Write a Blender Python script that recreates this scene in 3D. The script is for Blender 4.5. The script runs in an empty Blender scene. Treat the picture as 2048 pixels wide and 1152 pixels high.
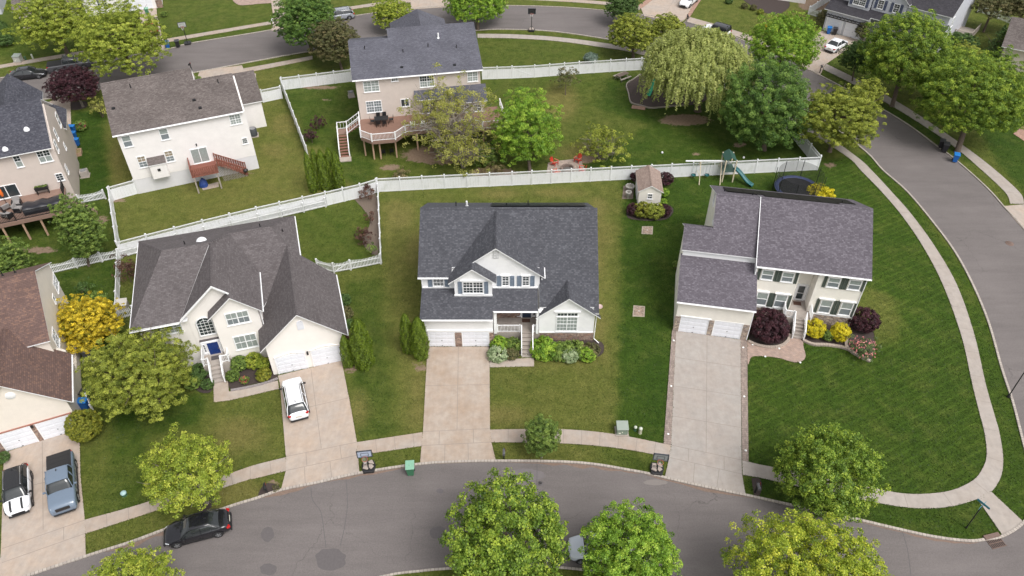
import bpy, math, random
import numpy as np
from mathutils import Vector, Matrix
from mathutils.geometry import tessellate_polygon

S = bpy.context.scene
COL = S.collection
R = math.radians
# ---------------------------------------------------------------- camera
CAM_F, CAM_T, CAM_H = 1550.0, R(42), 51.0
cd = bpy.data.cameras.new('camera'); cam = bpy.data.objects.new('camera', cd); COL.objects.link(cam)
cam.location = (0, 0, CAM_H); cam.rotation_euler = (R(90) - CAM_T, 0, 0)
cd.sensor_width = 36; cd.lens = CAM_F / 2048 * 36; cd.clip_end = 2000; cd.clip_start = 0.5
S.camera = cam
S.render.resolution_x, S.render.resolution_y = 1024, 576
# ---------------------------------------------------------------- sky, sun, exposure
SUN_EL, SUN_AZ = R(56), R(138)          # azimuth measured clockwise from +Y
w = bpy.data.worlds.new('World'); S.world = w; w.use_nodes = True
nt = w.node_tree; nt.nodes.clear()
sky = nt.nodes.new('ShaderNodeTexSky'); sky.sky_type = 'NISHITA'; sky.sun_disc = False
sky.sun_elevation = SUN_EL; sky.sun_rotation = SUN_AZ; sky.air_density = 1.0; sky.dust_density = 4.0; sky.ozone_density = 1.0
hs = nt.nodes.new('ShaderNodeHueSaturation'); hs.inputs['Saturation'].default_value = 0.12   # an overcast sky is nearly grey
bg = nt.nodes.new('ShaderNodeBackground'); bg.inputs['Strength'].default_value = 0.15
wo = nt.nodes.new('ShaderNodeOutputWorld')
nt.links.new(sky.outputs[0], hs.inputs['Color']); nt.links.new(hs.outputs[0], bg.inputs[0]); nt.links.new(bg.outputs[0], wo.inputs[0])
sd = bpy.data.lights.new('sun', 'SUN'); sd.energy = 1.35; sd.angle = R(30); sd.color = (1, .965, .92)
so = bpy.data.objects.new('sun', sd); COL.objects.link(so)
sv = Vector((math.sin(SUN_AZ) * math.cos(SUN_EL), math.cos(SUN_AZ) * math.cos(SUN_EL), math.sin(SUN_EL)))
so.rotation_euler = sv.to_track_quat('Z', 'Y').to_euler(); so.location = (0, 0, 90)
S.view_settings.view_transform = 'Standard'; S.view_settings.look = 'None'; S.view_settings.gamma = 1
S.view_settings.exposure = 0.41
S.render.engine = 'CYCLES'; S.cycles.max_bounces = 6; S.cycles.diffuse_bounces = 3; S.cycles.transparent_max_bounces = 6

# ---------------------------------------------------------------- photo pixel -> ground point (survey of the site)
CT, ST = math.cos(CAM_T), math.sin(CAM_T)
def G(px, py, z=0.0):
    a = (px - 1024) / CAM_F; b = (py - 576) / CAM_F
    t = (CAM_H - z) / (ST + b * CT)
    return Vector((a * t, (CT - b * ST) * t, z))
def GS(pts, z=0.0): return [G(p[0], p[1], z) for p in pts]

# ---------------------------------------------------------------- object helpers
def tag(o, label=None, cat=None, group=None, kind=None):
    if label: o['label'] = label
    if cat: o['category'] = cat
    if group: o['group'] = group
    if kind: o['kind'] = kind
    return o
def thing(name, label, cat, loc=(0, 0, 0), rz=0.0, group=None):
    o = bpy.data.objects.new(name, None); COL.objects.link(o); o.empty_display_size = .3
    o.location = loc; o.rotation_euler = (0, 0, rz)
    return tag(o, label, cat, group)
def copy_tree(o, parent=None):
    c = o.copy(); COL.objects.link(c); c.parent = parent
    for ch in list(o.children): copy_tree(ch, c)
    return c
def dup(o, loc, rz, label, group=None):
    c = copy_tree(o); c.location = loc; c.rotation_euler = (0, 0, rz); c['label'] = label
    if group: c['group'] = group
    return c

class MB:
    def __init__(s): s.v = []; s.f = []; s.m = []; s.sm = []
    def face(s, pts, m=0, smooth=False):
        i = len(s.v); s.v += [tuple(p) for p in pts]; s.f.append(tuple(range(i, i + len(pts)))); s.m.append(m); s.sm.append(smooth)
    def grid(s, rows, m=0, smooth=True, closed=False):
        i = len(s.v); n = len(rows[0])
        for r in rows: s.v += [tuple(p) for p in r]
        for a in range(len(rows) - 1):
            for b in range(n if closed else n - 1):
                c = (b + 1) % n
                s.f.append((i + a * n + b, i + a * n + c, i + (a + 1) * n + c, i + (a + 1) * n + b)); s.m.append(m); s.sm.append(smooth)
        return s
    def box(s, x0, y0, z0, x1, y1, z1, m=0):
        p = [(x0, y0, z0), (x1, y0, z0), (x1, y1, z0), (x0, y1, z0), (x0, y0, z1), (x1, y0, z1), (x1, y1, z1), (x0, y1, z1)]
        i = len(s.v); s.v += p
        for q in ((0, 3, 2, 1), (4, 5, 6, 7), (0, 1, 5, 4), (1, 2, 6, 5), (2, 3, 7, 6), (3, 0, 4, 7)):
            s.f.append(tuple(i + k for k in q)); s.m.append(m); s.sm.append(False)
        return s
    def obox(s, c, dim, rz=0, m=0, rx=0, ry=0):
        M = Matrix.Translation(c) @ Matrix.Rotation(rz, 4, 'Z') @ Matrix.Rotation(ry, 4, 'Y') @ Matrix.Rotation(rx, 4, 'X')
        i = len(s.v); h = [d / 2 for d in dim]
        for sx, sy, sz in ((-1, -1, -1), (1, -1, -1), (1, 1, -1), (-1, 1, -1), (-1, -1, 1), (1, -1, 1), (1, 1, 1), (-1, 1, 1)):
            s.v.append(tuple(M @ Vector((sx * h[0], sy * h[1], sz * h[2]))))
        for q in ((0, 3, 2, 1), (4, 5, 6, 7), (0, 1, 5, 4), (1, 2, 6, 5), (2, 3, 7, 6), (3, 0, 4, 7)):
            s.f.append(tuple(i + k for k in q)); s.m.append(m); s.sm.append(False)
        return s
    def ext(s, poly, d, m=0, mside=None):
        """closed polygon (3-D points) swept by vector d"""
        if mside is None: mside = m
        poly = [Vector(p) for p in poly]; d = Vector(d); n = len(poly)
        nn = Vector((0, 0, 0))
        for k in range(n): nn += poly[k].cross(poly[(k + 1) % n])
        if nn.dot(d) < 0: poly = poly[::-1]        # so that poly+d faces along d
        tris = tessellate_polygon([poly])
        i = len(s.v); s.v += [tuple(p) for p in poly] + [tuple(p + d) for p in poly]
        if n <= 4:
            s.f.append(tuple(i + k for k in range(n))[::-1]); s.m.append(m if False else mside); s.sm.append(False)
            s.f.append(tuple(i + n + k for k in range(n))); s.m.append(m); s.sm.append(False)
        else:
            for t in tris:
                a, b, c = t
                tn = (poly[b] - poly[a]).cross(poly[c] - poly[a])
                if tn.dot(d) < 0: a, b, c = c, b, a
                s.f.append((i + n + a, i + n + b, i + n + c)); s.m.append(m); s.sm.append(False)
                s.f.append((i + c, i + b, i + a)); s.m.append(mside); s.sm.append(False)
        for k in range(n):
            l = (k + 1) % n
            s.f.append((i + k, i + l, i + n + l, i + n + k)); s.m.append(mside); s.sm.append(False)
        return s
    def slab(s, pts, th=.10, m=0, mside=1):
        """roof plane: top surface pts, thickness downwards"""
        lo = [Vector(p) - Vector((0, 0, th)) for p in pts]
        return s.ext(lo, (0, 0, th), m, mside)
    def px(s, yz, x0, x1, m=0):  # (y,z) profile swept along x
        return s.ext([(x0, y, z) for y, z in yz], (x1 - x0, 0, 0), m)
    def py(s, xz, y0, y1, m=0):
        return s.ext([(x, y0, z) for x, z in xz], (0, y1 - y0, 0), m)
    def tube(s, pts, rad, n=8, m=0, smooth=True, cap=True):
        pts = [Vector(p) for p in pts]
        if not hasattr(rad, '__len__'): rad = [rad] * len(pts)
        rows = []
        for k, p in enumerate(pts):
            t = (pts[min(k + 1, len(pts) - 1)] - pts[max(k - 1, 0)]).normalized()
            a = t.orthogonal().normalized() if abs(t.z) > .98 else t.cross(Vector((0, 0, 1))).normalized()
            if abs(t.z) > .98: a = (Vector((1, 0, 0)) - t * t.x).normalized()
            b = t.cross(a)
            rows.append([p + (a * math.cos(2 * math.pi * q / n) + b * math.sin(2 * math.pi * q / n)) * rad[k] for q in range(n)])
        s.grid(rows, m, smooth, True)
        if cap:
            s.face(rows[0][::-1], m); s.face(rows[-1], m)
        return s
    def lathe(s, prof, c=(0, 0, 0), n=16, m=0, smooth=True, axis='z', sx=1, sy=1):
        rows = []
        for r, z in prof:
            row = []
            for q in range(n):
                a = 2 * math.pi * q / n
                if axis == 'z': row.append((c[0] + r * math.cos(a) * sx, c[1] + r * math.sin(a) * sy, c[2] + z))
                elif axis == 'y': row.append((c[0] + r * math.cos(a), c[1] + z, c[2] - r * math.sin(a)))
                else: row.append((c[0] + z, c[1] + r * math.cos(a), c[2] + r * math.sin(a)))
            rows.append(row)
        s.grid(rows, m, smooth, True); return s
    def parts(s, name, mats, parent):
        """every separate box or sweep becomes a part of its own"""
        par = list(range(len(s.v)))
        def find(a):
            while par[a] != a: par[a] = par[par[a]]; a = par[a]
            return a
        for f in s.f:
            for k in f[1:]: par[find(k)] = find(f[0])
        g = {}
        for i, f in enumerate(s.f): g.setdefault(find(f[0]), []).append(i)
        for fs_ in g.values():
            b = MB(); mp = {}
            for i in fs_:
                for k in s.f[i]:
                    if k not in mp: mp[k] = len(b.v); b.v.append(s.v[k])
                b.f.append(tuple(mp[k] for k in s.f[i])); b.m.append(s.m[i]); b.sm.append(s.sm[i])
            b.build(name, mats, parent)
    def build(s, name, mats, parent=None, bevel=0, loc=None, rz=None):
        me = bpy.data.meshes.new(name); me.from_pydata(s.v, [], s.f)
        if not isinstance(mats, (list, tuple)): mats = [mats]
        for k in mats: me.materials.append(k)
        me.polygons.foreach_set('material_index', [min(k, len(mats) - 1) for k in s.m])
        me.polygons.foreach_set('use_smooth', s.sm)
        uv = me.uv_layers.new(name='UVMap').data; co = []
        for f in s.f:
            ps = [Vector(s.v[k]) for k in f]; n = Vector((0, 0, 0))
            for k in range(len(ps)): n += (ps[k] - ps[0]).cross(ps[(k + 1) % len(ps)] - ps[0])
            if n.length < 1e-9: n = Vector((0, 0, 1))
            n.normalize()
            if abs(n.z) > .995: u, v = Vector((1, 0, 0)), Vector((0, 1, 0))
            else: u = Vector((0, 0, 1)).cross(n).normalized(); v = n.cross(u)
            for p in ps: co += [p.dot(u), p.dot(v)]
        uv.foreach_set('uv', co); me.update(); me.validate()
        o = bpy.data.objects.new(name, me); COL.objects.link(o)
        if parent: o.parent = parent
        if loc is not None: o.location = loc
        if rz is not None: o.rotation_euler = (0, 0, rz)
        if bevel:
            b = o.modifiers.new('bevel', 'BEVEL'); b.width = bevel; b.segments = 2; b.limit_method = 'ANGLE'
        return o

# ---------------------------------------------------------------- materials
def newmat(name):
    m = bpy.data.materials.new(name); m.use_nodes = True; t = m.node_tree; t.nodes.clear()
    o = t.nodes.new('ShaderNodeOutputMaterial'); b = t.nodes.new('ShaderNodeBsdfPrincipled')
    t.links.new(b.outputs[0], o.inputs[0])
    return m, t, b, o
def N(t, k, **kw):
    n = t.nodes.new('ShaderNode' + k)
    for a, v in kw.items():
        if a in n.inputs.keys() if isinstance(a, str) else False: n.inputs[a].default_value = v
        else: setattr(n, a, v)
    return n
def mix(t, fac, a, b, mode='MIX'):
    n = t.nodes.new('ShaderNodeMix'); n.data_type = 'RGBA'; n.blend_type = mode
    for s, v in ((0, fac), (6, a), (7, b)):
        if hasattr(v, 'links'): t.links.new(v, n.inputs[s])
        elif s == 0: n.inputs[0].default_value = v
        else: n.inputs[s].default_value = (*v[:3], 1)
    return n.outputs[2]
def noise(t, scale, vec=None, detail=3, rough=.5):
    n = t.nodes.new('ShaderNodeTexNoise'); n.inputs['Scale'].default_value = scale; n.inputs['Detail'].default_value = detail
    n.inputs['Roughness'].default_value = rough
    if vec is not None: t.links.new(vec, n.inputs['Vector'])
    return n.outputs[0]
def ramp(t, fac, stops):
    n = t.nodes.new('ShaderNodeValToRGB'); e = n.color_ramp.elements
    while len(e) > 1: e.remove(e[0])
    e[0].position, e[0].color = stops[0][0], (*stops[0][1][:3], 1) if hasattr(stops[0][1], '__len__') else (stops[0][1],) * 3 + (1,)
    for p, c in stops[1:]:
        k = e.new(p); k.color = (*c[:3], 1) if hasattr(c, '__len__') else (c, c, c, 1)
    t.links.new(fac, n.inputs[0]); return n.outputs[0]
def coord(t, kind='Object'):
    return t.nodes.new('ShaderNodeTexCoord').outputs[kind]
def mapping(t, vec, scale=(1, 1, 1), rot=(0, 0, 0)):
    n = t.nodes.new('ShaderNodeMapping'); n.inputs['Scale'].default_value = scale; n.inputs['Rotation'].default_value = rot
    t.links.new(vec, n.inputs['Vector']); return n.outputs[0]
def bump(t, b, h, st=.3, dist=.02):
    n = t.nodes.new('ShaderNodeBump'); n.inputs['Strength'].default_value = st; n.inputs['Distance'].default_value = dist
    t.links.new(h, n.inputs['Height']); t.links.new(n.outputs[0], b.inputs['Normal'])
def cm(c, k): return tuple(min(1, x * k) for x in c)
_mc = {}
def cached(f):
    def g(name, *a, **k):
        if name not in _mc: _mc[name] = f(name, *a, **k)
        return _mc[name]
    return g
@cached
def plain(name, c, rough=.55, var=.12, scale=3.0, metal=0, coat=0):
    m, t, b, o = newmat(name); v = coord(t)
    f = noise(t, scale, v, 4, .6)
    t.links.new(mix(t, f, cm(c, 1 - var), cm(c, 1 + var)), b.inputs['Base Color'])
    b.inputs['Roughness'].default_value = rough; b.inputs['Metallic'].default_value = metal
    b.inputs['Coat Weight'].default_value = coat
    return m
@cached
def shingle(name, ca, cb, cc, blotch=.12, spot=.5):
    """asphalt shingles: courses of tabs with per-tab colour, UV in metres"""
    m, t, b, o = newmat(name); uv = coord(t, 'UV')
    def brick(w_, h_, c1, c2, off):
        n = t.nodes.new('ShaderNodeTexBrick'); n.offset = off; n.squash = 1
        t.links.new(uv, n.inputs['Vector']); n.inputs['Scale'].default_value = 1
        n.inputs['Brick Width'].default_value = w_; n.inputs['Row Height'].default_value = h_
        n.inputs['Mortar Size'].default_value = .008; n.inputs['Mortar Smooth'].default_value = .3
        n.inputs['Color1'].default_value = (*c1, 1); n.inputs['Color2'].default_value = (*c2, 1)
        n.inputs['Mortar'].default_value = (*cm(ca, .55), 1); return n
    b1 = brick(.31, .145, ca, cb, .5); b2 = brick(.19, .145, (0, 0, 0), (1, 1, 1), .37)
    b2.inputs['Mortar'].default_value = (0, 0, 0, 1)
    sp = ramp(t, b2.outputs[0], [(.62, 0), (.9, 1)])
    f = mix(t, spot, (0, 0, 0), sp)
    c = mix(t, f, b1.outputs[0], cc)
    big = ramp(t, noise(t, .35, uv, 4, .6), [(.3, 1 - blotch), (.7, 1 + blotch)])
    c = mix(t, 1.0, c, big, 'MULTIPLY')
    sm = ramp(t, noise(t, 14, uv, 2, .6), [(.3, .9), (.7, 1.1)])
    c = mix(t, 1.0, c, sm, 'MULTIPLY')
    t.links.new(c, b.inputs['Base Color']); b.inputs['Roughness'].default_value = .92
    b.inputs['Specular IOR Level'].default_value = .25
    bump(t, b, b1.outputs[1], -.5, .01)
    return m
@cached
def siding(name, c, h=.12):
    m, t, b, o = newmat(name); uv = coord(t, 'UV')
    s = t.nodes.new('ShaderNodeSeparateXYZ'); t.links.new(uv, s.inputs[0])
    d = t.nodes.new('ShaderNodeMath'); d.operation = 'DIVIDE'; d.inputs[1].default_value = h; t.links.new(s.outputs[1], d.inputs[0])
    fr = t.nodes.new('ShaderNodeMath'); fr.operation = 'FRACT'; t.links.new(d.outputs[0], fr.inputs[0])
    k = ramp(t, fr.outputs[0], [(0, .84), (.12, 1), (1, 1)])
    dirt = ramp(t, noise(t, 1.2, uv, 4, .65), [(.25, cm(c, .93)), (.7, cm(c, 1.02))])
    t.links.new(mix(t, 1.0, dirt, k, 'MULTIPLY'), b.inputs['Base Color']); b.inputs['Roughness'].default_value = .55
    bump(t, b, fr.outputs[0], -.4, .012)
    return m
@cached
def stone(name, cols, scale=4.0):
    m, t, b, o = newmat(name); uv = coord(t, 'UV')
    mp = mapping(t, uv, (1, 1.7, 1))
    v = t.nodes.new('ShaderNodeTexVoronoi'); v.inputs['Scale'].default_value = scale; t.links.new(mp, v.inputs['Vector'])
    s = t.nodes.new('ShaderNodeSeparateColor'); t.links.new(v.outputs['Color'], s.inputs[0])
    n = len(cols); c = ramp(t, s.outputs[0], [(i / (n - 1), cols[i]) for i in range(n)])
    e = t.nodes.new('ShaderNodeTexVoronoi'); e.feature = 'DISTANCE_TO_EDGE'; e.inputs['Scale'].default_value = scale; t.links.new(mp, e.inputs['Vector'])
    g = ramp(t, e.outputs['Distance'], [(.02, 0), (.07, 1)])
    t.links.new(mix(t, g, (.16, .13, .11), c), b.inputs['Base Color']); b.inputs['Roughness'].default_value = .85
    bump(t, b, g, .6, .03)
    return m
@cached
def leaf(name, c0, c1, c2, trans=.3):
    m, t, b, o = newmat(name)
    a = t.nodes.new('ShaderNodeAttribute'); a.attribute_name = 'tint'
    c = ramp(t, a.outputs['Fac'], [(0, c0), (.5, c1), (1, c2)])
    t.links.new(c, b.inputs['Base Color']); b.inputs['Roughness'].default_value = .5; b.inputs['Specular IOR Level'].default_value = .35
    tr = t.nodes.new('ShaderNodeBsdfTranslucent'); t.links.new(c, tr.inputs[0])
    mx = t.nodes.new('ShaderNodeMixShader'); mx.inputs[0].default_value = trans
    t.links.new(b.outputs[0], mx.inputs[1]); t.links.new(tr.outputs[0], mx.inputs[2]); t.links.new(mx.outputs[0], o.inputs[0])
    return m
@cached
def glass(name, c=(.03, .04, .045), rough=.08):
    m, t, b, o = newmat(name); v = coord(t)
    t.links.new(mix(t, noise(t, 1.3, v, 2), cm(c, .7), cm(c, 1.35)), b.inputs['Base Color'])
    b.inputs['Roughness'].default_value = rough; b.inputs['Specular IOR Level'].default_value = .9
    return m
@cached
def brickpave(name, c1, c2, mortar, w_=.22, h_=.11, rot=0):
    m, t, b, o = newmat(name); v = mapping(t, coord(t), (1, 1, 1), (0, 0, rot))
    n = t.nodes.new('ShaderNodeTexBrick'); t.links.new(v, n.inputs['Vector']); n.inputs['Scale'].default_value = 1
    n.inputs['Brick Width'].default_value = w_; n.inputs['Row Height'].default_value = h_; n.inputs['Mortar Size'].default_value = .008
    n.inputs['Color1'].default_value = (*c1, 1); n.inputs['Color2'].default_value = (*c2, 1); n.inputs['Mortar'].default_value = (*mortar, 1)
    k = ramp(t, noise(t, 2.2, v, 4), [(.3, .82), (.7, 1.12)])
    t.links.new(mix(t, 1.0, n.outputs[0], k, 'MULTIPLY'), b.inputs['Base Color']); b.inputs['Roughness'].default_value = .9
    return m
def concrete_mat(name, c, stain=(.42, .3, .22), amt=.5, seed=0):
    m, t, b, o = newmat(name); v = coord(t)
    mp = t.nodes.new('ShaderNodeMapping'); mp.inputs['Location'].default_value = (seed * 7.3, seed * 3.1, 0); t.links.new(v, mp.inputs[0]); v = mp.outputs[0]
    f = ramp(t, noise(t, .38, v, 7, .7), [(.38, 0), (.68, amt)])
    col = mix(t, f, c, stain)
    st = ramp(t, noise(t, 1.0, mapping(t, v, (2.6, .3, 1)), 5, .7), [(.35, .95), (.65, 1.03)])
    col = mix(t, 1.0, col, st, 'MULTIPLY')
    gr = ramp(t, noise(t, 1.6, v, 8, .72), [(.3, .86), (.7, 1.10)])
    col = mix(t, 1.0, col, gr, 'MULTIPLY')
    t.links.new(col, b.inputs['Base Color']); b.inputs['Roughness'].default_value = .9
    return m
def asphalt_mat():
    m, t, b, o = newmat('asphalt'); v = coord(t)
    big = ramp(t, noise(t, .12, v, 5, .6), [(.3, (.142, .126, .122)), (.7, (.176, .156, .151))])
    streak = ramp(t, noise(t, .6, mapping(t, v, (.25, 1.6, 1), (0, 0, .1)), 5, .7), [(.3, .89), (.7, 1.09)])
    c = mix(t, 1.0, big, streak, 'MULTIPLY')
    g = ramp(t, noise(t, 9, v, 4, .9), [(.3, .80), (.7, 1.2)])
    c = mix(t, 1.0, c, g, 'MULTIPLY')
    # hairline cracks
    cr = t.nodes.new('ShaderNodeTexVoronoi'); cr.feature = 'DISTANCE_TO_EDGE'; cr.inputs['Scale'].default_value = .16; cr.inputs['Randomness'].default_value = 1
    wv = t.nodes.new('ShaderNodeVectorMath'); wv.operation = 'MULTIPLY_ADD'
    nn = t.nodes.new('ShaderNodeTexNoise'); nn.inputs['Scale'].default_value = .9; nn.inputs['Detail'].default_value = 4; t.links.new(v, nn.inputs[0])
    t.links.new(nn.outputs[1], wv.inputs[0]); wv.inputs[1].default_value = (1.6, 1.6, 0); t.links.new(v, wv.inputs[2]); t.links.new(wv.outputs[0], cr.inputs['Vector'])
    line = ramp(t, cr.outputs['Distance'], [(.0, .62), (.0045, 1)])
    gate = ramp(t, noise(t, .09, v, 3), [(.5, 0), (.6, 1)])
    c = mix(t, gate, c, mix(t, 1.0, c, line, 'MULTIPLY'))
    t.links.new(c, b.inputs['Base Color']); b.inputs['Roughness'].default_value = .88; b.inputs['Specular IOR Level'].default_value = .3
    bump(t, b, noise(t, 22, v, 3, .8), .5, .02)
    return m
def grass_mat():
    m, t, b, o = newmat('grass'); v = coord(t)
    a = t.nodes.new('ShaderNodeAttribute'); a.attribute_name = 'lawn'
    s = t.nodes.new('ShaderNodeSeparateColor'); t.links.new(a.outputs['Color'], s.inputs[0])
    def shift(src, sc, lo, amt, det=5):     # roughen an attribute by noise so that its borders are ragged
        n = noise(t, sc, v, det, .68)
        q = t.nodes.new('ShaderNodeMath'); q.operation = 'MULTIPLY_ADD'; q.inputs[1].default_value = amt; q.inputs[2].default_value = -amt * .5
        t.links.new(n, q.inputs[0]); r = t.nodes.new('ShaderNodeMath'); r.operation = 'ADD'; r.use_clamp = True
        t.links.new(src, r.inputs[0]); t.links.new(q.outputs[0], r.inputs[1]); return r.outputs[0]
    dry = shift(s.outputs[0], .55, 0, 1.05, 7); lush = shift(s.outputs[1], .35, 0, .9, 6)
    dirt = ramp(t, shift(s.outputs[2], 1.6, 0, 1.5, 7), [(.42, 0), (.58, 1)])
    c = mix(t, lush, (.084, .119, .015), (.033, .068, .007))
    c = mix(t, dry, c, (.155, .142, .042))
    # mown stripes
    wv = t.nodes.new('ShaderNodeTexWave'); wv.inputs['Scale'].default_value = .46; wv.inputs['Distortion'].default_value = .35; wv.inputs['Detail'].default_value = 1
    t.links.new(mapping(t, v, (1, 1, 1), (0, 0, R(62))), wv.inputs['Vector'])
    st = ramp(t, wv.outputs[1], [(.0, .94), (.70, .98), (.93, 1.2), (1, 1.27)])
    c = mix(t, a.outputs['Alpha'], c, mix(t, 1.0, c, st, 'MULTIPLY'))
    # mottling and blade-scale grain
    c = mix(t, 1.0, c, ramp(t, noise(t, 1.1, v, 6, .7), [(.28, .78), (.72, 1.24)]), 'MULTIPLY')
    c = mix(t, 1.0, c, ramp(t, noise(t, 6, v, 7, .9), [(.32, .5), (.68, 1.55)]), 'MULTIPLY')
    c = mix(t, dirt, c, mix(t, noise(t, 4, v, 4), (.15, .10, .07), (.34, .25, .18)))
    t.links.new(c, b.inputs['Base Color']); b.inputs['Roughness'].default_value = .85; b.inputs['Specular IOR Level'].default_value = .15
    bump(t, b, noise(t, 16, v, 5, .8), .9, .08)
    return m

WHITE = plain('white_trim', (.86, .86, .87), .45, .04)
def vinyl_mat():
    m, t, b, o = newmat('white_vinyl'); v = coord(t)
    c = mix(t, noise(t, 1.1, v, 4, .6), (.70, .71, .73), (.82, .82, .83))
    c = mix(t, ramp(t, noise(t, 2.3, mapping(t, v, (1, 1, .35)), 5, .7), [(.52, 0), (.72, .55)]), c, (.50, .52, .46))
    t.links.new(c, b.inputs['Base Color']); b.inputs['Roughness'].default_value = .45; return m
VINYL = vinyl_mat()
BLACK = plain('black_plastic', (.018, .018, .02), .45, .2)
DARKM = plain('dark_metal', (.035, .036, .04), .4, .2, 3, .6)
GREYP = plain('grey_plastic', (.3, .31, .31), .5, .1)
SIDW = siding('white_siding', (.88, .875, .88)); SIDC = siding('cream_siding', (.86, .82, .755)); SIDT = siding('tan_siding', (.62, .54, .49))
SIDB = siding('beige_siding', (.82, .75, .67)); STUC = plain('cream_stucco', (.86, .815, .77), .8, .06, 1.4); SIDG = siding('grey_siding', (.55, .56, .61))
SIDP = siding('pale_siding', (.84, .805, .79))
GDOOR = siding('garage_door_paint', (.80, .81, .86), .5)
CONC = concrete_mat('concrete', (.40, .352, .31), (.43, .32, .245), .65, 1)
CONC2 = concrete_mat('grey_concrete', (.385, .342, .31), (.34, .285, .24), .6, 2)
CONC3 = concrete_mat('pale_walk', (.385, .335, .295), (.40, .29, .215), .7, 3)
JOINT = plain('joint', (.26, .225, .20), .9, .2)
KERB = brickpave('kerb_blocks', (.50, .44, .38), (.36, .31, .27), (.14, .12, .10), .28, 2.0)
MULCH = plain('mulch', (.055, .04, .036), .95, .6, 14)
MULCHR = plain('playground_mulch', (.075, .055, .05), .95, .5, 9)
PAVER = brickpave('brick_pavers', (.44, .31, .25), (.34, .25, .215), (.22, .18, .15), .22, .11, .4)
PAVEB = brickpave('border_pavers', (.24, .19, .165), (.34, .27, .235), (.15, .12, .10), .11, .22, .1)
BRICKR = brickpave('red_pavers', (.45, .27, .2), (.33, .2, .155), (.2, .15, .12))
GL = glass('window_glass', (.035, .045, .05)); GLC = plain('curtained_glass', (.30, .335, .32), .15, .25, 5); GLB = plain('blind_glass', (.20, .225, .24), .12, .2, 7)
SH1 = shingle('slate_grey_shingles', (.064, .065, .076), (.084, .085, .097), (.130, .132, .148), .08, .6)
SH2 = shingle('purple_grey_shingles', (.100, .088, .104), (.134, .120, .140), (.185, .168, .192), .07, .65)
SH3 = shingle('weathered_grey_shingles', (.100, .087, .088), (.130, .115, .117), (.170, .152, .155), .08, .5)
SH4 = shingle('red_brown_shingles', (0.119, 0.077, 0.069), (0.154, 0.099, 0.085), (0.229, 0.136, 0.101), .12, .6)
SH5 = shingle('charcoal_shingles', (0.050, 0.051, 0.065), (0.072, 0.072, 0.088), (0.117, 0.119, 0.140), .1, .6)
SH6 = shingle('worn_brown_shingles', (0.106, 0.088, 0.083), (0.149, 0.128, 0.121), (0.187, 0.162, 0.153), .16, .55)
SH7 = shingle('blue_grey_shingles', (0.089, 0.089, 0.109), (0.115, 0.115, 0.138), (0.153, 0.153, 0.178), .14, .4)
SH8 = shingle('dark_shingles', (0.041, 0.039, 0.045), (0.054, 0.051, 0.059), (0.077, 0.072, 0.081), .12, .5)
SHS = shingle('shed_shingles', (.27, .20, .17), (.33, .25, .215), (.38, .30, .26), .1, .5)
STONE1 = stone('brown_ledge_stone', [(.16, .095, .075), (.36, .22, .16), (.26, .19, .17), (.45, .32, .25), (.22, .15, .13)], 3.6)
STONE2 = stone('tan_ledge_stone', [(.2, .15, .13), (.45, .36, .29), (.3, .26, .25), (.52, .42, .33), (.26, .19, .17)], 3.6)
WOODR = plain('red_stained_wood', (.23, .085, .06), .7, .25, 5); WOODD = plain('brown_decking', (.25, .16, .125), .75, .2, 4)
WOODT = plain('tan_timber', (.42, .28, .19), .8, .25, 5); WOODG = plain('weathered_timber', (.33, .29, .25), .85, .25, 6)
BARK = plain('bark', (.12, .09, .07), .9, .35, 7); BARKG = plain('grey_bark', (.22, .19, .16), .9, .3, 7)
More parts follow.
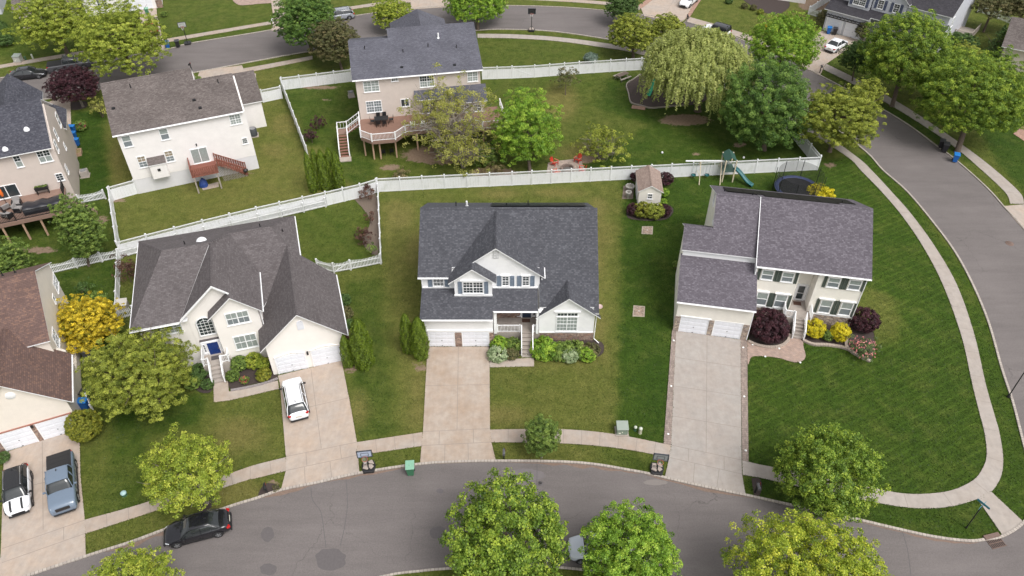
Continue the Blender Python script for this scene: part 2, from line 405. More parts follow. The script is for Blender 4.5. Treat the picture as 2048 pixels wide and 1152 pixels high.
# ================================================================ SETTING
# ---------------------------------------------------------------- ground: one sheet, lawn colours stored as an attribute
def in_poly(px, py, poly):
    ins = np.zeros(px.shape, bool); n = len(poly)
    for i in range(n):
        x1, y1 = poly[i]; x2, y2 = poly[(i + 1) % n]
        if y1 == y2: continue
        c = ((y1 > py) != (y2 > py)) & (px < (x2 - x1) * (py - y1) / (y2 - y1) + x1)
        ins ^= c
    return ins
def make_ground():
    xs = np.concatenate([[-900, -500, -300, -200, -150], np.arange(-112, 112.01, .4), [150, 200, 300, 500, 900]])
    ys = np.concatenate([[-300, -100, -20], np.arange(8, 168.01, .4), [200, 260, 400, 700, 1300]])
    X, Y = np.meshgrid(xs, ys); ny, nx = X.shape
    zc = Y * CT + CAM_H * ST; U = Y * ST - CAM_H * CT
    zc = np.where(zc < 1, 1, zc); PX = 1024 + CAM_F * X / zc; PY = 576 - CAM_F * U / zc
    A = np.zeros((ny, nx, 4)); A[..., 0] = .32; A[..., 1] = .35
    def area(poly, dry=None, lush=None, dirt=None, st=None):
        k = in_poly(PX, PY, poly)
        for i, v in enumerate((dry, lush, dirt, st)):
            if v is not None: A[..., i][k] = v
    def box(x0, y0, x1, y1, **k): area([(x0, y0), (x1, y0), (x1, y1), (x0, y1)], **k)
    box(-400, -60, 560, 115, dry=.12, lush=.55); box(325, -60, 560, 60, dry=.22, lush=.55)
    box(560, -60, 900, 30, dry=.3, lush=.3); box(500, 90, 720, 170, dry=.3, lush=.6); box(500, 140, 640, 180, dry=.55, lush=.3)
    box(955, 65, 1300, 155, dry=.25, lush=.6); box(1380, -60, 1520, 90, dry=.35, lush=.4); box(1520, -60, 1660, 130, dry=.55, lush=.2)
    box(1640, 100, 1760, 200, dry=.2, lush=.6)
    area([(560, 170), (720, 165), (760, 380), (620, 385)], .12, .7); area([(960, 150), (1500, 150), (1640, 345), (760, 375)], .22, .55)
    area([(1230, 150), (1560, 150), (1640, 340), (1130, 345), (1180, 240)], .05, .8)
    area([(960, 240), (1140, 200), (1300, 250), (1150, 350), (900, 365)], .3, .5)
    area([(215, 240), (560, 180), (620, 320), (720, 375), (240, 500)], .5, .15)
    area([(360, 330), (640, 290), (700, 380), (380, 440)], .62, .05)
    area([(140, 220), (212, 225), (235, 395), (150, 405)], .0, .95); area([(205, 240), (250, 300), (280, 385), (225, 395)], .62, .1)
    area([(-200, 400), (215, 400), (240, 510), (-200, 560)], .12, .75); area([(105, 550), (235, 515), (240, 720), (180, 720)], .08, .85)
    area([(235, 515), (300, 500), (300, 560), (240, 600)], .4, .3, .2)
    area([(600, 420), (757, 395), (762, 525), (620, 545)], .18, .55)
    area([(640, 540), (762, 530), (760, 385), (850, 385), (850, 700), (845, 870), (700, 880), (680, 720)], .42, .35)
    area([(690, 560), (760, 560), (790, 870), (715, 875)], .2, .7); area([(755, 385), (838, 400), (838, 560), (800, 660), (775, 560)], .66, .1)
    area([(780, 560), (840, 560), (850, 870), (810, 870)], .62, .15); area([(830, 690), (855, 700), (850, 760), (820, 740)], .8, 0, .35)
    area([(757, 362), (1250, 362), (1240, 400), (1180, 405), (757, 405)], .4, .3)
    area([(1180, 395), (1250, 395), (1240, 870), (985, 860), (985, 730), (1200, 700)], .72, .05)
    area([(985, 735), (1245, 735), (1240, 875), (985, 860)], .48, .22); area([(985, 735), (1080, 735), (1080, 800), (985, 800)], .45, .35)
    area([(1210, 380), (1250, 380), (1246, 880), (1215, 870)], .5, .3)
    area([(1245, 362), (1600, 345), (1700, 330), (1420, 900), (1232, 880)], .0, .9)
    area([(1290, 720), (1350, 700), (1340, 895), (1290, 880)], .0, 1.0)
    area([(1550, 340), (1760, 300), (2060, 800), (2070, 1060), (1900, 1095), (1490, 1000), (1490, 680), (1700, 640)], .02, .80, None, .85)
    area([(1690, 560), (1800, 600), (1800, 680), (1700, 700)], .4, .4, None, .6)
    area([(1760, 330), (1800, 384), (1950, 600), (1990, 768), (2040, 1000), (2060, 1000), (2050, 880), (2000, 700), (1950, 570), (1820, 384), (1740, 300)], .0, .75, None, 0)
    area([(1730, 1000), (2000, 1010), (2010, 1075), (1870, 1080), (1690, 1036)], .05, .8, None, 0)
    area([(1500, 955), (1600, 970), (1700, 1035), (1530, 1000)], .05, .85, None, 0)
    area([(1900, 180), (2300, 330), (2300, 700), (2000, 330)], .0, .85); area([(1700, 170), (1900, 270), (1960, 340), (1780, 230)], .05, .9)
    area([(1000, 885), (1330, 905), (1335, 960), (990, 925)], .5, .3); area([(1200, 890), (1335, 915), (1310, 955), (1210, 930)], .2, .6)
    area([(165, 890), (390, 800), (570, 760), (570, 915), (170, 1045)], .42, .3); area([(165, 890), (300, 860), (300, 1010), (168, 1045)], .15, .65)
    area([(200, 800), (420, 790), (400, 850), (230, 880)], .1, .9); area([(160, 860), (225, 870), (205, 1040), (168, 1045)], .35, .3)
    area([(170, 1070), (572, 945), (560, 985), (190, 1110)], .45, .2); area([(400, 980), (500, 950), (560, 985), (430, 1030)], .85, 0, .15)
    area([(715, 912), (845, 893), (838, 930), (720, 945)], .35, .4)
    def spot(cx, cy, rx, ry, ch, v):
        d = ((PX - cx) / rx) ** 2 + ((PY - cy) / ry) ** 2
        k = np.clip(1.3 - d, 0, 1); A[..., ch] = A[..., ch] * (1 - k) + v * k
    for q in [(1195, 425, 20, 30), (1205, 470, 22, 30), (1195, 520, 18, 25), (1120, 385, 60, 10), (1000, 388, 50, 10), (570, 250, 30, 22), (1470, 345, 1, 1), (550, 300, 30, 15), (830, 505, 18, 40), (800, 430, 25, 35), (840, 800, 14, 70), (600, 820, 1, 1), (720, 820, 18, 40), (1120, 205, 40, 40), (1195, 655, 16, 30), (1000, 830, 60, 20), (480, 870, 60, 40), (235, 320, 10, 50), (1165, 305, 50, 20)]: spot(*q, 0, .95)
    for q in [(1392, 308, 9, 6), (500, 345, 12, 4), (1170, 318, 30, 10), (1480, 290, 20, 6), (880, 310, 90, 22), (985, 345, 60, 12), (780, 335, 25, 8), (236, 400, 22, 7), (232, 440, 4, 30), (418, 1000, 16, 16), (700, 738, 26, 9), (840, 735, 18, 5), (545, 966, 18, 12), (1370, 240, 60, 14), (640, 175, 60, 4), (1630, 10, 40, 14), (175, 420, 18, 8), (60, 400, 50, 14), (205, 440, 14, 12), (70, 500, 60, 8), (1185, 448, 3, 30), (975, 280, 1, 1), (655, 200, 20, 3), (1335, 945, 6, 10), (1660, 330, 20, 6)]: spot(*q, 2, .85)
    for k in range(2):       # soften the borders between lawns
        B = A.copy()
        B[1:-1, 1:-1] = (A[1:-1, 1:-1] * 2 + A[:-2, 1:-1] + A[2:, 1:-1] + A[1:-1, :-2] + A[1:-1, 2:]) / 6; A = B
    global LAWN; LAWN = (xs, ys, A.copy())
    V = np.stack([X, Y, np.zeros_like(X)], -1).reshape(-1, 3)
    i = np.arange((ny - 1) * (nx - 1)); r, c = i // (nx - 1), i % (nx - 1); a = r * nx + c
    F = np.stack([a, a + 1, a + nx + 1, a + nx], -1)
    me = bpy.data.meshes.new('ground'); me.vertices.add(len(V)); me.vertices.foreach_set('co', V.ravel())
    me.loops.add(F.size); me.loops.foreach_set('vertex_index', F.ravel().astype(np.int32)); me.polygons.add(len(F))
    me.polygons.foreach_set('loop_start', (np.arange(len(F)) * 4).astype(np.int32)); me.update(calc_edges=True)
    at = me.attributes.new('lawn', 'FLOAT_COLOR', 'POINT'); at.data.foreach_set('color', A.reshape(-1))
    me.materials.append(grass_mat()); o = bpy.data.objects.new('ground', me); COL.objects.link(o)
    tag(o, kind='structure')
make_ground()

PAVED = []
def sheet(name, pts, mat, z=.012, th=None, label=None, world=False, kind='structure'):
    P = [Vector((p[0], p[1], 0)) for p in pts] if world else GS(pts)
    if name in ('road', 'path', 'mulch_bed', 'kerb_ramp', 'paved_border', 'playground_mulch', 'paved_patio'): PAVED.append([(p.x, p.y) for p in P])
    b = MB()
    if th: b.ext([(p.x, p.y, z - th) for p in P], (0, 0, th))
    else:
        if sum(P[k].x * P[(k + 1) % len(P)].y - P[(k + 1) % len(P)].x * P[k].y for k in range(len(P))) < 0: P = P[::-1]
        for a, c, d in tessellate_polygon([P]):
            q = [P[a], P[c], P[d]]
            if (q[1] - q[0]).cross(q[2] - q[0]).z < 0: q = q[::-1]
            b.face([(p.x, p.y, z) for p in q])
    o = b.build(name, mat); tag(o, label, kind=kind); return o
def smooth(pts, n=4):
    P = [Vector((p[0], p[1], 0)) for p in pts]; out = []
    for i in range(len(P) - 1):
        p0, p1, p2, p3 = P[max(i - 1, 0)], P[i], P[i + 1], P[min(i + 2, len(P) - 1)]
        for k in range(n):
            t = k / n
            out.append(.5 * ((2 * p1) + (p2 - p0) * t + (2 * p0 - 5 * p1 + 4 * p2 - p3) * t * t + (3 * p1 - p0 - 3 * p2 + p3) * t ** 3))
    out.append(P[-1]); return [(p.x, p.y) for p in out]

FRONT_N = [(-260, 1265), (-100, 1208), (60, 1152), (187, 1110), (260, 1087), (333, 1060), (457, 1016), (512, 999), (562, 982), (635, 967), (719, 948), (832, 931), (900, 926), (992, 924), (1107, 925), (1184, 930), (1257, 942), (1304, 951), (1384, 970), (1504, 995), (1586, 1013), (1689, 1035), (1786, 1058), (1869, 1076), (1936, 1084), (1973, 1081), (2008, 1074), (2048, 1048), (2070, 1010)]
RIGHT_W = [(2070, 1010), (2068, 960), (2048, 885), (2029, 811), (2015, 768), (2003, 731), (1979, 647), (1949, 574), (1913, 507), (1869, 447), (1816, 384), (1766, 340), (1733, 304), (1650, 242), (1570, 200), (1480, 160), (1390, 125), (1300, 98), (1211, 78), (1107, 63), (1024, 59), (950, 61), (800, 78), (619, 103), (512, 122), (400, 143), (250, 170), (100, 197), (0, 212), (-200, 240)]
FAR_N = [(-200, 185), (0, 157), (100, 139), (330, 100), (377, 88), (512, 66), (712, 32), (825, 18), (892, 14), (1009, 12), (1124, 15), (1211, 22), (1330, 36), (1400, 52), (1457, 70), (1511, 93), (1580, 122), (1669, 167), (1769, 222), (1819, 253), (1869, 290), (1913, 323), (1973, 377), (2006, 414), (2048, 461), (2140, 590), (2240, 800), (2300, 1000), (2420, 1300)]
FRONT_S = [(1450, 1215), (1350, 1175), (1250, 1150), (1130, 1134), (1000, 1130), (885, 1136), (842, 1140), (765, 1151), (600, 1195), (400, 1265), (100, 1400), (-200, 1500)]
fn, rw, fr_, fs = smooth(FRONT_N), smooth(RIGHT_W), smooth(FAR_N), smooth(FRONT_S)
sheet('road', fn + rw[1:] + fr_ + [(1900, 1420)] + fs, asphalt_mat(), .010)
def strip(name, pts, w0, w1, z0, z1, mat, kind='structure', label=None, px=True):
    """band between offsets w0 and w1 (metres, left of travel positive)"""
    P = GS(pts) if px else [Vector((p[0], p[1], 0)) for p in pts]; L, Q = [], []
    for i, p in enumerate(P):
        t = (P[min(i + 1, len(P) - 1)] - P[max(i - 1, 0)]).normalized(); n = Vector((-t.y, t.x, 0))
        L.append(p + n * w0); Q.append(p + n * w1)
    b = MB(); 
    rows = [[(a.x, a.y, z0), (a.x, a.y, z1), (c.x, c.y, z1), (c.x, c.y, z0)] for a, c in zip(L, Q)]
    b.grid(rows, 0, False); me = b
    o = me.build(name, mat); tag(o, label, kind=kind)
    if name == 'kerb':          # run the block joints along the strip
        uv = o.data.uv_layers[0].data; d = 0; dist = [0]
        for i in range(1, len(P)): d += (P[i] - P[i - 1]).length; dist.append(d)
        for f in o.data.polygons:
            for li in f.loop_indices:
                vi = o.data.loops[li].vertex_index; uv[li].uv = (dist[vi // 4], (vi % 4) * .1)
    return o
def kerb_mat():
    m, t, b, o = newmat('kerb_stone'); uv = coord(t, 'UV')
    n = t.nodes.new('ShaderNodeTexBrick'); n.offset = 0; t.links.new(uv, n.inputs['Vector']); n.inputs['Scale'].default_value = 1
    n.inputs['Brick Width'].default_value = .26; n.inputs['Row Height'].default_value = 9; n.inputs['Mortar Size'].default_value = .014
    n.inputs['Color1'].default_value = (.46, .41, .36, 1); n.inputs['Color2'].default_value = (.36, .315, .28, 1); n.inputs['Mortar'].default_value = (.13, .11, .10, 1)
    t.links.new(n.outputs[0], b.inputs['Base Color']); b.inputs['Roughness'].default_value = .85; return m
KM = kerb_mat()
for ch, sg in ((fn, 1), (rw, 1), (fr_, 1), (fs, -1)):
    strip('kerb', ch, -.02 if sg > 0 else .02, .17 * sg if ch is not fs else .17, 0, .10, KM) if ch is not fr_ else strip('kerb', ch, .02, .17, 0, .10, KM)
# dirt and leaf litter gathered along the gutter
LIT = plain('gutter_litter', (.20, .14, .11), .95, .45, 5)
def litter(px0, px1, chain, w_, off=-.05, seed=1):
    rnd = random.Random(seed); pts = [p for p in chain if px0 <= p[0] <= px1]
    P = GS(pts); b = MB(); a0 = []; a1 = []
    for i, p in enumerate(P):
        t = (P[min(i + 1, len(P) - 1)] - P[max(i - 1, 0)]).normalized(); n = Vector((-t.y, t.x, 0))
        k = math.sin(math.pi * i / (len(P) - 1)); a0.append(p + n * off); a1.append(p + n * (off - w_ * k * rnd.uniform(.3, 1.2) - .02))
    b.grid([[(a.x, a.y, .0145), (c.x, c.y, .0145)] for a, c in zip(a0, a1)], 0, False)
    tag(b.build('gutter_litter', LIT), kind='structure')
litter(200, 470, fn, .45, seed=3); litter(520, 640, fn, .3, seed=5); litter(640, 840, fn, .3, seed=7); litter(1000, 1290, fn, .35, seed=9); litter(1290, 1520, fn, .28, seed=4); litter(1700, 1960, fn, .2, seed=6)

# ---------------------------------------------------------------- sidewalks (slab strips with scored joints)
def walk(name, up, lo, mat=CONC3, z=.05, step=1.5, joints=True):
    u, l = smooth(up, 5), smooth(lo, 5); A, B = GS(u), GS(l)
    b = MB(); poly = A + B[::-1]; PAVED.append([(p.x, p.y) for p in poly])
    b.ext([(p.x, p.y, 0) for p in poly], (0, 0, z))
    if joints:
        d = 0; nxt = step
        for i in range(1, len(A)):
            seg = (A[i] - A[i - 1]).length
            while d + seg >= nxt:
                t = (nxt - d) / seg; p = A[i - 1].lerp(A[i], t)
                k = min(range(len(B) - 1), key=lambda q: (B[q] + B[q + 1] - p * 2).length)
                e = B[k + 1] - B[k]; tt = max(0, min(1, (p - B[k]).dot(e) / max(e.length_squared, 1e-6))); q = B[k] + e * tt
                dr = (q - p).normalized(); s_ = Vector((-dr.y, dr.x, 0)) * .018
                b.face([(p.x - s_.x, p.y - s_.y, z + .003), (q.x - s_.x, q.y - s_.y, z + .003), (q.x + s_.x, q.y + s_.y, z + .003), (p.x + s_.x, p.y + s_.y, z + .003)], 1)
                nxt += step
            d += seg
    o = b.build(name, [mat, JOINT])
    for f in o.data.polygons:
        if f.material_index == 1 and f.normal.z < 0: f.flip()
    return tag(o, kind='structure')
walk('sidewalk', [(170, 1040), (290, 1006), (467, 945), (512, 930), (572, 915)], [(170, 1068), (293, 1028), (477, 966), (512, 957), (572, 942)])
walk('sidewalk', [(714, 885), (845, 865)], [(715, 911), (845, 892)])
walk('sidewalk', [(980, 860), (1024, 859), (1124, 859), (1201, 865), (1264, 875), (1327, 888), (1342, 891)], [(982, 885), (1024, 885), (1121, 887), (1194, 892), (1264, 901), (1330, 914), (1340, 917)])
walk('sidewalk', [(1484, 921), (1521, 930), (1553, 936), (1650, 957), (1743, 976), (1803, 987), (1853, 988), (1903, 981), (1946, 961), (1966, 935), (1973, 908), (1969, 868), (1959, 828), (1944, 768), (1923, 674), (1886, 571), (1846, 494), (1803, 431), (1763, 384), (1723, 343), (1693, 313), (1600, 255), (1500, 205), (1400, 155), (1284, 110), (1191, 93), (1107, 82), (1024, 77), (955, 76)],
     [(1485, 950), (1525, 957), (1560, 965), (1650, 985), (1729, 1001), (1803, 1014), (1853, 1017), (1903, 1013), (1956, 998), (1983, 983), (2001, 955), (2006, 918), (1999, 868), (1988, 828), (1971, 768), (1948, 668), (1914, 571), (1870, 494), (1822, 428), (1783, 384), (1745, 343), (1712, 313), (1612, 243), (1510, 190), (1405, 140), (1287, 101), (1191, 84), (1107, 74), (1024, 69), (955, 68)], CONC2, step=3.0)
walk('sidewalk', [(625, 119), (512, 142), (470, 149)], [(625, 112), (512, 133), (470, 140)])
walk('sidewalk', [(170, 1068), (60, 1105), (-60, 1142)], [(170, 1041), (60, 1075), (-60, 1110)]) if False else None
walk('sidewalk', [(-60, 147), (100, 120), (200, 104), (300, 88)], [(-60, 141), (100, 113), (200, 97), (300, 81)])
walk('sidewalk', [(327, 86), (512, 54), (542, 49)], [(327, 79), (512, 48), (542, 43)])
walk('sidewalk', [(575, 43), (655, 27), (752, 12), (829, 4)], [(575, 36), (655, 21), (752, 6), (829, -2)])
walk('sidewalk', [(900, 1), (1024, -1), (1190, 8), (1280, 20)], [(900, -5), (1024, -7), (1190, 2), (1280, 13)])
walk('sidewalk', [(1371, 43), (1440, 63), (1521, 89), (1600, 118), (1632, 132)], [(1374, 33), (1440, 52), (1521, 78), (1600, 107), (1636, 122)])
walk('sidewalk', [(1646, 139), (1716, 174), (1813, 230), (1903, 290), (1960, 338), (2010, 385), (2020, 408)], [(1652, 128), (1716, 160), (1813, 215), (1903, 275), (1975, 328), (2038, 384), (2048, 408)], CONC2, step=3)
sheet('kerb_ramp', [(1954, 998), (1982, 984), (2046, 1044), (2030, 1060), (2006, 1073)], CONC2, .055, .05)
walk('sidewalk', [(1900, 1160), (1990, 1135)], [(1900, 1190), (2000, 1160)]) if False else None

# ---------------------------------------------------------------- driveways
def drive(pts, mat, joints, z=.055, label=None):
    P = GS(pts); PAVED.append([(p.x, p.y) for p in P]); b = MB(); b.ext([(p.x, p.y, 0) for p in P], (0, 0, z))
    for a, c in joints:
        p, q = G(*a), G(*c); d = (q - p).normalized(); s_ = Vector((-d.y, d.x, 0)) * .02
        b.face([(p.x + s_.x, p.y + s_.y, z + .003), (p.x - s_.x, p.y - s_.y, z + .003), (q.x - s_.x, q.y - s_.y, z + .003), (q.x + s_.x, q.y + s_.y, z + .003)], 1)
    return tag(b.build('driveway', [mat, JOINT]), label, kind='structure')
CD1 = concrete_mat('worn_concrete', (.42, .352, .298), (.36, .265, .195), .9, 5); CD2 = concrete_mat('grey_drive_concrete', (.365, .332, .305), (.36, .30, .26), .6, 8); CD3 = concrete_mat('tan_drive_concrete', (.41, .35, .305), (.45, .34, .26), .8, 11)
drive([(855, 694), (979, 694), (980, 858), (983, 886), (992, 923), (840, 929), (843, 892), (846, 865)], CD1,
      [((917, 694), (914, 860)), ((851, 772), (980, 770)), ((846, 864), (980, 858)), ((843, 892), (983, 885)), ((890, 889), (889, 927)), ((936, 887), (937, 925)), ((878, 890), (879, 863)), ((947, 887), (947, 860))])
drive([(1352, 662), (1481, 680), (1483, 921), (1484, 950), (1491, 990), (1410, 975), (1330, 953), (1338, 917), (1342, 891)], CD2,
      [((1414, 670), (1412, 905)), ((1353, 716), (1480, 735)), ((1350, 773), (1481, 793)), ((1346, 833), (1482, 856)), ((1342, 891), (1484, 921)), ((1340, 916), (1484, 949)), ((1389, 928), (1386, 968)), ((1438, 939), (1433, 980)), ((1377, 898), (1377, 923)), ((1448, 914), (1448, 940))])
drive([(556, 752), (683, 721), (700, 805), (714, 885), (716, 911), (719, 947), (562, 981), (572, 942), (572, 915), (560, 768)], CD3,
      [((622, 738), (643, 898)), ((563, 828), (631, 812)), ((631, 812), (700, 796)), ((572, 914), (714, 885)), ((572, 942), (716, 911)), ((609, 935), (611, 971)), ((660, 923), (664, 959)), ((612, 906), (614, 932)), ((680, 892), (683, 917))])
drive([(10, 906), (140, 862), (160, 885), (161, 948), (170, 1041), (172, 1112), (60, 1148), (-8, 1172), (2, 1108), (8, 920)], CD1 if False else CD3,
      [((85, 884), (87, 1060)), ((10, 985), (160, 948)), ((5, 1098), (170, 1041)), ((5, 1126), (170, 1068)), ((128, 1056), (128, 1080))])
drive([(278, -20), (312, -20), (314, 30), (331, 97), (300, 104), (278, 30)], CD3, [((320, 80), (296, 84))])
drive([(540, -12), (560, -12), (575, 36), (578, 56), (543, 62), (546, 30)], CD3, [])
drive([(820, -15), (897, -15), (903, 14), (822, 19)], CD3, [((858, -10), (862, 16))])
drive([(1322, -12), (1398, -12), (1371, 38), (1362, 47), (1288, 32), (1282, 18)], CD3, [((1355, -10), (1330, 28))])
drive([(1620, 76), (1643, 62), (1719, 80), (1683, 107), (1650, 130), (1640, 152), (1592, 128), (1618, 108)], CD3, [((1684, 72), (1650, 118))])
drive([(388, 172), (400, 142), (484, 131), (488, 140), (512, 148), (512, 160)], CD3, [])
drive([(96, 205), (133, 193), (141, 202), (143, 262), (136, 262), (132, 222)], CD3, [])
drive([(2006, 413), (2060, 408), (2100, 520), (2056, 470)], CD3, [])
sheet('paved_border', [(1344, 661), (1352, 662), (1342, 891), (1327, 888)], PAVEB, .058, .05)
sheet('paved_border', [(1481, 680), (1494, 682), (1497, 924), (1484, 921)], PAVEB, .058, .05)
sheet('paved_border', [(1314, -15), (1322, -12), (1282, 18), (1270, 16)], BRICKR, .05, .04); sheet('paved_border', [(1398, -12), (1410, -12), (1376, 40), (1371, 38)], BRICKR, .05, .04)
sheet('path', smooth([(1494, 680), (1520, 692), (1550, 694), (1570, 686), (1582, 676), (1604, 680), (1607, 695), (1611, 712), (1605, 722), (1588, 725), (1560, 717), (1530, 713), (1504, 714), (1498, 726), (1495, 731)]), PAVER, .05, .045)
sheet('path', [(978, 722), (1068, 716), (1068, 733), (980, 735)], CONC, .055, .05)
sheet('path', [(427, 765), (456, 762), (458, 784), (556, 762), (558, 778), (460, 801), (428, 805)], CONC, .055, .05)
sheet('path', smooth([(462, -5), (470, 6), (485, 11), (520, 8), (548, 6), (555, 2), (545, -4)]), PAVER, .04)
sheet('path', [(2026, 268), (2048, 250), (2075, 262), (2060, 290)], BRICKR, .04)
sheet('path', [(383, 155), (400, 152), (408, 165), (390, 172)], CONC, .04)
# ---------------------------------------------------------------- planting beds and road marks
sheet('mulch_bed', smooth([(982, 668), (1040, 672), (1040, 712), (1008, 724), (982, 718), (980, 690), (982, 668)]), MULCH, .02)
sheet('mulch_bed', smooth([(1066, 672), (1190, 680), (1208, 700), (1196, 714), (1170, 718), (1140, 716), (1100, 717), (1068, 716), (1066, 672)]), MULCH, .02)
sheet('mulch_bed', smooth([(1497, 664), (1500, 684), (1530, 692), (1560, 690), (1575, 678), (1578, 655), (1540, 640), (1497, 664)]), MULCH, .02)
sheet('mulch_bed', smooth([(1606, 640), (1607, 678), (1640, 690), (1690, 692), (1712, 712), (1740, 722), (1750, 690), (1740, 650), (1700, 640), (1606, 640)]), MULCH, .02)
sheet('mulch_bed', smooth([(455, 735), (460, 778), (500, 770), (540, 760), (556, 752), (540, 720), (480, 722), (455, 735)]), MULCH, .02)
sheet('mulch_bed', smooth([(385, 725), (425, 735), (425, 780), (400, 785), (380, 760), (385, 725)]), MULCH, .02)
sheet('mulch_bed', smooth([(705, 395), (752, 388), (758, 500), (740, 505), (725, 480), (740, 440), (705, 395)]), plain('dry_mulch', (.15, .115, .09), .95, .4, 8), .02)
sheet('mulch_bed', smooth([(1255, 412), (1340, 412), (1338, 436), (1300, 442), (1256, 436), (1255, 412)]), MULCH, .02)
sheet('mulch_bed', smooth([(140, 205), (172, 203), (172, 216), (143, 220), (140, 205)]), MULCH, .02)
sheet('mulch_bed', smooth([(405, 992), (427, 992), (425, 1012), (408, 1024), (396, 1020), (405, 992)]), MULCH, .02)
sheet('mulch_bed', smooth([(518, 984), (530, 968), (550, 968), (560, 978), (540, 988), (518, 994), (518, 984)]), MULCH, .02)
sheet('mulch_bed', smooth([(1503, 956), (1520, 958), (1524, 975), (1518, 992), (1508, 990), (1503, 956)]), MULCH, .02)
sheet('mulch_bed', smooth([(1480, -5), (1500, 10), (1536, 28), (1560, 28), (1580, 10), (1560, -10), (1480, -5)]), MULCH, .02)
PATCH = plain('fresh_asphalt', (.115, .103, .104), .9, .2, 6)
def blob(cx, cy, rx, ry, seed, name, mat, z=.0145, n=18):
    rnd = random.Random(seed); k = [rnd.uniform(.9, 1.07) for _ in range(n)]
    pts = [(cx + rx * k[i] * math.cos(2 * math.pi * i / n), cy + ry * k[i] * math.sin(2 * math.pi * i / n)) for i in range(n)]
    return sheet(name, smooth(pts + [pts[0]], 3)[:-1], mat, z)
blob(661, 1119, 31, 23, 1, 'asphalt_patch', PATCH); blob(535, 1069, 13, 15, 2, 'asphalt_patch', PATCH); blob(537, 1139, 17, 12, 3, 'asphalt_patch', PATCH); blob(875, 1065, 16, 13, 4, 'asphalt_patch', PATCH)
blob(880, 982, 7, 5, 5, 'asphalt_patch', plain('old_patch', (.135, .12, .125), .9, .2, 6))
blob(1050, 950, 42, 12, 21, 'damp_stain', plain('damp_asphalt', (.165, .148, .150), .9, .15, 3), .0128, 26)
blob(1310, 965, 24, 6, 23, 'dust_stain', plain('dust', (.215, .19, .178), .95, .15, 5), .0128, 22)
# sealed cracks
SEAL = plain('crack_sealant', (.10, .09, .095), .8, .2)
for pts in ([(1074, 928), (1074, 950), (1073, 985)], [(692, 960), (695, 1010), (688, 1060), (680, 1092)], [(622, 975), (625, 1000), (640, 1020), (645, 1040), (652, 1095)], [(1804, 1062), (1815, 1100), (1822, 1152)]):
    strip('road_crack', smooth(pts, 3), -.02, .02, .0148, .0149, SEAL)
# ================================================================ HOUSES
def win(root, x0, x1, z0, z1, y=0, n=1, gr=(2, 2), pane=GL, sash=True, rz=0, at=None, lower=None, name='window', fr=.075, trim=WHITE, label=None, arch=False):
    """wall opening: frame + panes; in its own frame the wall is the plane y=0 facing -y"""
    b = MB(); d = .05; g = MB()
    W = (x1 - x0 - fr * (n + 1)) / n
    b.box(x0, -d, z1 - fr, x1, .02, z1); b.box(x0, -d, z0, x1, .02, z0 + fr)
    for k in range(n + 1):
        xa = x0 + k * (W + fr); b.box(xa, -d, z0 + fr, xa + fr, .02, z1 - fr)
    zm = (z0 + z1) / 2
    for k in range(n):
        xa = x0 + fr + k * (W + fr); xb = xa + W
        if sash:
            b.box(xa, -d + .008, zm - .03, xb, .02, zm + .03)
            halves = ((zm + .03, z1 - fr, 0), (z0 + fr, zm - .03, 1))
        else: halves = ((z0 + fr, z1 - fr, 0),)
        for za, zb, m in halves:
            g.box(xa, -.012, za, xb, .0, zb, m)
            if gr and (m == 0 or gr[2:] == ('all',) or len(gr) < 3):
                for c in range(1, gr[0]): xx = xa + W * c / gr[0]; b.box(xx - .014, -.022, za, xx + .014, -.002, zb)
                for r_ in range(1, gr[1]): zz = za + (zb - za) * r_ / gr[1]; b.box(xa, -.026, zz - .014, xb, -.006, zz + .014)
    b.box(x0 - .05, -d - .04, z0 - .05, x1 + .05, .015, z0 - .002)     # sill
    loc = at if at else (0, y, 0)
    o = b.build(name, trim, root, loc=loc, rz=rz)
    if label: o['label'] = label
    g.build('pane', [pane, lower or pane], o)
    return o
def shutter(root, x0, x1, z0, z1, y, mat, rz=0, at=None):
    b = MB(); b.box(x0, -.05, z0, x0 + .05, 0, z1); b.box(x1 - .05, -.05, z0, x1, 0, z1)
    zs = [z0, (z0 + z1) / 2, z1]
    for z in zs: b.box(x0 + .05, -.047, max(z0, z - .03), x1 - .05, 0, min(z1, z + .03))
    k = z0 + .04
    while k < z1 - .05: b.box(x0 + .05, -.03, k, x1 - .05, 0, k + .035); k += .06
    return b.build('shutter', mat, root, loc=at if at else (0, y, 0), rz=rz)
def garage_door(root, x0, x1, z1, y, mat=None, arch=False):
    b = MB(); n = 4
    for k in range(n):
        za, zb = z1 * k / n, z1 * (k + 1) / n
        b.box(x0, y - .03, za + .008, x1, y + .05, zb - .008)
        m = 4; w_ = (x1 - x0) / m
        for c in range(m): b.box(x0 + c * w_ + .08, y - .045, za + .09, x0 + (c + 1) * w_ - .08, y - .029, zb - .09)
    o = b.build('garage_door', mat or GDOOR, root, bevel=.008)
    h = MB(); h.box((x0 + x1) / 2 - .06, y - .075, .12, (x0 + x1) / 2 + .06, y - .047, .16); h.box((x0 + x1) / 2 - .04, y - .07, z1 * .4, (x0 + x1) / 2 + .04, y - .047, z1 * .4 + .06)
    h.build('handle', DARKM, o)
    t = MB(); t.box(x0 - .1, y - .06, 0, x0 - .004, y + .02, z1 + .1); t.box(x1 + .004, y - .06, 0, x1 + .1, y + .02, z1 + .1); t.box(x0 - .004, y - .06, z1 + .004, x1 + .004, y + .02, z1 + .1)
    t.build('door_frame', WHITE, root); return o
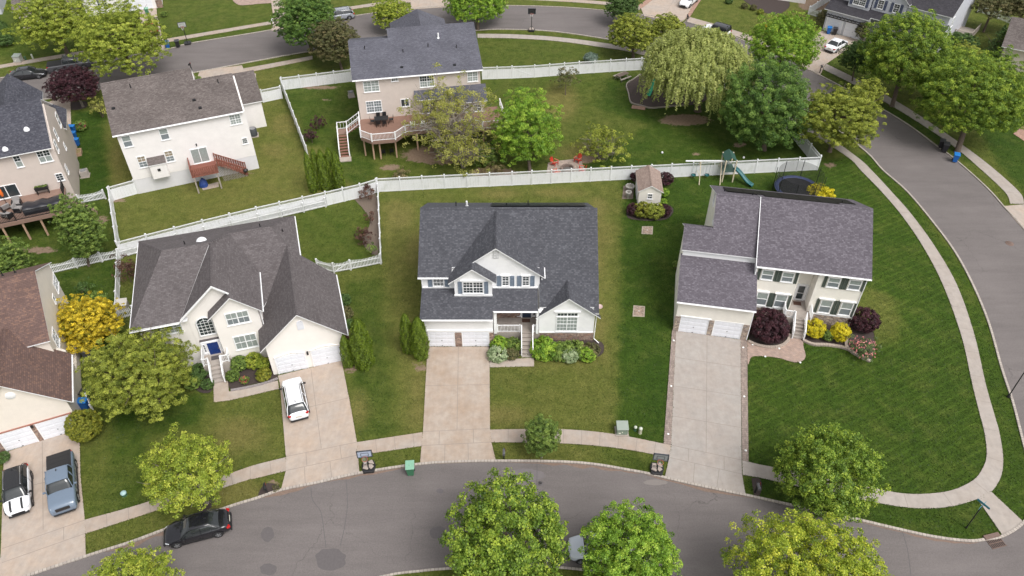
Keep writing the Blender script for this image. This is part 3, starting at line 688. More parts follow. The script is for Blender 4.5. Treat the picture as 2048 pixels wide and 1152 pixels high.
def door(root, x0, x1, z0, z1, y, mat, rz=0, at=None, lite=False):
    b = MB(); b.box(x0, -.04, z0, x1, .02, z1)
    w_ = x1 - x0
    if not lite:
        for r_ in ((.08, .3), (.36, .62), (.68, .93)):
            for c in ((.1, .46), (.54, .9)): b.box(x0 + w_ * c[0], -.055, z0 + (z1 - z0) * r_[0], x0 + w_ * c[1], -.038, z0 + (z1 - z0) * r_[1])
    o = b.build('front_door', mat, root, loc=at if at else (0, y, 0), rz=rz, bevel=.006)
    if lite:
        g = MB(); g.box(x0 + .12, -.055, z0 + (z1 - z0) * .5, x1 - .12, -.038, z1 - .15); g.box(x0 + .12, -.055, z0 + .2, x1 - .12, -.038, z0 + (z1 - z0) * .46); g.build('pane', GL, o)
    h = MB(); h.lathe([(0, -.1), (.03, -.09), (.03, -.07), (.012, -.05), (.012, -.03)], (x1 - .09, 0, z0 + (z1 - z0) * .45), 8, axis='y'); h.build('handle', plain('brass', (.45, .33, .14), .3, .1, 3, .8), o)
    t = MB(); f = .09; t.box(x0 - f, -.06, z0, x0 - .004, .02, z1 + f); t.box(x1 + .004, -.06, z0, x1 + f, .02, z1 + f); t.box(x0 - .004, -.06, z1 + .004, x1 + .004, .02, z1 + f)
    t.build('door_frame', WHITE, o); return o
def railing(root, pts, h=.95, sp=.13, mat=WHITE, post=.1, name='railing', bal=.035, posts=True):
    """pts: floor-level 3-D points; balusters between two rails"""
    b = MB()
    for a, c in zip(pts[:-1], pts[1:]):
        a, c = Vector(a), Vector(c); L = (c - a).length; rz = math.atan2((c - a).y, (c - a).x); hl = math.hypot((c - a).x, (c - a).y); ry = -math.atan2(c.z - a.z, hl)
        b.obox((a + c) / 2 + Vector((0, 0, h)), (L, .08, .06), rz, ry=ry); b.obox((a + c) / 2 + Vector((0, 0, .1)), (L, .05, .05), rz, ry=ry)
        n = max(1, int(hl / sp))
        for k in range(1, n): p = a.lerp(c, k / n); b.box(p.x - bal / 2, p.y - bal / 2, p.z + .12, p.x + bal / 2, p.y + bal / 2, p.z + h - .03)
    if posts:
        for p in pts: b.box(p[0] - post / 2, p[1] - post / 2, p[2] - .05, p[0] + post / 2, p[1] + post / 2, p[2] + h + .1)
    return b.build(name, mat, root)
def steps(root, x0, x1, y_top, z_top, y_bot, n, mat, rail=True, side=True, railmat=WHITE, z_bot=0):
    """flight descending towards -y"""
    b = MB(); dz = (z_top - z_bot) / n; dy = (y_top - y_bot) / n
    for k in range(n):
        z = z_top - dz * (k + 1); b.box(x0, y_bot + dy * (n - 1 - k), z_bot - .05, x1, y_bot + dy * (n - k) - .003, z + .001 * k + dz * .0)
        b.box(x0 - .02, y_bot + dy * (n - 1 - k) - .03, z - .05, x1 + .02, y_bot + dy * (n - 1 - k) + .03, z + .012)
    o = b.build('steps', mat, root)
    if rail:
        for x in (x0, x1): railing(root, [(x, y_top, z_top), (x, y_bot + .1, z_bot + dz)], .85, .14, railmat, .09)
    return o
def pipe(root, x, y, z, h=.35, mat=None, r=.05):
    b = MB(); b.tube([(x, y, z - .2), (x, y, z + h)], r, 8); b.lathe([(r * 2.4, -.12), (r * 1.1, .02), (r, .05)], (x, y, z), 8); b.build('vent_pipe', mat or BLACK, root)
def box_vent(root, x, y, z, mat=None):
    b = MB(); b.obox((x, y, z), (.35, .35, .12)); b.build('roof_vent', mat or DARKM, root, bevel=.02)
def ridge_cap(b, p, q, w_=.16, m=0):
    p, q = Vector(p), Vector(q); d = (q - p); n = max(2, int(d.length / .3)); side = d.cross(Vector((0, 0, 1))).normalized() * w_
    for k in range(n):
        a, c = p + d * (k / n), p + d * ((k + .93) / n)
        dn = Vector((0, 0, -.09)); up = Vector((0, 0, .035 + .01 * (k % 2)))
        b.face([a + up, a + side + dn + up, c + side + dn + up * .6, c + up * .6], m); b.face([a + up, c + up * .6, c - side + dn + up * .6, a - side + dn + up], m)
def gutter(root, p, q, mat=WHITE):
    b = MB(); b.tube([p, q], .05, 6, 0, False); return b.build('gutter', mat, root)
def downspout(root, pts, mat=WHITE):
    b = MB(); b.tube(pts, .045, 6, 0, False); return b.build('downspout', mat, root)

# ---------------------------------------------------------------- house 1: white house, slate grey roof (centre)
H1 = thing('house', 'white house with slate grey roof, blue shutters and two garage doors, picture centre', 'house', (0, 48.65, 0))
b = MB()
b.box(-7.75, .1, 0, -1.7, 3, 3.5)
b.px([(2.8, 0), (2.8, 6.02), (8.15, 9.25), (13.3, 6.0), (13.3, 0)], -7.95, 2.4)
b.px([(.9, 0), (.9, 3.45), (1.5, 3.9), (8.15, 9.2), (13.28, 5.97), (13.28, 0)], 2.403, 7.35)
b.py([(-5, 4.4), (-5, 6.4), (-1.4, 9.2), (2.45, 6.25), (2.45, 4.4)], 2.75, 5.5)
b.py([(-5.05, 4.3), (-5.05, 6.35), (-3.44, 7.55), (-1.76, 6.3), (-1.76, 4.3)], 1.9, 3.1)
b.py([(2.5, .97), (2.5, 3.1), (4.95, 5.05), (7.37, 3.15), (7.37, .97)], .87, 3)
b.build('wall', SIDW, H1)
b = MB(); b.box(2.48, .83, 0, 7.39, 1.2, .965)
b.box(-5.12, .02, 0, -4.5, .3, 1.75); b.box(-2.03, .02, 0, -1.66, .4, 1.75); b.box(-7.77, .02, 0, -7.52, .3, 1.2); b.box(-1.64, 2.68, 1.1, .72, 2.75, 3.4)
b.parts('stone_veneer', STONE1, H1)
b = MB()
lp = lambda y: 6.2 + .6 * (y - 2.48)
rp = lambda y: 3.4 + .816 * (y - .55)
b.slab([(-8.28, 2.48, 6.2), (-5.3, 2.48, 6.2), (-5.3, 3.3, 6.692), (2.42, 3.3, 6.692), (2.42, 8.15, 9.6), (-8.28, 8.15, 9.6)])
b.slab([(-8.28, 8.15, 9.6), (7.45, 8.15, 9.6), (7.45, 13.65, 6.2), (-8.28, 13.65, 6.2)])
b.slab([(2.423, 1.15, 3.89), (7.28, 1.15, 3.89), (7.28, .7, 3.522), (7.7, .7, 3.522), (7.7, 8.15, 9.602), (2.423, 8.15, 9.602)])
b.slab([(-8.05, -.35, 3.8), (-1.68, -.35, 3.8), (-1.68, .45, 4.06), (2.3, .45, 4.06), (2.3, 2.85, 4.76), (-8.05, 2.85, 4.76)])
b.slab([(-1.4, 2.45, 9.5), (-1.4, 8.0, 9.5), (-5.56, 2.6, 6.26), (-5.56, 1.55, 6.26), (-3.44, 1.55, 7.91), (-3.44, 2.45, 7.91)])
b.slab([(-3.44, 1.55, 7.908), (-3.44, 2.9, 7.908), (-1.38, 2.9, 6.3), (-1.38, 1.55, 6.3)])
b.slab([(-1.4, 2.45, 9.5), (2.85, 2.45, 6.2), (2.85, 4.02, 6.2), (-1.4, 8.0, 9.5)])
b.slab([(4.95, .55, 5.42), (4.95, 3.05, 5.42), (2.1, .85, 3.1), (2.1, .55, 3.1)]); b.slab([(4.95, .55, 5.42), (7.85, .55, 3.1), (7.85, .85, 3.1), (4.95, 3.05, 5.42)])
ridge_cap(b, (-8.25, 8.15, 9.6), (7.4, 8.15, 9.6)); ridge_cap(b, (-1.4, 2.5, 9.5), (-1.4, 7.9, 9.5)); ridge_cap(b, (4.95, .6, 5.42), (4.95, 3, 5.42)); ridge_cap(b, (-3.44, 1.6, 7.91), (-3.44, 2.6, 7.91))
RF = b.build('roof', [SH1, WHITE], H1)
for x, h_, m in ((-5.2, .45, BLACK), (-4.2, .5, WHITE)): pipe(RF, x, 10.0, 8.5, h_, m, .05 if m is BLACK else .09)
pipe(RF, 1.5, 10.4, 8.3, .5); pipe(RF, 2.65, 3.1, 5.5, .1, WHITE, .04); pipe(RF, -.5, 10, 8.5, .3)
b = MB()
for k in range(5):
    for r_ in range(3):
        x = -1.9 + k * 1.75; ya = 9.0 + r_ * 1.05; za = 9.6 - (ya - 8.15) * .618
        b.ext([(x, ya, za + .1), (x + 1.7, ya, za + .1), (x + 1.7, ya + 1.0, za + .1 - .618), (x, ya + 1.0, za + .1 - .618)], (0, 0, .04))
b.build('solar_panel', plain('solar_glass', (.012, .014, .022), .4, .2, 2, 0), RF)
gutter(H1, (-8.28, 2.42, 6.1), (-1.42 - 4.14, 2.42, 6.1)); gutter(H1, (-8.05, -.4, 3.7), (-1.68, -.4, 3.7)); gutter(H1, (2.9, 2.45, 6.12), (2.9, 3.9, 6.12)); gutter(H1, (-1.6, .4, 3.96), (2.25, .4, 3.96))
downspout(H1, [(-7.98, 2.4, 6.05), (-7.98, 2.7, 5.8), (-7.98, 2.72, 4.75)]); downspout(H1, [(7.5, .8, 3.0), (7.45, .8, .3), (7.9, .4, .1)]); downspout(H1, [(2.44, .8, 3.0), (2.44, .8, .2)])
BLUE = plain('blue_grey_shutter', (.20, .245, .31), .5, .08)
win(H1, -7.02, -6.02, 4.92, 5.9, 2.79, 1, (3, 2)); shutter(H1, -7.46, -7.08, 4.86, 5.9, 2.79, BLUE); shutter(H1, -5.97, -5.6, 4.86, 5.9, 2.79, BLUE)
win(H1, -4.33, -2.5, 4.88, 6.24, 1.89, 2, (3, 2)); shutter(H1, -4.74, -4.38, 4.84, 6.24, 1.89, BLUE); shutter(H1, -2.44, -2.08, 4.84, 6.24, 1.89, BLUE)
for x in (-.9, .89):
    win(H1, x, x + .66, 5.02, 6.15, 2.74, 1, (2, 2)); shutter(H1, x - .45, x - .06, 4.98, 6.17, 2.74, BLUE); shutter(H1, x + .72, x + 1.11, 4.98, 6.17, 2.74, BLUE)
win(H1, 3.96, 5.88, 1.2, 3.0, .86, 2, (3, 2), GLC, lower=GLC); win(H1, 3.96, 5.88, 3.03, 3.52, .86, 2, (3, 1), GL, sash=False)
b = MB()
b.box(-4.5, 1.78, 6.32, -2.3, 1.9, 6.42); b.box(3.75, .74, 3.56, 6.1, .88, 3.68)
for x in (-.57, 1.22): b.box(x - .45, 2.64, 6.2, x + .45, 2.76, 6.3)
b.box(-5.1, 1.85, 4.55, -1.72, 1.9, 4.72); b.box(-7.7, -.0, 1.93, -1.7, .1, 2.12); b.box(-7.98, 2.72, 4.72, -5.05, 2.8, 4.84); b.box(-1.7, 2.68, 4.74, 2.44, 2.75, 4.86)
b.box(2.46, .82, .97, 7.4, .87, 1.07)
b.parts('wall_trim', WHITE, H1)
b = MB(); b.box(-1.64, 2.7, 8.2, -1.13, 2.75, 9.0)
for k in range(6): b.box(-1.6, 2.67, 8.25 + k * .12, -1.17, 2.7, 8.31 + k * .12)
b.build('gable_vent', plain('vent_grey', (.6, .6, .6), .6), H1)
garage_door(H1, -7.42, -5.2, 1.88, .09); garage_door(H1, -4.42, -2.12, 1.88, .09)
b = MB(); b.box(-1.66, .75, 0, 2.48, 2.8, 1.1); b.build('porch_floor', CONC2, H1)
b = MB(); b.box(-1.62, .6, 1.1, -1.36, .86, 4.0); b.box(2.16, .6, 1.1, 2.36, .8, 4.0); b.box(-1.62, .58, 3.72, 2.36, .8, 3.88); b.parts('porch_column', WHITE, H1)
railing(H1, [(-1.3, .82, 1.1), (.72, .82, 1.1)], .85, .12); railing(H1, [(1.95, .82, 1.1), (2.15, .82, 1.1)], .85, .12)
steps(H1, .86, 1.86, .74, 1.1, -1.25, 6, CONC2)
door(H1, .95, 1.75, 1.1, 3.15, 2.74, plain('navy_door', (.03, .05, .09), .4))
win(H1, .5, .85, 1.3, 3.1, 2.74, 1, (1, 3), GL, sash=False); win(H1, 1.88, 2.2, 1.3, 3.1, 2.74, 1, (1, 3), GL, sash=False)
b = MB(); b.box(.93, 2.05, 1.104, 1.66, 2.5, 1.12); tag(b.build('doormat', plain('brown_mat', (.10, .05, .035), .95, .3, 9), None), 'brown doormat on the porch of the white house with blue shutters', 'doormat').location = (0, 48.65, 0)
b = MB(); b.lathe([(0, 0), (.12, .02), (.26, .09), (.30, .14)], (0, 0, 0), 16, sx=.9); b.tube([(0, 0, 0), (.1, 0, .35)], .012, 6); b.tube([(0, 0, -.05), (-.3, 0, -.3)], .02, 6)
b.build('satellite_dish', plain('dish_pink', (.6, .45, .43), .5), H1, loc=(7.85, 1.7, 3.3))

# ---------------------------------------------------------------- house 2: beige house, purple grey roof (right)
H2 = thing('house', 'beige house with purple grey roof and dark green shutters on the striped corner lawn', 'house', (14.87, 50.71, 0), R(-10.5))
b = MB()
b.px([(0, 1.9), (0, 3.75), (4.5, 5.2), (4.5, 1.9)], .06, 6.62)
b.box(.063, .06, 0, 6.617, 4.5, 1.95)
b.px([(4.45, 0), (4.45, 6.0), (6.1, 7.35), (8.1, 6.0), (8.1, 0)], .06, 2.5)
b.px([(4.45, 0), (4.45, 6.02), (9.1, 9.1), (15.2, 5.9), (15.2, 0)], 2.7, 6.55)
b.px([(3.55, 1.12), (3.55, 6.02), (9.2, 9.12), (15.15, 6.0), (15.15, 0), (5.3, 0), (5.3, 1.12)], 12.0, 16.05)
b.px([(3.55, 1.12), (3.55, 6.02), (9.2, 9.12), (15.15, 6.0), (15.15, 0), (5.3, 0), (5.3, 1.12)], 6.553, 10.45)
b.px([(5.0, 1.12), (5.0, 6.02), (9.2, 9.0), (15.12, 6.0), (15.12, 0), (5.3, 0), (5.3, 1.12)], 10.45, 12.0)
b.build('wall', SIDC, H2)
b = MB(); b.box(6.63, 3.5, 0, 10.5, 5.4, 1.12); b.box(11.95, 3.5, 0, 16.1, 5.4, 1.12); b.box(16.0, 5.4, 0, 16.1, 15.2, .5)
b.box(0, -.04, 0, .5, .1, 1.92); b.box(3.06, -.04, 0, 3.5, .1, 1.92); b.box(6.08, -.04, 0, 6.68, .3, 1.92)
b.parts('stone_veneer', STONE2, H2)
b = MB()
b.slab([(-.15, -.35, 4.0), (6.75, -.35, 4.0), (6.75, 4.55, 5.6), (-.15, 4.55, 5.6)])
L2 = lambda y: 6.3 + .66 * (y - 4.2)
b.slab([(-.15, 4.2, 6.3), (6.52, 4.2, 6.3), (6.52, 9.1, 9.5), (2.45, 9.1, 9.5), (2.45, 6.2, 7.62), (-.15, 6.2, 7.62)])
b.slab([(-.15, 6.2, 7.62), (2.6, 6.2, 7.62), (2.6, 8.4, 6.2), (-.15, 8.4, 6.2)])
b.slab([(2.45, 9.1, 9.5), (6.55, 9.1, 9.5), (6.55, 15.5, 6.1), (2.45, 15.5, 6.1)])
b.slab([(6.47, 3.2, 6.2), (16.32, 3.2, 6.2), (16.32, 9.15, 9.55), (6.47, 9.15, 9.55)])
b.slab([(6.47, 9.15, 9.55), (16.32, 9.15, 9.55), (16.32, 15.5, 6.1), (6.47, 15.5, 6.1)])
ridge_cap(b, (2.5, 9.1, 9.5), (6.4, 9.1, 9.5)); ridge_cap(b, (6.5, 9.15, 9.55), (16.3, 9.15, 9.55)); ridge_cap(b, (-.1, 6.2, 7.62), (2.4, 6.2, 7.62))
RF = b.build('roof', [SH2, WHITE], H2)
for x, y in ((3.4, 11.2), (5.9, 10.4), (14.2, 11.4)): pipe(RF, x, y, 9.5 - (y - 9.1) * .55, .4)
b = MB()
for k in range(7):
    for r_ in range(4):
        x = 3.6 + k * 1.68; ya = 9.9 + r_ * 1.08
        if k in (0, 1) and r_ == 0: continue
        if k == 6 and r_ == 0: continue
        za = 9.5 - (ya - 9.1) * .54
        b.ext([(x, ya, za + .1), (x + 1.64, ya, za + .1), (x + 1.64, ya + 1.04, za + .1 - .56), (x, ya + 1.04, za + .1 - .56)], (0, 0, .04))
b.build('solar_panel', plain('solar_olive', (.022, .021, .018), .8, .15, 2, 0), RF)
for _n in ('solar_olive', 'solar_glass'): bpy.data.materials[_n].node_tree.nodes['Principled BSDF'].inputs['Specular IOR Level'].default_value = .12
b = MB()
b.box(.0, 4.40, 5.5, 6.5, 4.46, 6.05); b.ext([(6.47, 3.2, 6.03), (6.47, 9.15, 9.38), (6.47, 9.15, 9.58), (6.47, 3.2, 6.23)], (-.05, 0, 0))
b.ext([(6.6, 3.2, 5.2), (6.6, 3.2, 6.0), (6.6, 4.3, 6.0), (6.6, 4.3, 5.4)], (-.1, 0, 0)); b.box(6.6, 3.48, 1.1, 16.12, 3.55, 1.22)
for x0_, x1_ in ((7.2, 8.3), (8.8, 10.2), (12.7, 14.1), (14.5, 15.95)): b.box(x0_, 3.42, 3.02, x1_, 3.56, 3.12)
b.box(.45, -.08, 2.0, 3.2, .02, 2.1)
b.parts('wall_trim', WHITE, H2)
gutter(H2, (-.15, -.4, 3.9), (6.75, -.4, 3.9)); gutter(H2, (6.5, 3.14, 6.1), (16.32, 3.14, 6.1))
downspout(H2, [(6.66, -.25, 3.9), (6.66, .05, 3.6), (6.66, -.06, .1)]); downspout(H2, [(16.1, 3.2, 6), (16.08, 3.5, 5.7), (16.08, 3.5, .1)])
GRS = plain('dark_green_shutter', (.085, .105, .09), .5, .1)
for x in (7.15, 8.92): win(H2, x, x + 1.05, 4.5, 5.65, 3.54, 1, None, GLC, lower=GLB)
for x in (12.9, 14.7): win(H2, x, x + 1.05, 4.5, 5.65, 3.54, 1, None, GLC, lower=GLB)
for x in (8.27, 8.58, 10.05, 12.53, 14.02, 14.33, 15.82, 6.78): shutter(H2, x, x + .28, 4.42, 5.72, 3.54, GRS)
for x in (7.25, 8.95, 12.95, 14.75): win(H2, x, x + 1.05, 1.36, 2.95, 3.54, 1, None, GLC, lower=GLB)
for x in (8.35, 8.62, 10.08, 12.58, 14.07, 14.38, 15.86): shutter(H2, x, x + .27, 1.3, 3.0, 3.54, GRS)
win(H2, 10.55, 11.9, 4.75, 5.9, 4.98, 1, None, GL, sash=False)
door(H2, 10.95, 11.75, 1.3, 3.2, 4.98, plain('white_door', (.75, .75, .78), .4), lite=True)
win(H2, 11.8, 11.98, 1.5, 3.1, 4.98, 1, (1, 3), GL, sash=False)
b = MB(); b.box(10.5, 2.25, 0, 12.3, 5.0, 1.3); b.box(9.85, 2.25, 0, 10.5, 3.5, 1.3); b.build('porch_floor', CONC2, H2)
railing(H2, [(9.9, 3.4, 1.3), (9.9, 2.35, 1.3), (10.65, 2.35, 1.3)], .85, .12); railing(H2, [(12.25, 2.35, 1.3), (12.25, 3.4, 1.3)], .85, .12)
steps(H2, 10.75, 11.75, 2.25, 1.3, .75, 6, CONC2)
garage_door(H2, .56, 3.0, 1.92, .04); garage_door(H2, 3.6, 6.0, 1.92, .04)
win(H2, -11.5, -10.6, 2.6, 3.9, at=(.06 + 2.64, 0, 0), rz=R(-90)); win(H2, -12.2, -11.1, 6.6, 7.8, at=(2.7, 0, 0), rz=R(-90)); win(H2, -9.2, -8.3, 6.4, 7.5, at=(2.7, 0, 0), rz=R(-90))
b = MB(); b.box(10.9, 4.2, 1.304, 11.6, 4.7, 1.32); dm = b.build('doormat', plain('brown_mat', (.10, .05, .035)), None); tag(dm, 'dark doormat at the door of the beige house with green shutters', 'doormat'); dm.location = (14.87, 50.71, 0); dm.rotation_euler.z = R(-10.5)

# ---------------------------------------------------------------- house 3: cream stucco house, hipped brown roof
H3 = thing('house', 'cream stucco house with weathered grey brown hip roof and royal blue front door', 'house', (-20.79, 45.17, 0), R(16.5))
b = MB()
b.py([(0, 0), (0, 3.45), (3.13, 6.45), (6.35, 3.45), (6.35, 0)], .12, 7.6)
b.box(-9.7, 3.2, 0, .1, 14.7, 5.9); b.box(.1, 7.6, 0, 3.7, 14.7, 5.8)
b.py([(-5.75, 0), (-5.75, 6.05), (-3.04, 8.5), (-.1, 5.9), (-.1, 0)], 3.15, 8)
b.py([(-3.75, 0), (-3.75, 6.1), (-1.9, 7.75), (-.05, 5.9), (-.05, 0)], 2.45, 4)
b.build('wall', STUC, H3)
b = MB()
ye = 2.5
b.slab([(-10.15, ye, 6.0), (-7.0, 8.6, 9.0), (-10.15, 14.8, 6.0)])
b.slab([(-10.15, ye, 6.0), (-6.25, ye, 6.0), (-3.1, 8.6, 9.0), (-7.0, 8.6, 9.0)])
b.slab([(-10.15, 14.8, 6.0), (-7.0, 8.6, 9.0), (-3.1, 8.6, 9.0), (-1.65, 11.2, 7.74), (1.95, 11.2, 7.74), (4.05, 14.8, 6.0)])
b.slab([(-3.04, 2.75, 9.0), (-3.04, 8.65, 9.0), (-6.25, 2.55, 6.0), (-6.25, 2.0, 6.0), (-6.2, 2.0, 6.05), (-3.04, 2.0, 9.0)]) if False else b.slab([(-3.04, 2.7, 9.0), (-3.04, 8.6, 9.0), (-6.25, 2.7, 5.98), (-6.25, 2.699, 5.98)])
b.slab([(-3.04, 2.7, 9.0), (-1.87, 2.7, 7.92), (-1.87, 2.05, 7.92), (.35, 2.05, 5.87), (.35, 7.4, 5.87), (-1.65, 11.2, 7.74), (-3.04, 8.6, 9.0)])
b.slab([(-1.87, 2.05, 7.92), (-1.87, 3.2, 7.92), (-4.05, 3.2, 5.95), (-4.05, 2.05, 5.95)])
b.slab([(-1.65, 11.2, 7.742), (1.95, 11.2, 7.742), (4.05, 7.6, 5.95), (3.1, 7.9, 6.0), (-.2, 3.9, 3.95), (.05, 7.4, 5.82)])
b.slab([(1.95, 11.2, 7.742), (4.05, 14.8, 6.0), (4.05, 7.6, 5.95)])
b.slab([(3.13, -.3, 6.8), (3.13, 9.4, 6.8), (-.5, 9.4, 3.4), (-.5, -.3, 3.4)])
b.slab([(3.13, -.3, 6.8), (6.85, -.3, 3.4), (6.85, 8.0, 3.4), (3.9, 8.6, 6.1), (3.13, 9.4, 6.8)])
for p, q in (((-7, 8.6, 9), (-3.04, 8.6, 9)), ((-1.65, 11.2, 7.74), (1.95, 11.2, 7.74)), ((-3.04, 2.8, 9), (-3.04, 8.6, 9)), ((3.13, -.25, 6.8), (3.13, 8.5, 6.8)), ((-10.1, 2.55, 6.03), (-7, 8.6, 9)), ((-10.1, 14.75, 6.03), (-7, 8.6, 9)), ((1.95, 11.2, 7.74), (4.0, 14.75, 6.03)), ((-3.04, 8.6, 9), (-1.65, 11.2, 7.74))): ridge_cap(b, p, q, .13)
RF = b.build('roof', [SH3, WHITE], H3)
for x, y in ((-5.3, 9.7), (1.0, 11.9), (2.9, 11.2)): pipe(RF, x, y, 9.0 - abs(y - 8.6) * .48 if x < 2 else 6.9, .35)
b = MB(); b.lathe([(0, .32), (.25, .27), (.42, .12), (.46, 0)], (-3.95, 10.0, 8.3), 16); b.build('skylight_dome', plain('white_dome', (.85, .86, .9), .2), RF)
b = MB()
for p in ([(-6.25, 2.7), (-3.04, 2.7)],): pass
b.ext([(-6.3, 2.66, 5.78), (-3.04, 2.66, 8.82), (-3.04, 2.66, 9.02), (-6.3, 2.66, 6.0)], (0, -.04, 0)); b.ext([(-3.04, 2.66, 8.82), (-1.87, 2.66, 7.74), (-1.87, 2.66, 7.94), (-3.04, 2.66, 9.02)], (0, -.04, 0))
b.box(-6.2, 2.7, 5.72, -5.7, 3.2, 5.8); b.box(-5.45, 3.05, 2.72, -3.85, 3.17, 2.86)
b.parts('wall_trim', WHITE, H3)
b = MB(); b.box(-5.5, 2.98, 2.86, -3.8, 3.16, 2.96); b.build('door_hood', SH3, H3)
gutter(H3, (-10.2, 2.4, 5.9), (-6.3, 2.4, 5.9)); gutter(H3, (.42, 2.05, 5.78), (.42, 7.3, 5.78)); gutter(H3, (6.9, -.3, 3.3), (6.9, 8.0, 3.3)); gutter(H3, (4.1, 7.6, 5.85), (4.1, 14.8, 5.85)); gutter(H3, (-10.2, 2.5, 5.9), (-10.2, 14.8, 5.9))
downspout(H3, [(.35, 2.4, 5.7), (.1, 2.6, 5.4), (.08, 2.5, 3.4)])
win(H3, -2.75, -.82, 4.6, 6.0, 2.44, 2, (2, 1), GLC, lower=GLB, fr=.09); win(H3, -2.7, -.78, 1.6, 3.24, 2.44, 2, (2, 1), GLC, lower=GLC, fr=.09)
win(H3, -8.4, -6.4, 4.3, 5.55, 3.19, 2, (3, 2), GLC)
# arched window
b = MB(); g = MB(); cx, zc_, rr = -4.6, 4.85, .62
g.py([(cx - rr, 3.5), (cx - rr, zc_)] + [(cx + rr * math.cos(a), zc_ + rr * .95 * math.sin(a)) for a in [math.pi - math.pi * k / 12 for k in range(1, 12)]] + [(cx + rr, zc_), (cx + rr, 3.5)], 3.10, 3.15)
for k in range(4): x = cx - rr + 2 * rr * (k + .5) / 4 + (-.155 if 0 else 0); b.box(cx - rr + 2 * rr * k / 4 - .015, 3.08, 3.5, cx - rr + 2 * rr * k / 4 + .015, 3.1, zc_ + (.25 if k == 1 or k == 3 else .55 if k == 2 else 0))
b.box(cx + rr - .015, 3.08, 3.5, cx + rr + .015, 3.1, zc_)
for k in range(5): b.box(cx - rr, 3.075, 3.5 + k * .34 - .015, cx + rr, 3.095, 3.5 + k * .34 + .015)
arc = [(cx + rr * 1.06 * math.cos(a), 3.08, zc_ + rr * 1.02 * math.sin(a)) for a in [math.pi * k / 14 for k in range(15)]]
b.tube([(cx - rr * 1.06, 3.08, 3.4)] + arc[::-1] + [(cx + rr * 1.06, 3.08, 3.4)], .06, 6); b.tube([(cx + rr * .5 * math.cos(a), 3.08, zc_ + rr * .5 * math.sin(a)) for a in [math.pi * k / 8 for k in range(9)]], .018, 5)
b.box(cx - rr - .1, 3.03, 3.38, cx + rr + .1, 3.14, 3.47)
aw = b.build('window', WHITE, H3); aw['label'] = 'arched window with white grid'; g.build('pane', GL, aw)
door(H3, -5.0, -4.1, 1.2, 2.62, 2.97, plain('royal_blue_door', (.008, .035, .17), .35, .15))
b = MB(); b.box(-5.5, 3.0, 1.2, -3.75, 3.14, 2.72); b.build('door_surround', WHITE, H3)
win(H3, -5.4, -5.14, 1.5, 2.55, 2.99, 1, (1, 3), GL, sash=False); win(H3, -3.95, -3.78, 1.5, 2.55, 2.99, 1, (1, 3), GL, sash=False)
b = MB(); b.box(-5.6, 1.6, 0, -3.4, 3.15, 1.2); b.build('porch_floor', CONC2, H3)
railing(H3, [(-5.55, 3.1, 1.2), (-5.55, 1.7, 1.2), (-5.1, 1.7, 1.2)], .8, .13); railing(H3, [(-4.0, 1.7, 1.2), (-3.45, 1.7, 1.2), (-3.45, 2.4, 1.2)], .8, .13)
steps(H3, -5.05, -4.05, 1.6, 1.2, .2, 5, CONC2)
garage_door(H3, .5, 2.9, 1.98, .1); garage_door(H3, 3.55, 5.9, 1.98, .1)
b = MB()
for x0_, x1_ in ((.4, 3.0), (3.45, 6.0)):
    b.tube([(x0_ + (x1_ - x0_) * k / 8, .06, 2.05 + .28 * math.sin(math.pi * k / 8)) for k in range(9)], .07, 6)
b.build('garage_arch', STUC, H3)
b = MB(); b.py([(2.93, 4.75), (2.93, 5.45)] + [(3.2 + .27 * math.cos(a), 5.45 + .3 * math.sin(a)) for a in [math.pi - math.pi * k / 8 for k in range(1, 8)]] + [(3.47, 5.45), (3.47, 4.75)], .06, .12); b.build('gable_vent', plain('vent_white', (.72, .73, .78), .6), H3)
b = MB(); b.obox((3.22, 0, 1.9), (.16, .16, .3)); b.tube([(3.22, .1, 2.0), (3.22, 0, 2.1)], .02, 6); b.build('wall_lantern', BLACK, H3); b = MB(); b.obox((-3.5, 2.98, 2.2), (.14, .14, .28)); b.build('wall_lantern', BLACK, H3)
b = MB(); b.box(-4.95, 2.2, 1.204, -4.15, 2.7, 1.22); dm = b.build('doormat', plain('grey_mat', (.09, .08, .08), .95), None); tag(dm, 'dark grey doormat in front of the royal blue door', 'doormat'); dm.location = (-20.79, 45.17, 0); dm.rotation_euler.z = R(16.5)
b = MB(); b.lathe([(.14, -.03), (.2, 0), (.2, .02), (.14, .03)], (0, 0, 0), 14, axis='y'); wr = b.build('wreath', plain('wreath_straw', (.45, .42, .36), .9, .5, 20), None); tag(wr, 'pale wreath hanging on the royal blue front door', 'wreath')
_a = R(16.5); wr.location = (-20.79 + -4.55 * math.cos(_a) - 3.02 * math.sin(_a), 45.17 - 4.55 * math.sin(_a) + 3.02 * math.cos(_a), 2.2); wr.rotation_euler.z = _a

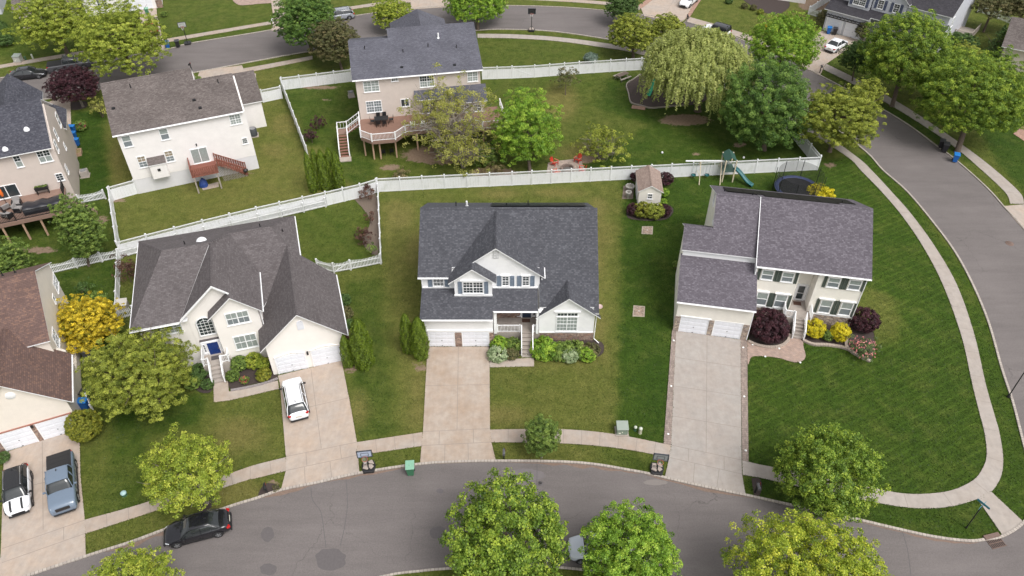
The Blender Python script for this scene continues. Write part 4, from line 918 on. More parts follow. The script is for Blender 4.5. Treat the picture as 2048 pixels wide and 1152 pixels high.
# ---------------------------------------------------------------- house 4: tan house with red brown roof (left edge, front)
H4 = thing('house', 'tan sided house with speckled red brown roof at the left edge above two parked cars', 'house', (-36.18, 38.96, 0), R(23.5))
b = MB()
b.py([(-4.9, 0), (-4.9, 3.5), (-2.1, 6.85), (1.15, 3.55), (1.15, 0)], .05, 6)
b.px([(5.0, 0), (5.0, 5.8), (10.2, 8.9), (15.4, 5.8), (15.4, 0)], -14, .62)
b.box(.62, 6.0, 0, 1.12, 12, 1.0)
b.build('wall', SIDB, H4)
b = MB()
b.slab([(-16, 4.7, 6.0), (.85, 4.7, 6.0), (.85, 10.1, 9.2), (-16, 10.1, 9.2)]); b.slab([(-16, 10.1, 9.2), (.85, 10.1, 9.2), (.85, 15.6, 5.9), (-16, 15.6, 5.9)])
b.slab([(-2.1, -.35, 7.2), (1.6, -.35, 3.6), (1.6, 5.3, 3.6), (.64, 5.3, 4.53), (-2.1, 6.4, 7.2)]); b.slab([(-2.1, -.35, 7.2), (-2.1, 6.4, 7.2), (-5.6, 4.6, 3.6), (-5.6, -.35, 3.6)])
ridge_cap(b, (-15, 10.1, 9.2), (.8, 10.1, 9.2)); ridge_cap(b, (-2.1, -.3, 7.2), (-2.1, 6.3, 7.2))
RF = b.build('roof', [SH4, WHITE], H4)
pipe(RF, -2.2, 12.5, 7.9, .4); pipe(RF, -1.3, 12.7, 7.8, .4)
gutter(H4, (1.65, -.3, 3.5), (1.65, 5.2, 3.5))
for a0, a1, z0_, z1_ in ((14.3, 16.0, 3.7, 4.9), (6.9, 8.3, 3.5, 5.0)): win(H4, a0 - .6, a1 - .6, z0_, z1_, at=(.62, 0, 0), rz=R(90), n=2, gr=(2, 2), pane=GLB)
win(H4, 11.5, 12.2, 4.3, 5.0, at=(.62, 0, 0), rz=R(90), gr=None, sash=False, pane=GLC); win(H4, 10.2, 11.0, 1.2, 2.2, at=(.62, 0, 0), rz=R(90), gr=(2, 2))
garage_door(H4, -4.35, -2.15, 1.95, .03); garage_door(H4, -1.6, .75, 1.95, .03)
b = MB(); b.box(-2.05, -.02, 0, -1.7, .1, 1.9); b.box(-4.88, -.02, 0, -4.45, .1, 1.9); b.parts('stone_veneer', STONE1, H4)
b = MB(); b.box(-4.6, -.05, 2.08, 1.0, .04, 2.18); b.parts('wall_trim', plain('rust_trim', (.35, .16, .12), .8, .4, 6), H4)
b = MB(); b.lathe([(0, -.03), (.33, -.03), (.36, 0), (.36, .03)], (-2.0, .03, 5.6), 18, axis='y'); b.build('gable_vent', WHITE, H4)
b = MB(); b.obox((-1.9, -.08, 1.95), (.15, .15, .25)); b.build('wall_lantern', BLACK, H4)

# ---------------------------------------------------------------- house 5: grey-beige house with raised deck (left edge, back)
H5 = thing('house', 'taupe sided house with dark grey roof and raised brown rear deck, left edge', 'house', (-48.18, 70.39, 0), R(23))
b = MB(); b.px([(0, 0), (0, 7.3), (4.6, 10.3), (9.3, 7.3), (9.3, 0)], -16, 0); b.px([(9.3, 0), (9.3, 4.6), (13.8, 4.6), (13.8, 0)], -6.5, -.2); b.build('wall', SIDT, H5)
b = MB(); b.slab([(-17, -.55, 7.75), (-.1, -.55, 7.75), (-.1, 4.7, 10.8), (-17, 4.7, 10.8)]); b.slab([(-17, 4.7, 10.8), (-.1, 4.7, 10.8), (-.1, 9.6, 7.75), (-17, 9.6, 7.75)])
b.slab([(-3.9, 9.0, 7.1), (-3.9, 15.6, 7.1), (.25, 14.2, 4.7), (.25, 9.2, 4.7)]); b.slab([(-3.9, 4, 7.1), (-3.9, 15.6, 7.1), (-8, 15.6, 4.7), (-8, 4, 4.7)]); b.slab([(-3.9, 8.5, 9.6), (-3.9, 16.2, 9.6), (-.6, 14.2, 7.4), (-.6, 8.5, 7.4)]) if False else None
b.slab([(-4.2, 6, 9.8), (-4.2, 15.0, 9.8), (-1.2, 13.2, 7.75), (-1.2, 6, 7.75)]); b.slab([(-4.2, 6, 9.8), (-4.2, 15.0, 9.8), (-7.2, 13.2, 7.75), (-7.2, 6, 7.75)])
ridge_cap(b, (-16, 4.7, 10.8), (-.2, 4.7, 10.8))
RF = b.build('roof', [SH5, WHITE], H5)
for x, y in ((-2.0, 1.8), (-4.3, .2)):
    b = MB(); z = 10.8 - (4.7 - y) * .58; b.lathe([(.3, -.1), (.3, .05), (.12, .28), (0, .3)], (x, y, z), 10); b.build('roof_vent', plain('bright_vent', (.85, .85, .88), .3), RF)
win(H5, -4.0, -3.3, 6.0, 7.4, -.01, 1, (2, 2, 0), GL, lower=GLC); win(H5, -1.78, -.5, 6.0, 7.42, -.01, 2, (2, 2, 0), GL, lower=GLC); win(H5, -1.02, -.28, 3.5, 4.45, -.01, 1, (2, 3), GL, sash=False)
win(H5, -7.1, -4.85, 2.75, 4.3, -.01, 2, None, GL, sash=False); win(H5, -9, -8, 3.2, 4.3, -.01, 1, (2, 2)); win(H5, -8.5, -7.5, 6, 7.4, -.01, 1, (2, 2), GLC)
for a0, a1, z0_, z1_ in ((3.4, 4.3, 6.3, 7.6), (1.0, 1.9, 6.2, 7.5), (5.2, 5.9, 4.1, 4.9), (7.6, 8.6, 5.7, 7.3), (1.1, 1.9, 3.4, 4.4)): win(H5, a0, a1, z0_, z1_, at=(0, 0, 0), rz=R(90), gr=(1, 1), pane=GLB, fr=.045)
b = MB(); b.box(-15, -4.6, 2.42, -.6, 0, 2.6); b.build('deck_floor', WOODD, H5)
DK = MB(); DK.box(-15, -4.72, 2.2, -.6, -4.6, 2.62); dk = DK.build('deck', WOODD, H5)
for x, y in ((-3.15, -4.45), (-4.85, -4.5), (-6.7, -4.55), (-9.5, -4.5)):
    b = MB(); b.box(x - .09, y - .09, 0, x + .09, y + .09, 2.3); b.build('post', WOODT, dk)
railing(dk, [(-15, -4.6, 2.6), (-10, -4.6, 2.6), (-7, -4.6, 2.6), (-5.2, -4.6, 2.6), (-.7, -4.6, 2.6), (-.7, -3.2, 2.6)], .95, .13, DARKM, .1); railing(dk, [(-.7, -1.6, 2.6), (-.7, -.05, 2.6)], .95, .13, DARKM, .1)
railing(dk, [(-.7, -3.0, 2.6), (.5, -3.0, 1.4), (1.4, -3.0, .4)], .9, .14, DARKM, .1)
b = MB()
for k in range(10): b.box(-.6 + k * .24, -2.9, 2.4 - k * .25, -.34 + k * .24, -1.7, 2.45 - k * .25)
b.build('steps', WOODD, dk)
b = MB(); b.lathe([(0, .14), (.06, .12), (.09, .04), (.09, 0)], (0, 0, 0), 10, axis='y'); b.build('wall_lantern', GREYP, H5, loc=(-6.6, -.15, 4.7))

# ---------------------------------------------------------------- house 6: white-walled house with brown roof (behind left)
H6 = thing('house', 'white sided house with worn brown roof and small red stained rear deck', 'house', (-42.39, 72.61, 0), R(23))
b = MB(); b.px([(0, 1.84), (0, 7.6), (5.7, 10.6), (11.4, 7.6), (11.4, 0), (.06, 0), (.06, 1.84)], 0, 9.2); b.px([(0, 1.84), (0, 7.6), (4.3, 9.9), (8.6, 7.6), (8.6, 0), (.063, 0), (.063, 1.84)], 9.2, 13.48)
b.px([(9.5, 0), (9.5, 3.5), (13, 5.5), (16.5, 3.3), (16.5, 0)], 9.5, 16.0)
b.build('wall', SIDP, H6)
b = MB(); b.box(.02, .02, 0, 13.46, .3, 1.82); b.build('foundation', plain('painted_concrete', (.68, .67, .69), .8, .08, 2), H6)
b = MB(); b.slab([(-.35, -.35, 7.8), (13.3, -.35, 7.8), (13.3, 4.2, 10.27), (9.15, 4.2, 10.27), (9.15, 5.65, 11.05), (-.35, 5.65, 11.05)])
b.slab([(-.35, 5.65, 11.05), (9.15, 5.65, 11.05), (9.15, 11.8, 7.8), (-.35, 11.8, 7.8)]); b.slab([(9.2, 4.2, 10.27), (13.3, 4.2, 10.27), (13.3, 9, 7.7), (9.2, 9, 7.7)])
b.slab([(9.0, 9.2, 3.7), (16.2, 9.2, 3.7), (16.2, 13, 6.1), (9.0, 13, 6.1)]); b.slab([(9.0, 13, 6.1), (16.2, 13, 6.1), (16.2, 17, 3.6), (9.0, 17, 3.6)])
ridge_cap(b, (-.3, 5.65, 11.05), (9.1, 5.65, 11.05)); ridge_cap(b, (9.2, 4.2, 10.27), (13.2, 4.2, 10.27))
RF = b.build('roof', [SH6, WHITE], H6)
for x, y in ((2.6, 4.6), (8.6, 1.9), (11.6, 3.4), (9.0, .9), (.4, 2.6)):
    if x in (8.6, .4, 9.0): box_vent(RF, x, y, 7.85 + (y + .35) * .54)
    else: pipe(RF, x, y, 7.85 + (y + .35) * .54, .4)
gutter(H6, (-.35, -.42, 7.7), (13.3, -.42, 7.7))
win(H6, .35, 1.28, 6.0, 7.4, -.01, 1, None, GLC, lower=GLB); win(H6, 4.18, 5.1, 6.0, 7.4, -.01, 1, None, GLC, lower=GLB)
TANG = glass('tan_curtain_glass', (.27, .22, .16), .2)
win(H6, 1.08, 1.98, 3.2, 4.65, -.01, 1, (2, 2), TANG, lower=GLB); win(H6, 3.95, 4.85, 3.22, 4.65, -.01, 1, (2, 2), TANG, lower=GLB)
win(H6, 11.65, 12.9, 6.2, 7.45, -.01, 2, (2, 2), GLC, lower=GLC); win(H6, 12.38, 12.98, 3.55, 4.35, -.01, 1, (3, 3), GL, sash=False)
win(H6, 6.62, 8.45, 2.32, 4.22, -.01, 2, None, GLC, sash=False)
win(H6, 7.4, 8.4, .7, 1.3, .01, 2, None, GL, sash=False)
b = MB(); b.box(2.12, -.85, 1.95, 3.85, -.003, 3.7); b.build('chimney_box', SIDP, H6)
b = MB(); b.slab([(2.05, -.95, 3.75), (3.92, -.95, 3.75), (3.92, 0, 4.25), (2.05, 0, 4.25)], .08); b.build('chimney_box_roof', [SH6, WHITE], H6)
b = MB(); b.box(2.83, -.92, 2.85, 3.13, -.853, 3.15); b.build('flue_vent', DARKM, H6)
b = MB(); b.obox((7.5, -.08, 4.7), (.12, .15, .25)); b.build('wall_lantern', DARKM, H6)
b = MB(); b.box(6.1, -2.6, 2.12, 9.0, -.02, 2.25); dk = b.build('deck', WOODR, H6)
for x in (6.3, 8.8):
    b = MB(); b.box(x - .08, -2.6, 0, x + .08, -2.44, 2.1); b.build('post', WOODG, dk)
railing(dk, [(6.15, -.05, 2.25), (6.15, -2.55, 2.25), (8.95, -2.55, 2.25), (8.95, -1.2, 2.25)], .95, .2, WOODR, .1, bal=.13); railing(dk, [(8.95, -.1, 2.25), (12.0, -.1, .25)], .95, .22, WOODR, .1, bal=.13); railing(dk, [(9.1, -1.1, 2.1), (12.0, -1.1, .15)], .95, .22, WOODR, .1, bal=.13)
b = MB()
for k in range(10): b.box(9.05 + k * .29, -1.1, 2.08 - k * .21, 9.36 + k * .29, -.1, 2.13 - k * .21)
b.build('steps', WOODR, dk)
b = MB()
for k in range(16):
    x = 9.2 + k * .17; h_ = max(.2, 2.0 - k * .125); b.ext([(x, -1.16, 0), (x + .04, -1.16, 0), (x + .04 + h_ * .3, -1.16, h_), (x + h_ * .3, -1.16, h_)], (0, -.02, 0)); b.ext([(x + .2, -1.19, 0), (x + .24, -1.19, 0), (x + .24 - h_ * .3, -1.19, h_), (x + .2 - h_ * .3, -1.19, h_)], (0, -.02, 0))
b.build('lattice', WOODG, dk)

# ---------------------------------------------------------------- house 7: house with big composite deck (centre back)
H7 = thing('house', 'tan house with large blue grey roof and a long angled rear deck with white railings', 'house', (-18.6, 84.5, 0), R(10.5))
b = MB(); b.px([(0, 0), (0, 7.8), (5.1, 10.0), (11, 7.7), (11, 0)], .05, 4.6); b.px([(0, 0), (0, 7.8), (5.1, 10.1), (6.6, 10.1), (13.5, 7.4), (13.5, 0)], 4.6, 15.0); b.box(10.1, -.9, 0, 15.3, 0, 4.3); b.py([(6, 0), (6, 7.3), (8.9, 9.4), (11.9, 7.3), (11.9, 0)], 12, 14.6); b.build('wall', SIDT, H7)
b = MB(); b.slab([(-.3, -.4, 8.15), (15.3, -.4, 8.15), (15.3, 6.6, 11.1), (4.5, 6.6, 11.1), (4.5, 5.2, 10.5), (-.3, 5.2, 10.5)]); b.slab([(4.5, 6.6, 11.1), (15.3, 6.6, 11.1), (15.3, 14, 7.8), (4.5, 14, 7.8)]); b.slab([(-.3, 5.2, 10.5), (4.6, 5.2, 10.5), (4.6, 12, 7.8), (-.3, 12, 7.8)])
b.slab([(8.9, 7.5, 10.0), (8.9, 14.6, 10.0), (5.2, 17, 7.4), (5.2, 7.5, 7.4)]); b.slab([(8.9, 7.5, 10.0), (12.6, 7.5, 7.4), (12.6, 17, 7.4), (8.9, 14.6, 10.0)]); b.slab([(8.9, 14.6, 10.0), (12.6, 17, 7.4), (5.2, 17, 7.4)])
b.slab([(6.8, -.9, 5.1), (10.1, -.9, 5.1), (10.1, 0, 5.95), (6.8, 0, 5.95)], .1); b.slab([(10.12, -1.3, 4.45), (15.6, -1.3, 4.45), (15.6, 0, 6.1), (10.12, 0, 6.1)], .1)
ridge_cap(b, (4.6, 6.6, 11.1), (15.2, 6.6, 11.1)); ridge_cap(b, (-.2, 5.2, 10.5), (4.4, 5.2, 10.5))
RF = b.build('roof', [SH7, WHITE], H7)
zr = lambda y: 8.15 + (y + .4) * .4214
for x, y, k in ((1.6, 3.9, 0), (6.1, 3.0, 0), (9.2, 3.5, 0), (12.6, 3.0, 0), (10.6, 4.7, 2), (5.7, .9, 1), (12.0, .6, 1)):
    if k == 1: box_vent(RF, x, y, zr(y))
    elif k == 2: pipe(RF, x, y, zr(y), .55, WHITE, .1)
    else: pipe(RF, x, y, zr(y), .4)
gutter(H7, (-.3, -.47, 8.05), (15.3, -.47, 8.05))
win(H7, .9, 2.78, 6.3, 7.75, -.01, 2, (2, 2), GLC); win(H7, 4.25, 5.1, 7.4, 7.85, -.01, 1, (3, 2), GL, sash=False); win(H7, 7.6, 9.4, 6.3, 7.8, -.01, 2, (3, 2), GL, lower=GLC); win(H7, 13.4, 14.7, 6.5, 7.8, -.01, 2, (2, 2), GLC)
win(H7, .9, 2.8, 3.55, 5.1, -.01, 2, (3, 2), GLB); win(H7, 5.1, 6.15, 3.95, 5.0, -.01, 2, None, GL, sash=False)
win(H7, 7.6, 9.45, 2.75, 4.4, -.01, 2, (2, 4), GL, sash=False); win(H7, 10.6, 11.7, 2.9, 3.95, -.91, 1, (2, 2), GL); win(H7, 12.1, 13.4, 3.0, 3.95, -.91, 2, (2, 2), GL); win(H7, 13.9, 14.9, 2.9, 3.9, -.91, 1, (2, 2), GL)
dkp = [(-.1, 0), (-.1, -4.15), (1.15, -5.35), (3.9, -5.4), (5.2, -4.05), (13.1, -3.95), (14.4, -4.9), (17.4, -4.9), (17.4, .2), (15.3, .2), (15.3, 0)]
b = MB(); b.ext([(x, y, 2.52) for x, y in dkp], (0, 0, .2)); dk = b.build('deck', plain('red_brown_decking', (.235, .135, .10), .75, .2, 3), H7)
b = MB()
for a, c in zip(dkp[1:8], dkp[2:9]):
    m_ = Vector(((a[0] + c[0]) / 2, (a[1] + c[1]) / 2 , 2.5)); L = math.hypot(c[0] - a[0], c[1] - a[1]); b.obox(m_ + Vector((0, -.03, 0)), (L, .06, .34), math.atan2(c[1] - a[1], c[0] - a[0]))
b.build('fascia', WOODD, dk)
railing(dk, [(-.1, -3.6, 2.72)] + [(x, y, 2.72) for x, y in dkp[1:5]] + [(7.8, -4.02, 2.72), (10.4, -3.98, 2.72)] + [(x, y, 2.72) for x, y in dkp[5:9]], .95, .15, WHITE, .14, bal=.03)
railing(dk, [(-.1, -.1, 2.72), (-.1, -2.3, 2.72)], .95, .15, WHITE, .14, bal=.03)
for x, y in ((.15, -3.9), (1.15, -4.9), (1.95, -5.0), (3.85, -5.0), (6.5, -3.8), (9.0, -3.8), (11.5, -3.8), (14.5, -4.7)):
    b = MB(); b.box(x - .09, y - .09, 0, x + .09, y + .09, 2.5); b.build('post', WOODT, dk)
# stairs: upper flight to a landing, lower flight to the lawn
b = MB(); b.box(-2.9, -1.1, 1.5, -1.75, .1, 1.62); b.build('landing', WOODD, dk)
b = MB()
for k in range(5): b.box(-.1 - .33 * (k + 1), -1.15, 2.45 - .19 * k, -.1 - .33 * k, .1, 2.5 - .19 * k)
for k in range(8): b.box(-2.9, -1.1 - .36 * (k + 1), 1.4 - .185 * k, -1.75, -1.1 - .36 * k, 1.45 - .185 * k)
b.build('steps', plain('brown_treads', (.24, .12, .085), .8, .2, 4), dk)
railing(dk, [(-2.9, .1, 1.62), (-1.75, .1, 1.62), (-.1, .1, 2.72)], .95, .3, WHITE, .13, bal=.03); railing(dk, [(-2.9, .1, 1.62), (-2.9, -1.1, 1.62), (-2.9, -3.9, .2)], .95, .3, WHITE, .13, bal=.03); railing(dk, [(-.2, -1.15, 2.72), (-1.75, -1.15, 1.62), (-1.75, -3.9, .2)], .95, .3, WHITE, .13, bal=.03)
b = MB(); b.box(-3.0, -4.9, 0, -1.6, -3.95, .12); b.build('stair_pad', CONC, dk)

# ---------------------------------------------------------------- house 8: grey house (top right)
H8 = thing('house', 'light grey house with charcoal roof and navy shutters behind tall trees at the top right', 'house', tuple(G(1644, 60)), R(-40))
b = MB(); b.box(0, .1, 0, 6.1, 8, 3.3); b.px([(2.0, 0), (2.0, 6.0), (9, 9.8), (16, 6.0), (16, 0)], .3, 16.6); b.box(2.4, 1.2, 3, 5.6, 3, 6.0); b.py([(5.8, 3), (5.8, 6.4), (8.2, 8.4), (10.6, 6.4), (10.6, 3)], 1.6, 5)
b.build('wall', SIDG, H8)
b = MB(); b.slab([(-.4, -.35, 3.4), (6.5, -.35, 3.4), (6.5, .2, 3.62), (11, .2, 3.62), (11, 2.3, 4.6), (-.4, 2.3, 4.6)])
b.slab([(-.2, 1.6, 6.0), (17.0, 1.6, 6.0), (17.0, 9, 10.0), (-.2, 9, 10.0)]); b.slab([(-.2, 9, 10), (17, 9, 10), (17, 16.4, 6), (-.2, 16.4, 6)])
b.slab([(8.2, 1.2, 8.8), (5.4, 1.2, 6.3), (5.4, 2.2, 6.3), (8.2, 6.8, 8.8)]); b.slab([(8.2, 1.2, 8.8), (11, 1.2, 6.3), (11, 2.2, 6.3), (8.2, 6.8, 8.8)])
b.slab([(10.5, -.6, 3.0), (16.8, -.6, 3.0), (16.8, 2.4, 4.6), (10.5, 2.4, 4.6)])
b.build('roof', [SH8, WHITE], H8)
NV = plain('navy_shutter', (.09, .11, .19), .5)
win(H8, 3.0, 4.9, 4.55, 5.8, 1.19, 2, (3, 2)); shutter(H8, 2.55, 2.95, 4.5, 5.85, 1.19, NV); shutter(H8, 4.95, 5.35, 4.5, 5.85, 1.19, NV)
for x in (6.5, 8.8): win(H8, x, x + .9, 4.7, 6.0, 1.59, 1, (2, 2)); shutter(H8, x - .42, x - .05, 4.65, 6.05, 1.59, NV); shutter(H8, x + .95, x + 1.32, 4.65, 6.05, 1.59, NV)
garage_door(H8, .35, 2.75, 2.15, .09); garage_door(H8, 3.35, 5.75, 2.15, .09)
b = MB(); b.box(.1, -.75, 2.5, 6.0, -.65, 2.62); b.box(.1, .0, 2.5, 6.0, .08, 2.62)
for k in range(11): b.box(.2 + k * .56, -.9, 2.62, .28 + k * .56, .08, 2.72)
b.build('pergola', BLACK, H8)
b = MB(); b.box(6.3, .3, .4, 6.55, .55, 3.5); b.box(10.7, .3, .4, 10.9, .5, 3.5); b.parts('porch_column', WHITE, H8); b = MB(); b.box(6.2, .25, 0, 11, 2.1, .45); b.build('porch_floor', CONC2, H8)
railing(H8, [(6.6, .4, .45), (10.7, .4, .45)], .85, .15)
for y0_, z0_ in ((4.2, 3.6), (5.2, 1.2)): win(H8, y0_, y0_ + 1.1, z0_, z0_ + 1.4, at=(16.6, 0, 0), rz=R(90), n=2, gr=(2, 2))
b = MB(); b.box(16.6, 9.0, .6, 19.0, 13.5, .8); b.build('deck', WOODG, H8); railing(H8, [(16.7, 9.0, .8), (19, 9.0, .8), (19, 13.5, .8)], .95, .14, WOODG, .12)

# ---------------------------------------------------------------- partly seen houses at the edges
H9 = thing('house', 'white house corner with garage door behind the large yellow green trees, top left', 'house', tuple(G(268, 22)), R(20))
b = MB(); b.box(-7, 0, 0, 4.5, 9, 3.4); b.build('wall', SIDP, H9); garage_door(H9, -.5, 3.0, 2.2, -.01)
b = MB(); b.slab([(-8, -.4, 3.5), (5, -.4, 3.5), (5, 4.5, 5.8), (-8, 4.5, 5.8)]); b.slab([(-8, 4.5, 5.8), (5, 4.5, 5.8), (5, 9.4, 3.5), (-8, 9.4, 3.5)]); b.build('roof', [SH6, WHITE], H9)
b = MB(); b.box(3.6, -.06, 0, 4.55, .2, 1.3); b.parts('stone_veneer', STONE1, H9); win(H9, -5, -3.5, 1.2, 2.7, -.01, 2, (2, 2))
H10 = thing('house', 'brown roofed porch of a house glimpsed between the yellow green trees at the top left', 'house', tuple(G(104, 52)), R(20))
b = MB(); b.box(-4, 0, 0, 4, 5, 3); b.build('wall', SIDT, H10); b = MB(); b.slab([(-4.5, -.4, 3), (4.5, -.4, 3), (4.5, 3, 4.6), (-4.5, 3, 4.6)]); b.slab([(-4.5, 3, 4.6), (4.5, 3, 4.6), (4.5, 6, 3), (-4.5, 6, 3)]); b.build('roof', [SH6, WHITE], H10); win(H10, -2, 0, 1, 2.4, -.01, 2, (2, 2))
H11 = thing('house', 'pale house wall beyond the dark shrubs in the top left corner', 'house', tuple(G(-25, 32)), R(20))
b = MB(); b.box(-7, 0, 0, 2.2, 9, 5.5); b.build('wall', SIDG, H11); b = MB(); b.slab([(-8, -.4, 5.6), (2.8, -.4, 5.6), (2.8, 4.5, 8.5), (-8, 4.5, 8.5)]); b.slab([(-8, 4.5, 8.5), (2.8, 4.5, 8.5), (2.8, 9.4, 5.6), (-8, 9.4, 5.6)]); b.build('roof', [SH8, WHITE], H11); win(H11, .2, 1.4, 1.2, 2.7, -.01, 1, (2, 2))
H12 = thing('house', 'pale house corner behind the mulched shrub bed at the top edge', 'house', tuple(G(1500, -8)), R(-22))
b = MB(); b.box(-2, 0, 0, 9, 8, 3.2); b.build('wall', SIDP, H12); b = MB(); b.slab([(-2.5, -.4, 3.3), (9.5, -.4, 3.3), (9.5, 4, 5.6), (-2.5, 4, 5.6)]); b.slab([(-2.5, 4, 5.6), (9.5, 4, 5.6), (9.5, 8.5, 3.3), (-2.5, 8.5, 3.3)]); b.build('roof', [SH5, WHITE], H12); win(H12, 1, 2.6, 1, 2.5, -.01, 2, (2, 2))
H13 = thing('house', 'house with tan roof half hidden by the big maple at the right edge', 'house', tuple(G(2062, 150)), R(-30))
b = MB(); b.box(-4.5, 0, 0, 8, 9, 3.2); b.build('wall', SIDT, H13); b = MB(); b.slab([(-5, -.5, 3.3), (9, -.5, 3.3), (9, 4.5, 5.8), (-5, 4.5, 5.8)]); b.slab([(-5, 4.5, 5.8), (9, 4.5, 5.8), (9, 9.5, 3.3), (-5, 9.5, 3.3)]); b.build('roof', [SH6, WHITE], H13); win(H13, 0, 1.6, 1, 2.5, -.01, 2, (2, 2))
# ================================================================ TREES AND SHRUBS
def leaf_mesh(name, C, Nn, size, tint, mat, rnd, aspect=.85):
    """many leaf-sized quads: centres C, normals Nn"""
    n = len(C); u = np.cross(Nn, rnd.normal(size=(n, 3))); u /= np.linalg.norm(u, axis=1, keepdims=True) + 1e-9
    v = np.cross(Nn, u); s = (size * rnd.uniform(.65, 1.25, n))[:, None]
    a = u * s * .5; b_ = v * s * .5 * aspect
    V = np.stack([C - a, C - b_ * .9 - a * .1, C + a, C + b_ * .9 - a * .1], 1).reshape(-1, 3)
    me = bpy.data.meshes.new(name); me.vertices.add(4 * n); me.vertices.foreach_set('co', V.ravel())
    me.loops.add(4 * n); me.loops.foreach_set('vertex_index', np.arange(4 * n, dtype=np.int32)); me.polygons.add(n)
    me.polygons.foreach_set('loop_start', (np.arange(n) * 4).astype(np.int32)); me.update(calc_edges=True)
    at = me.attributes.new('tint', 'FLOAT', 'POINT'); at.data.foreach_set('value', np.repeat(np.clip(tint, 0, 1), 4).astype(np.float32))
    me.materials.append(mat); return me
def unit(v): return v / (np.linalg.norm(v, axis=1, keepdims=True) + 1e-9)
def sphere_dirs(n, rnd, low=-.45):
    z = rnd.uniform(low, 1, n); a = rnd.uniform(0, 2 * np.pi, n); r = np.sqrt(np.clip(1 - z * z, 0, 1)); return np.stack([r * np.cos(a), r * np.sin(a), z], 1)
def lumps(D, rnd, k=7, amp=.2):
    f = np.ones(len(D)); dirs = unit(rnd.normal(size=(k, 3)))
    for d in dirs: f += amp * rnd.uniform(-.6, 1) * np.exp(-((1 - D @ d) / .18))
    return f
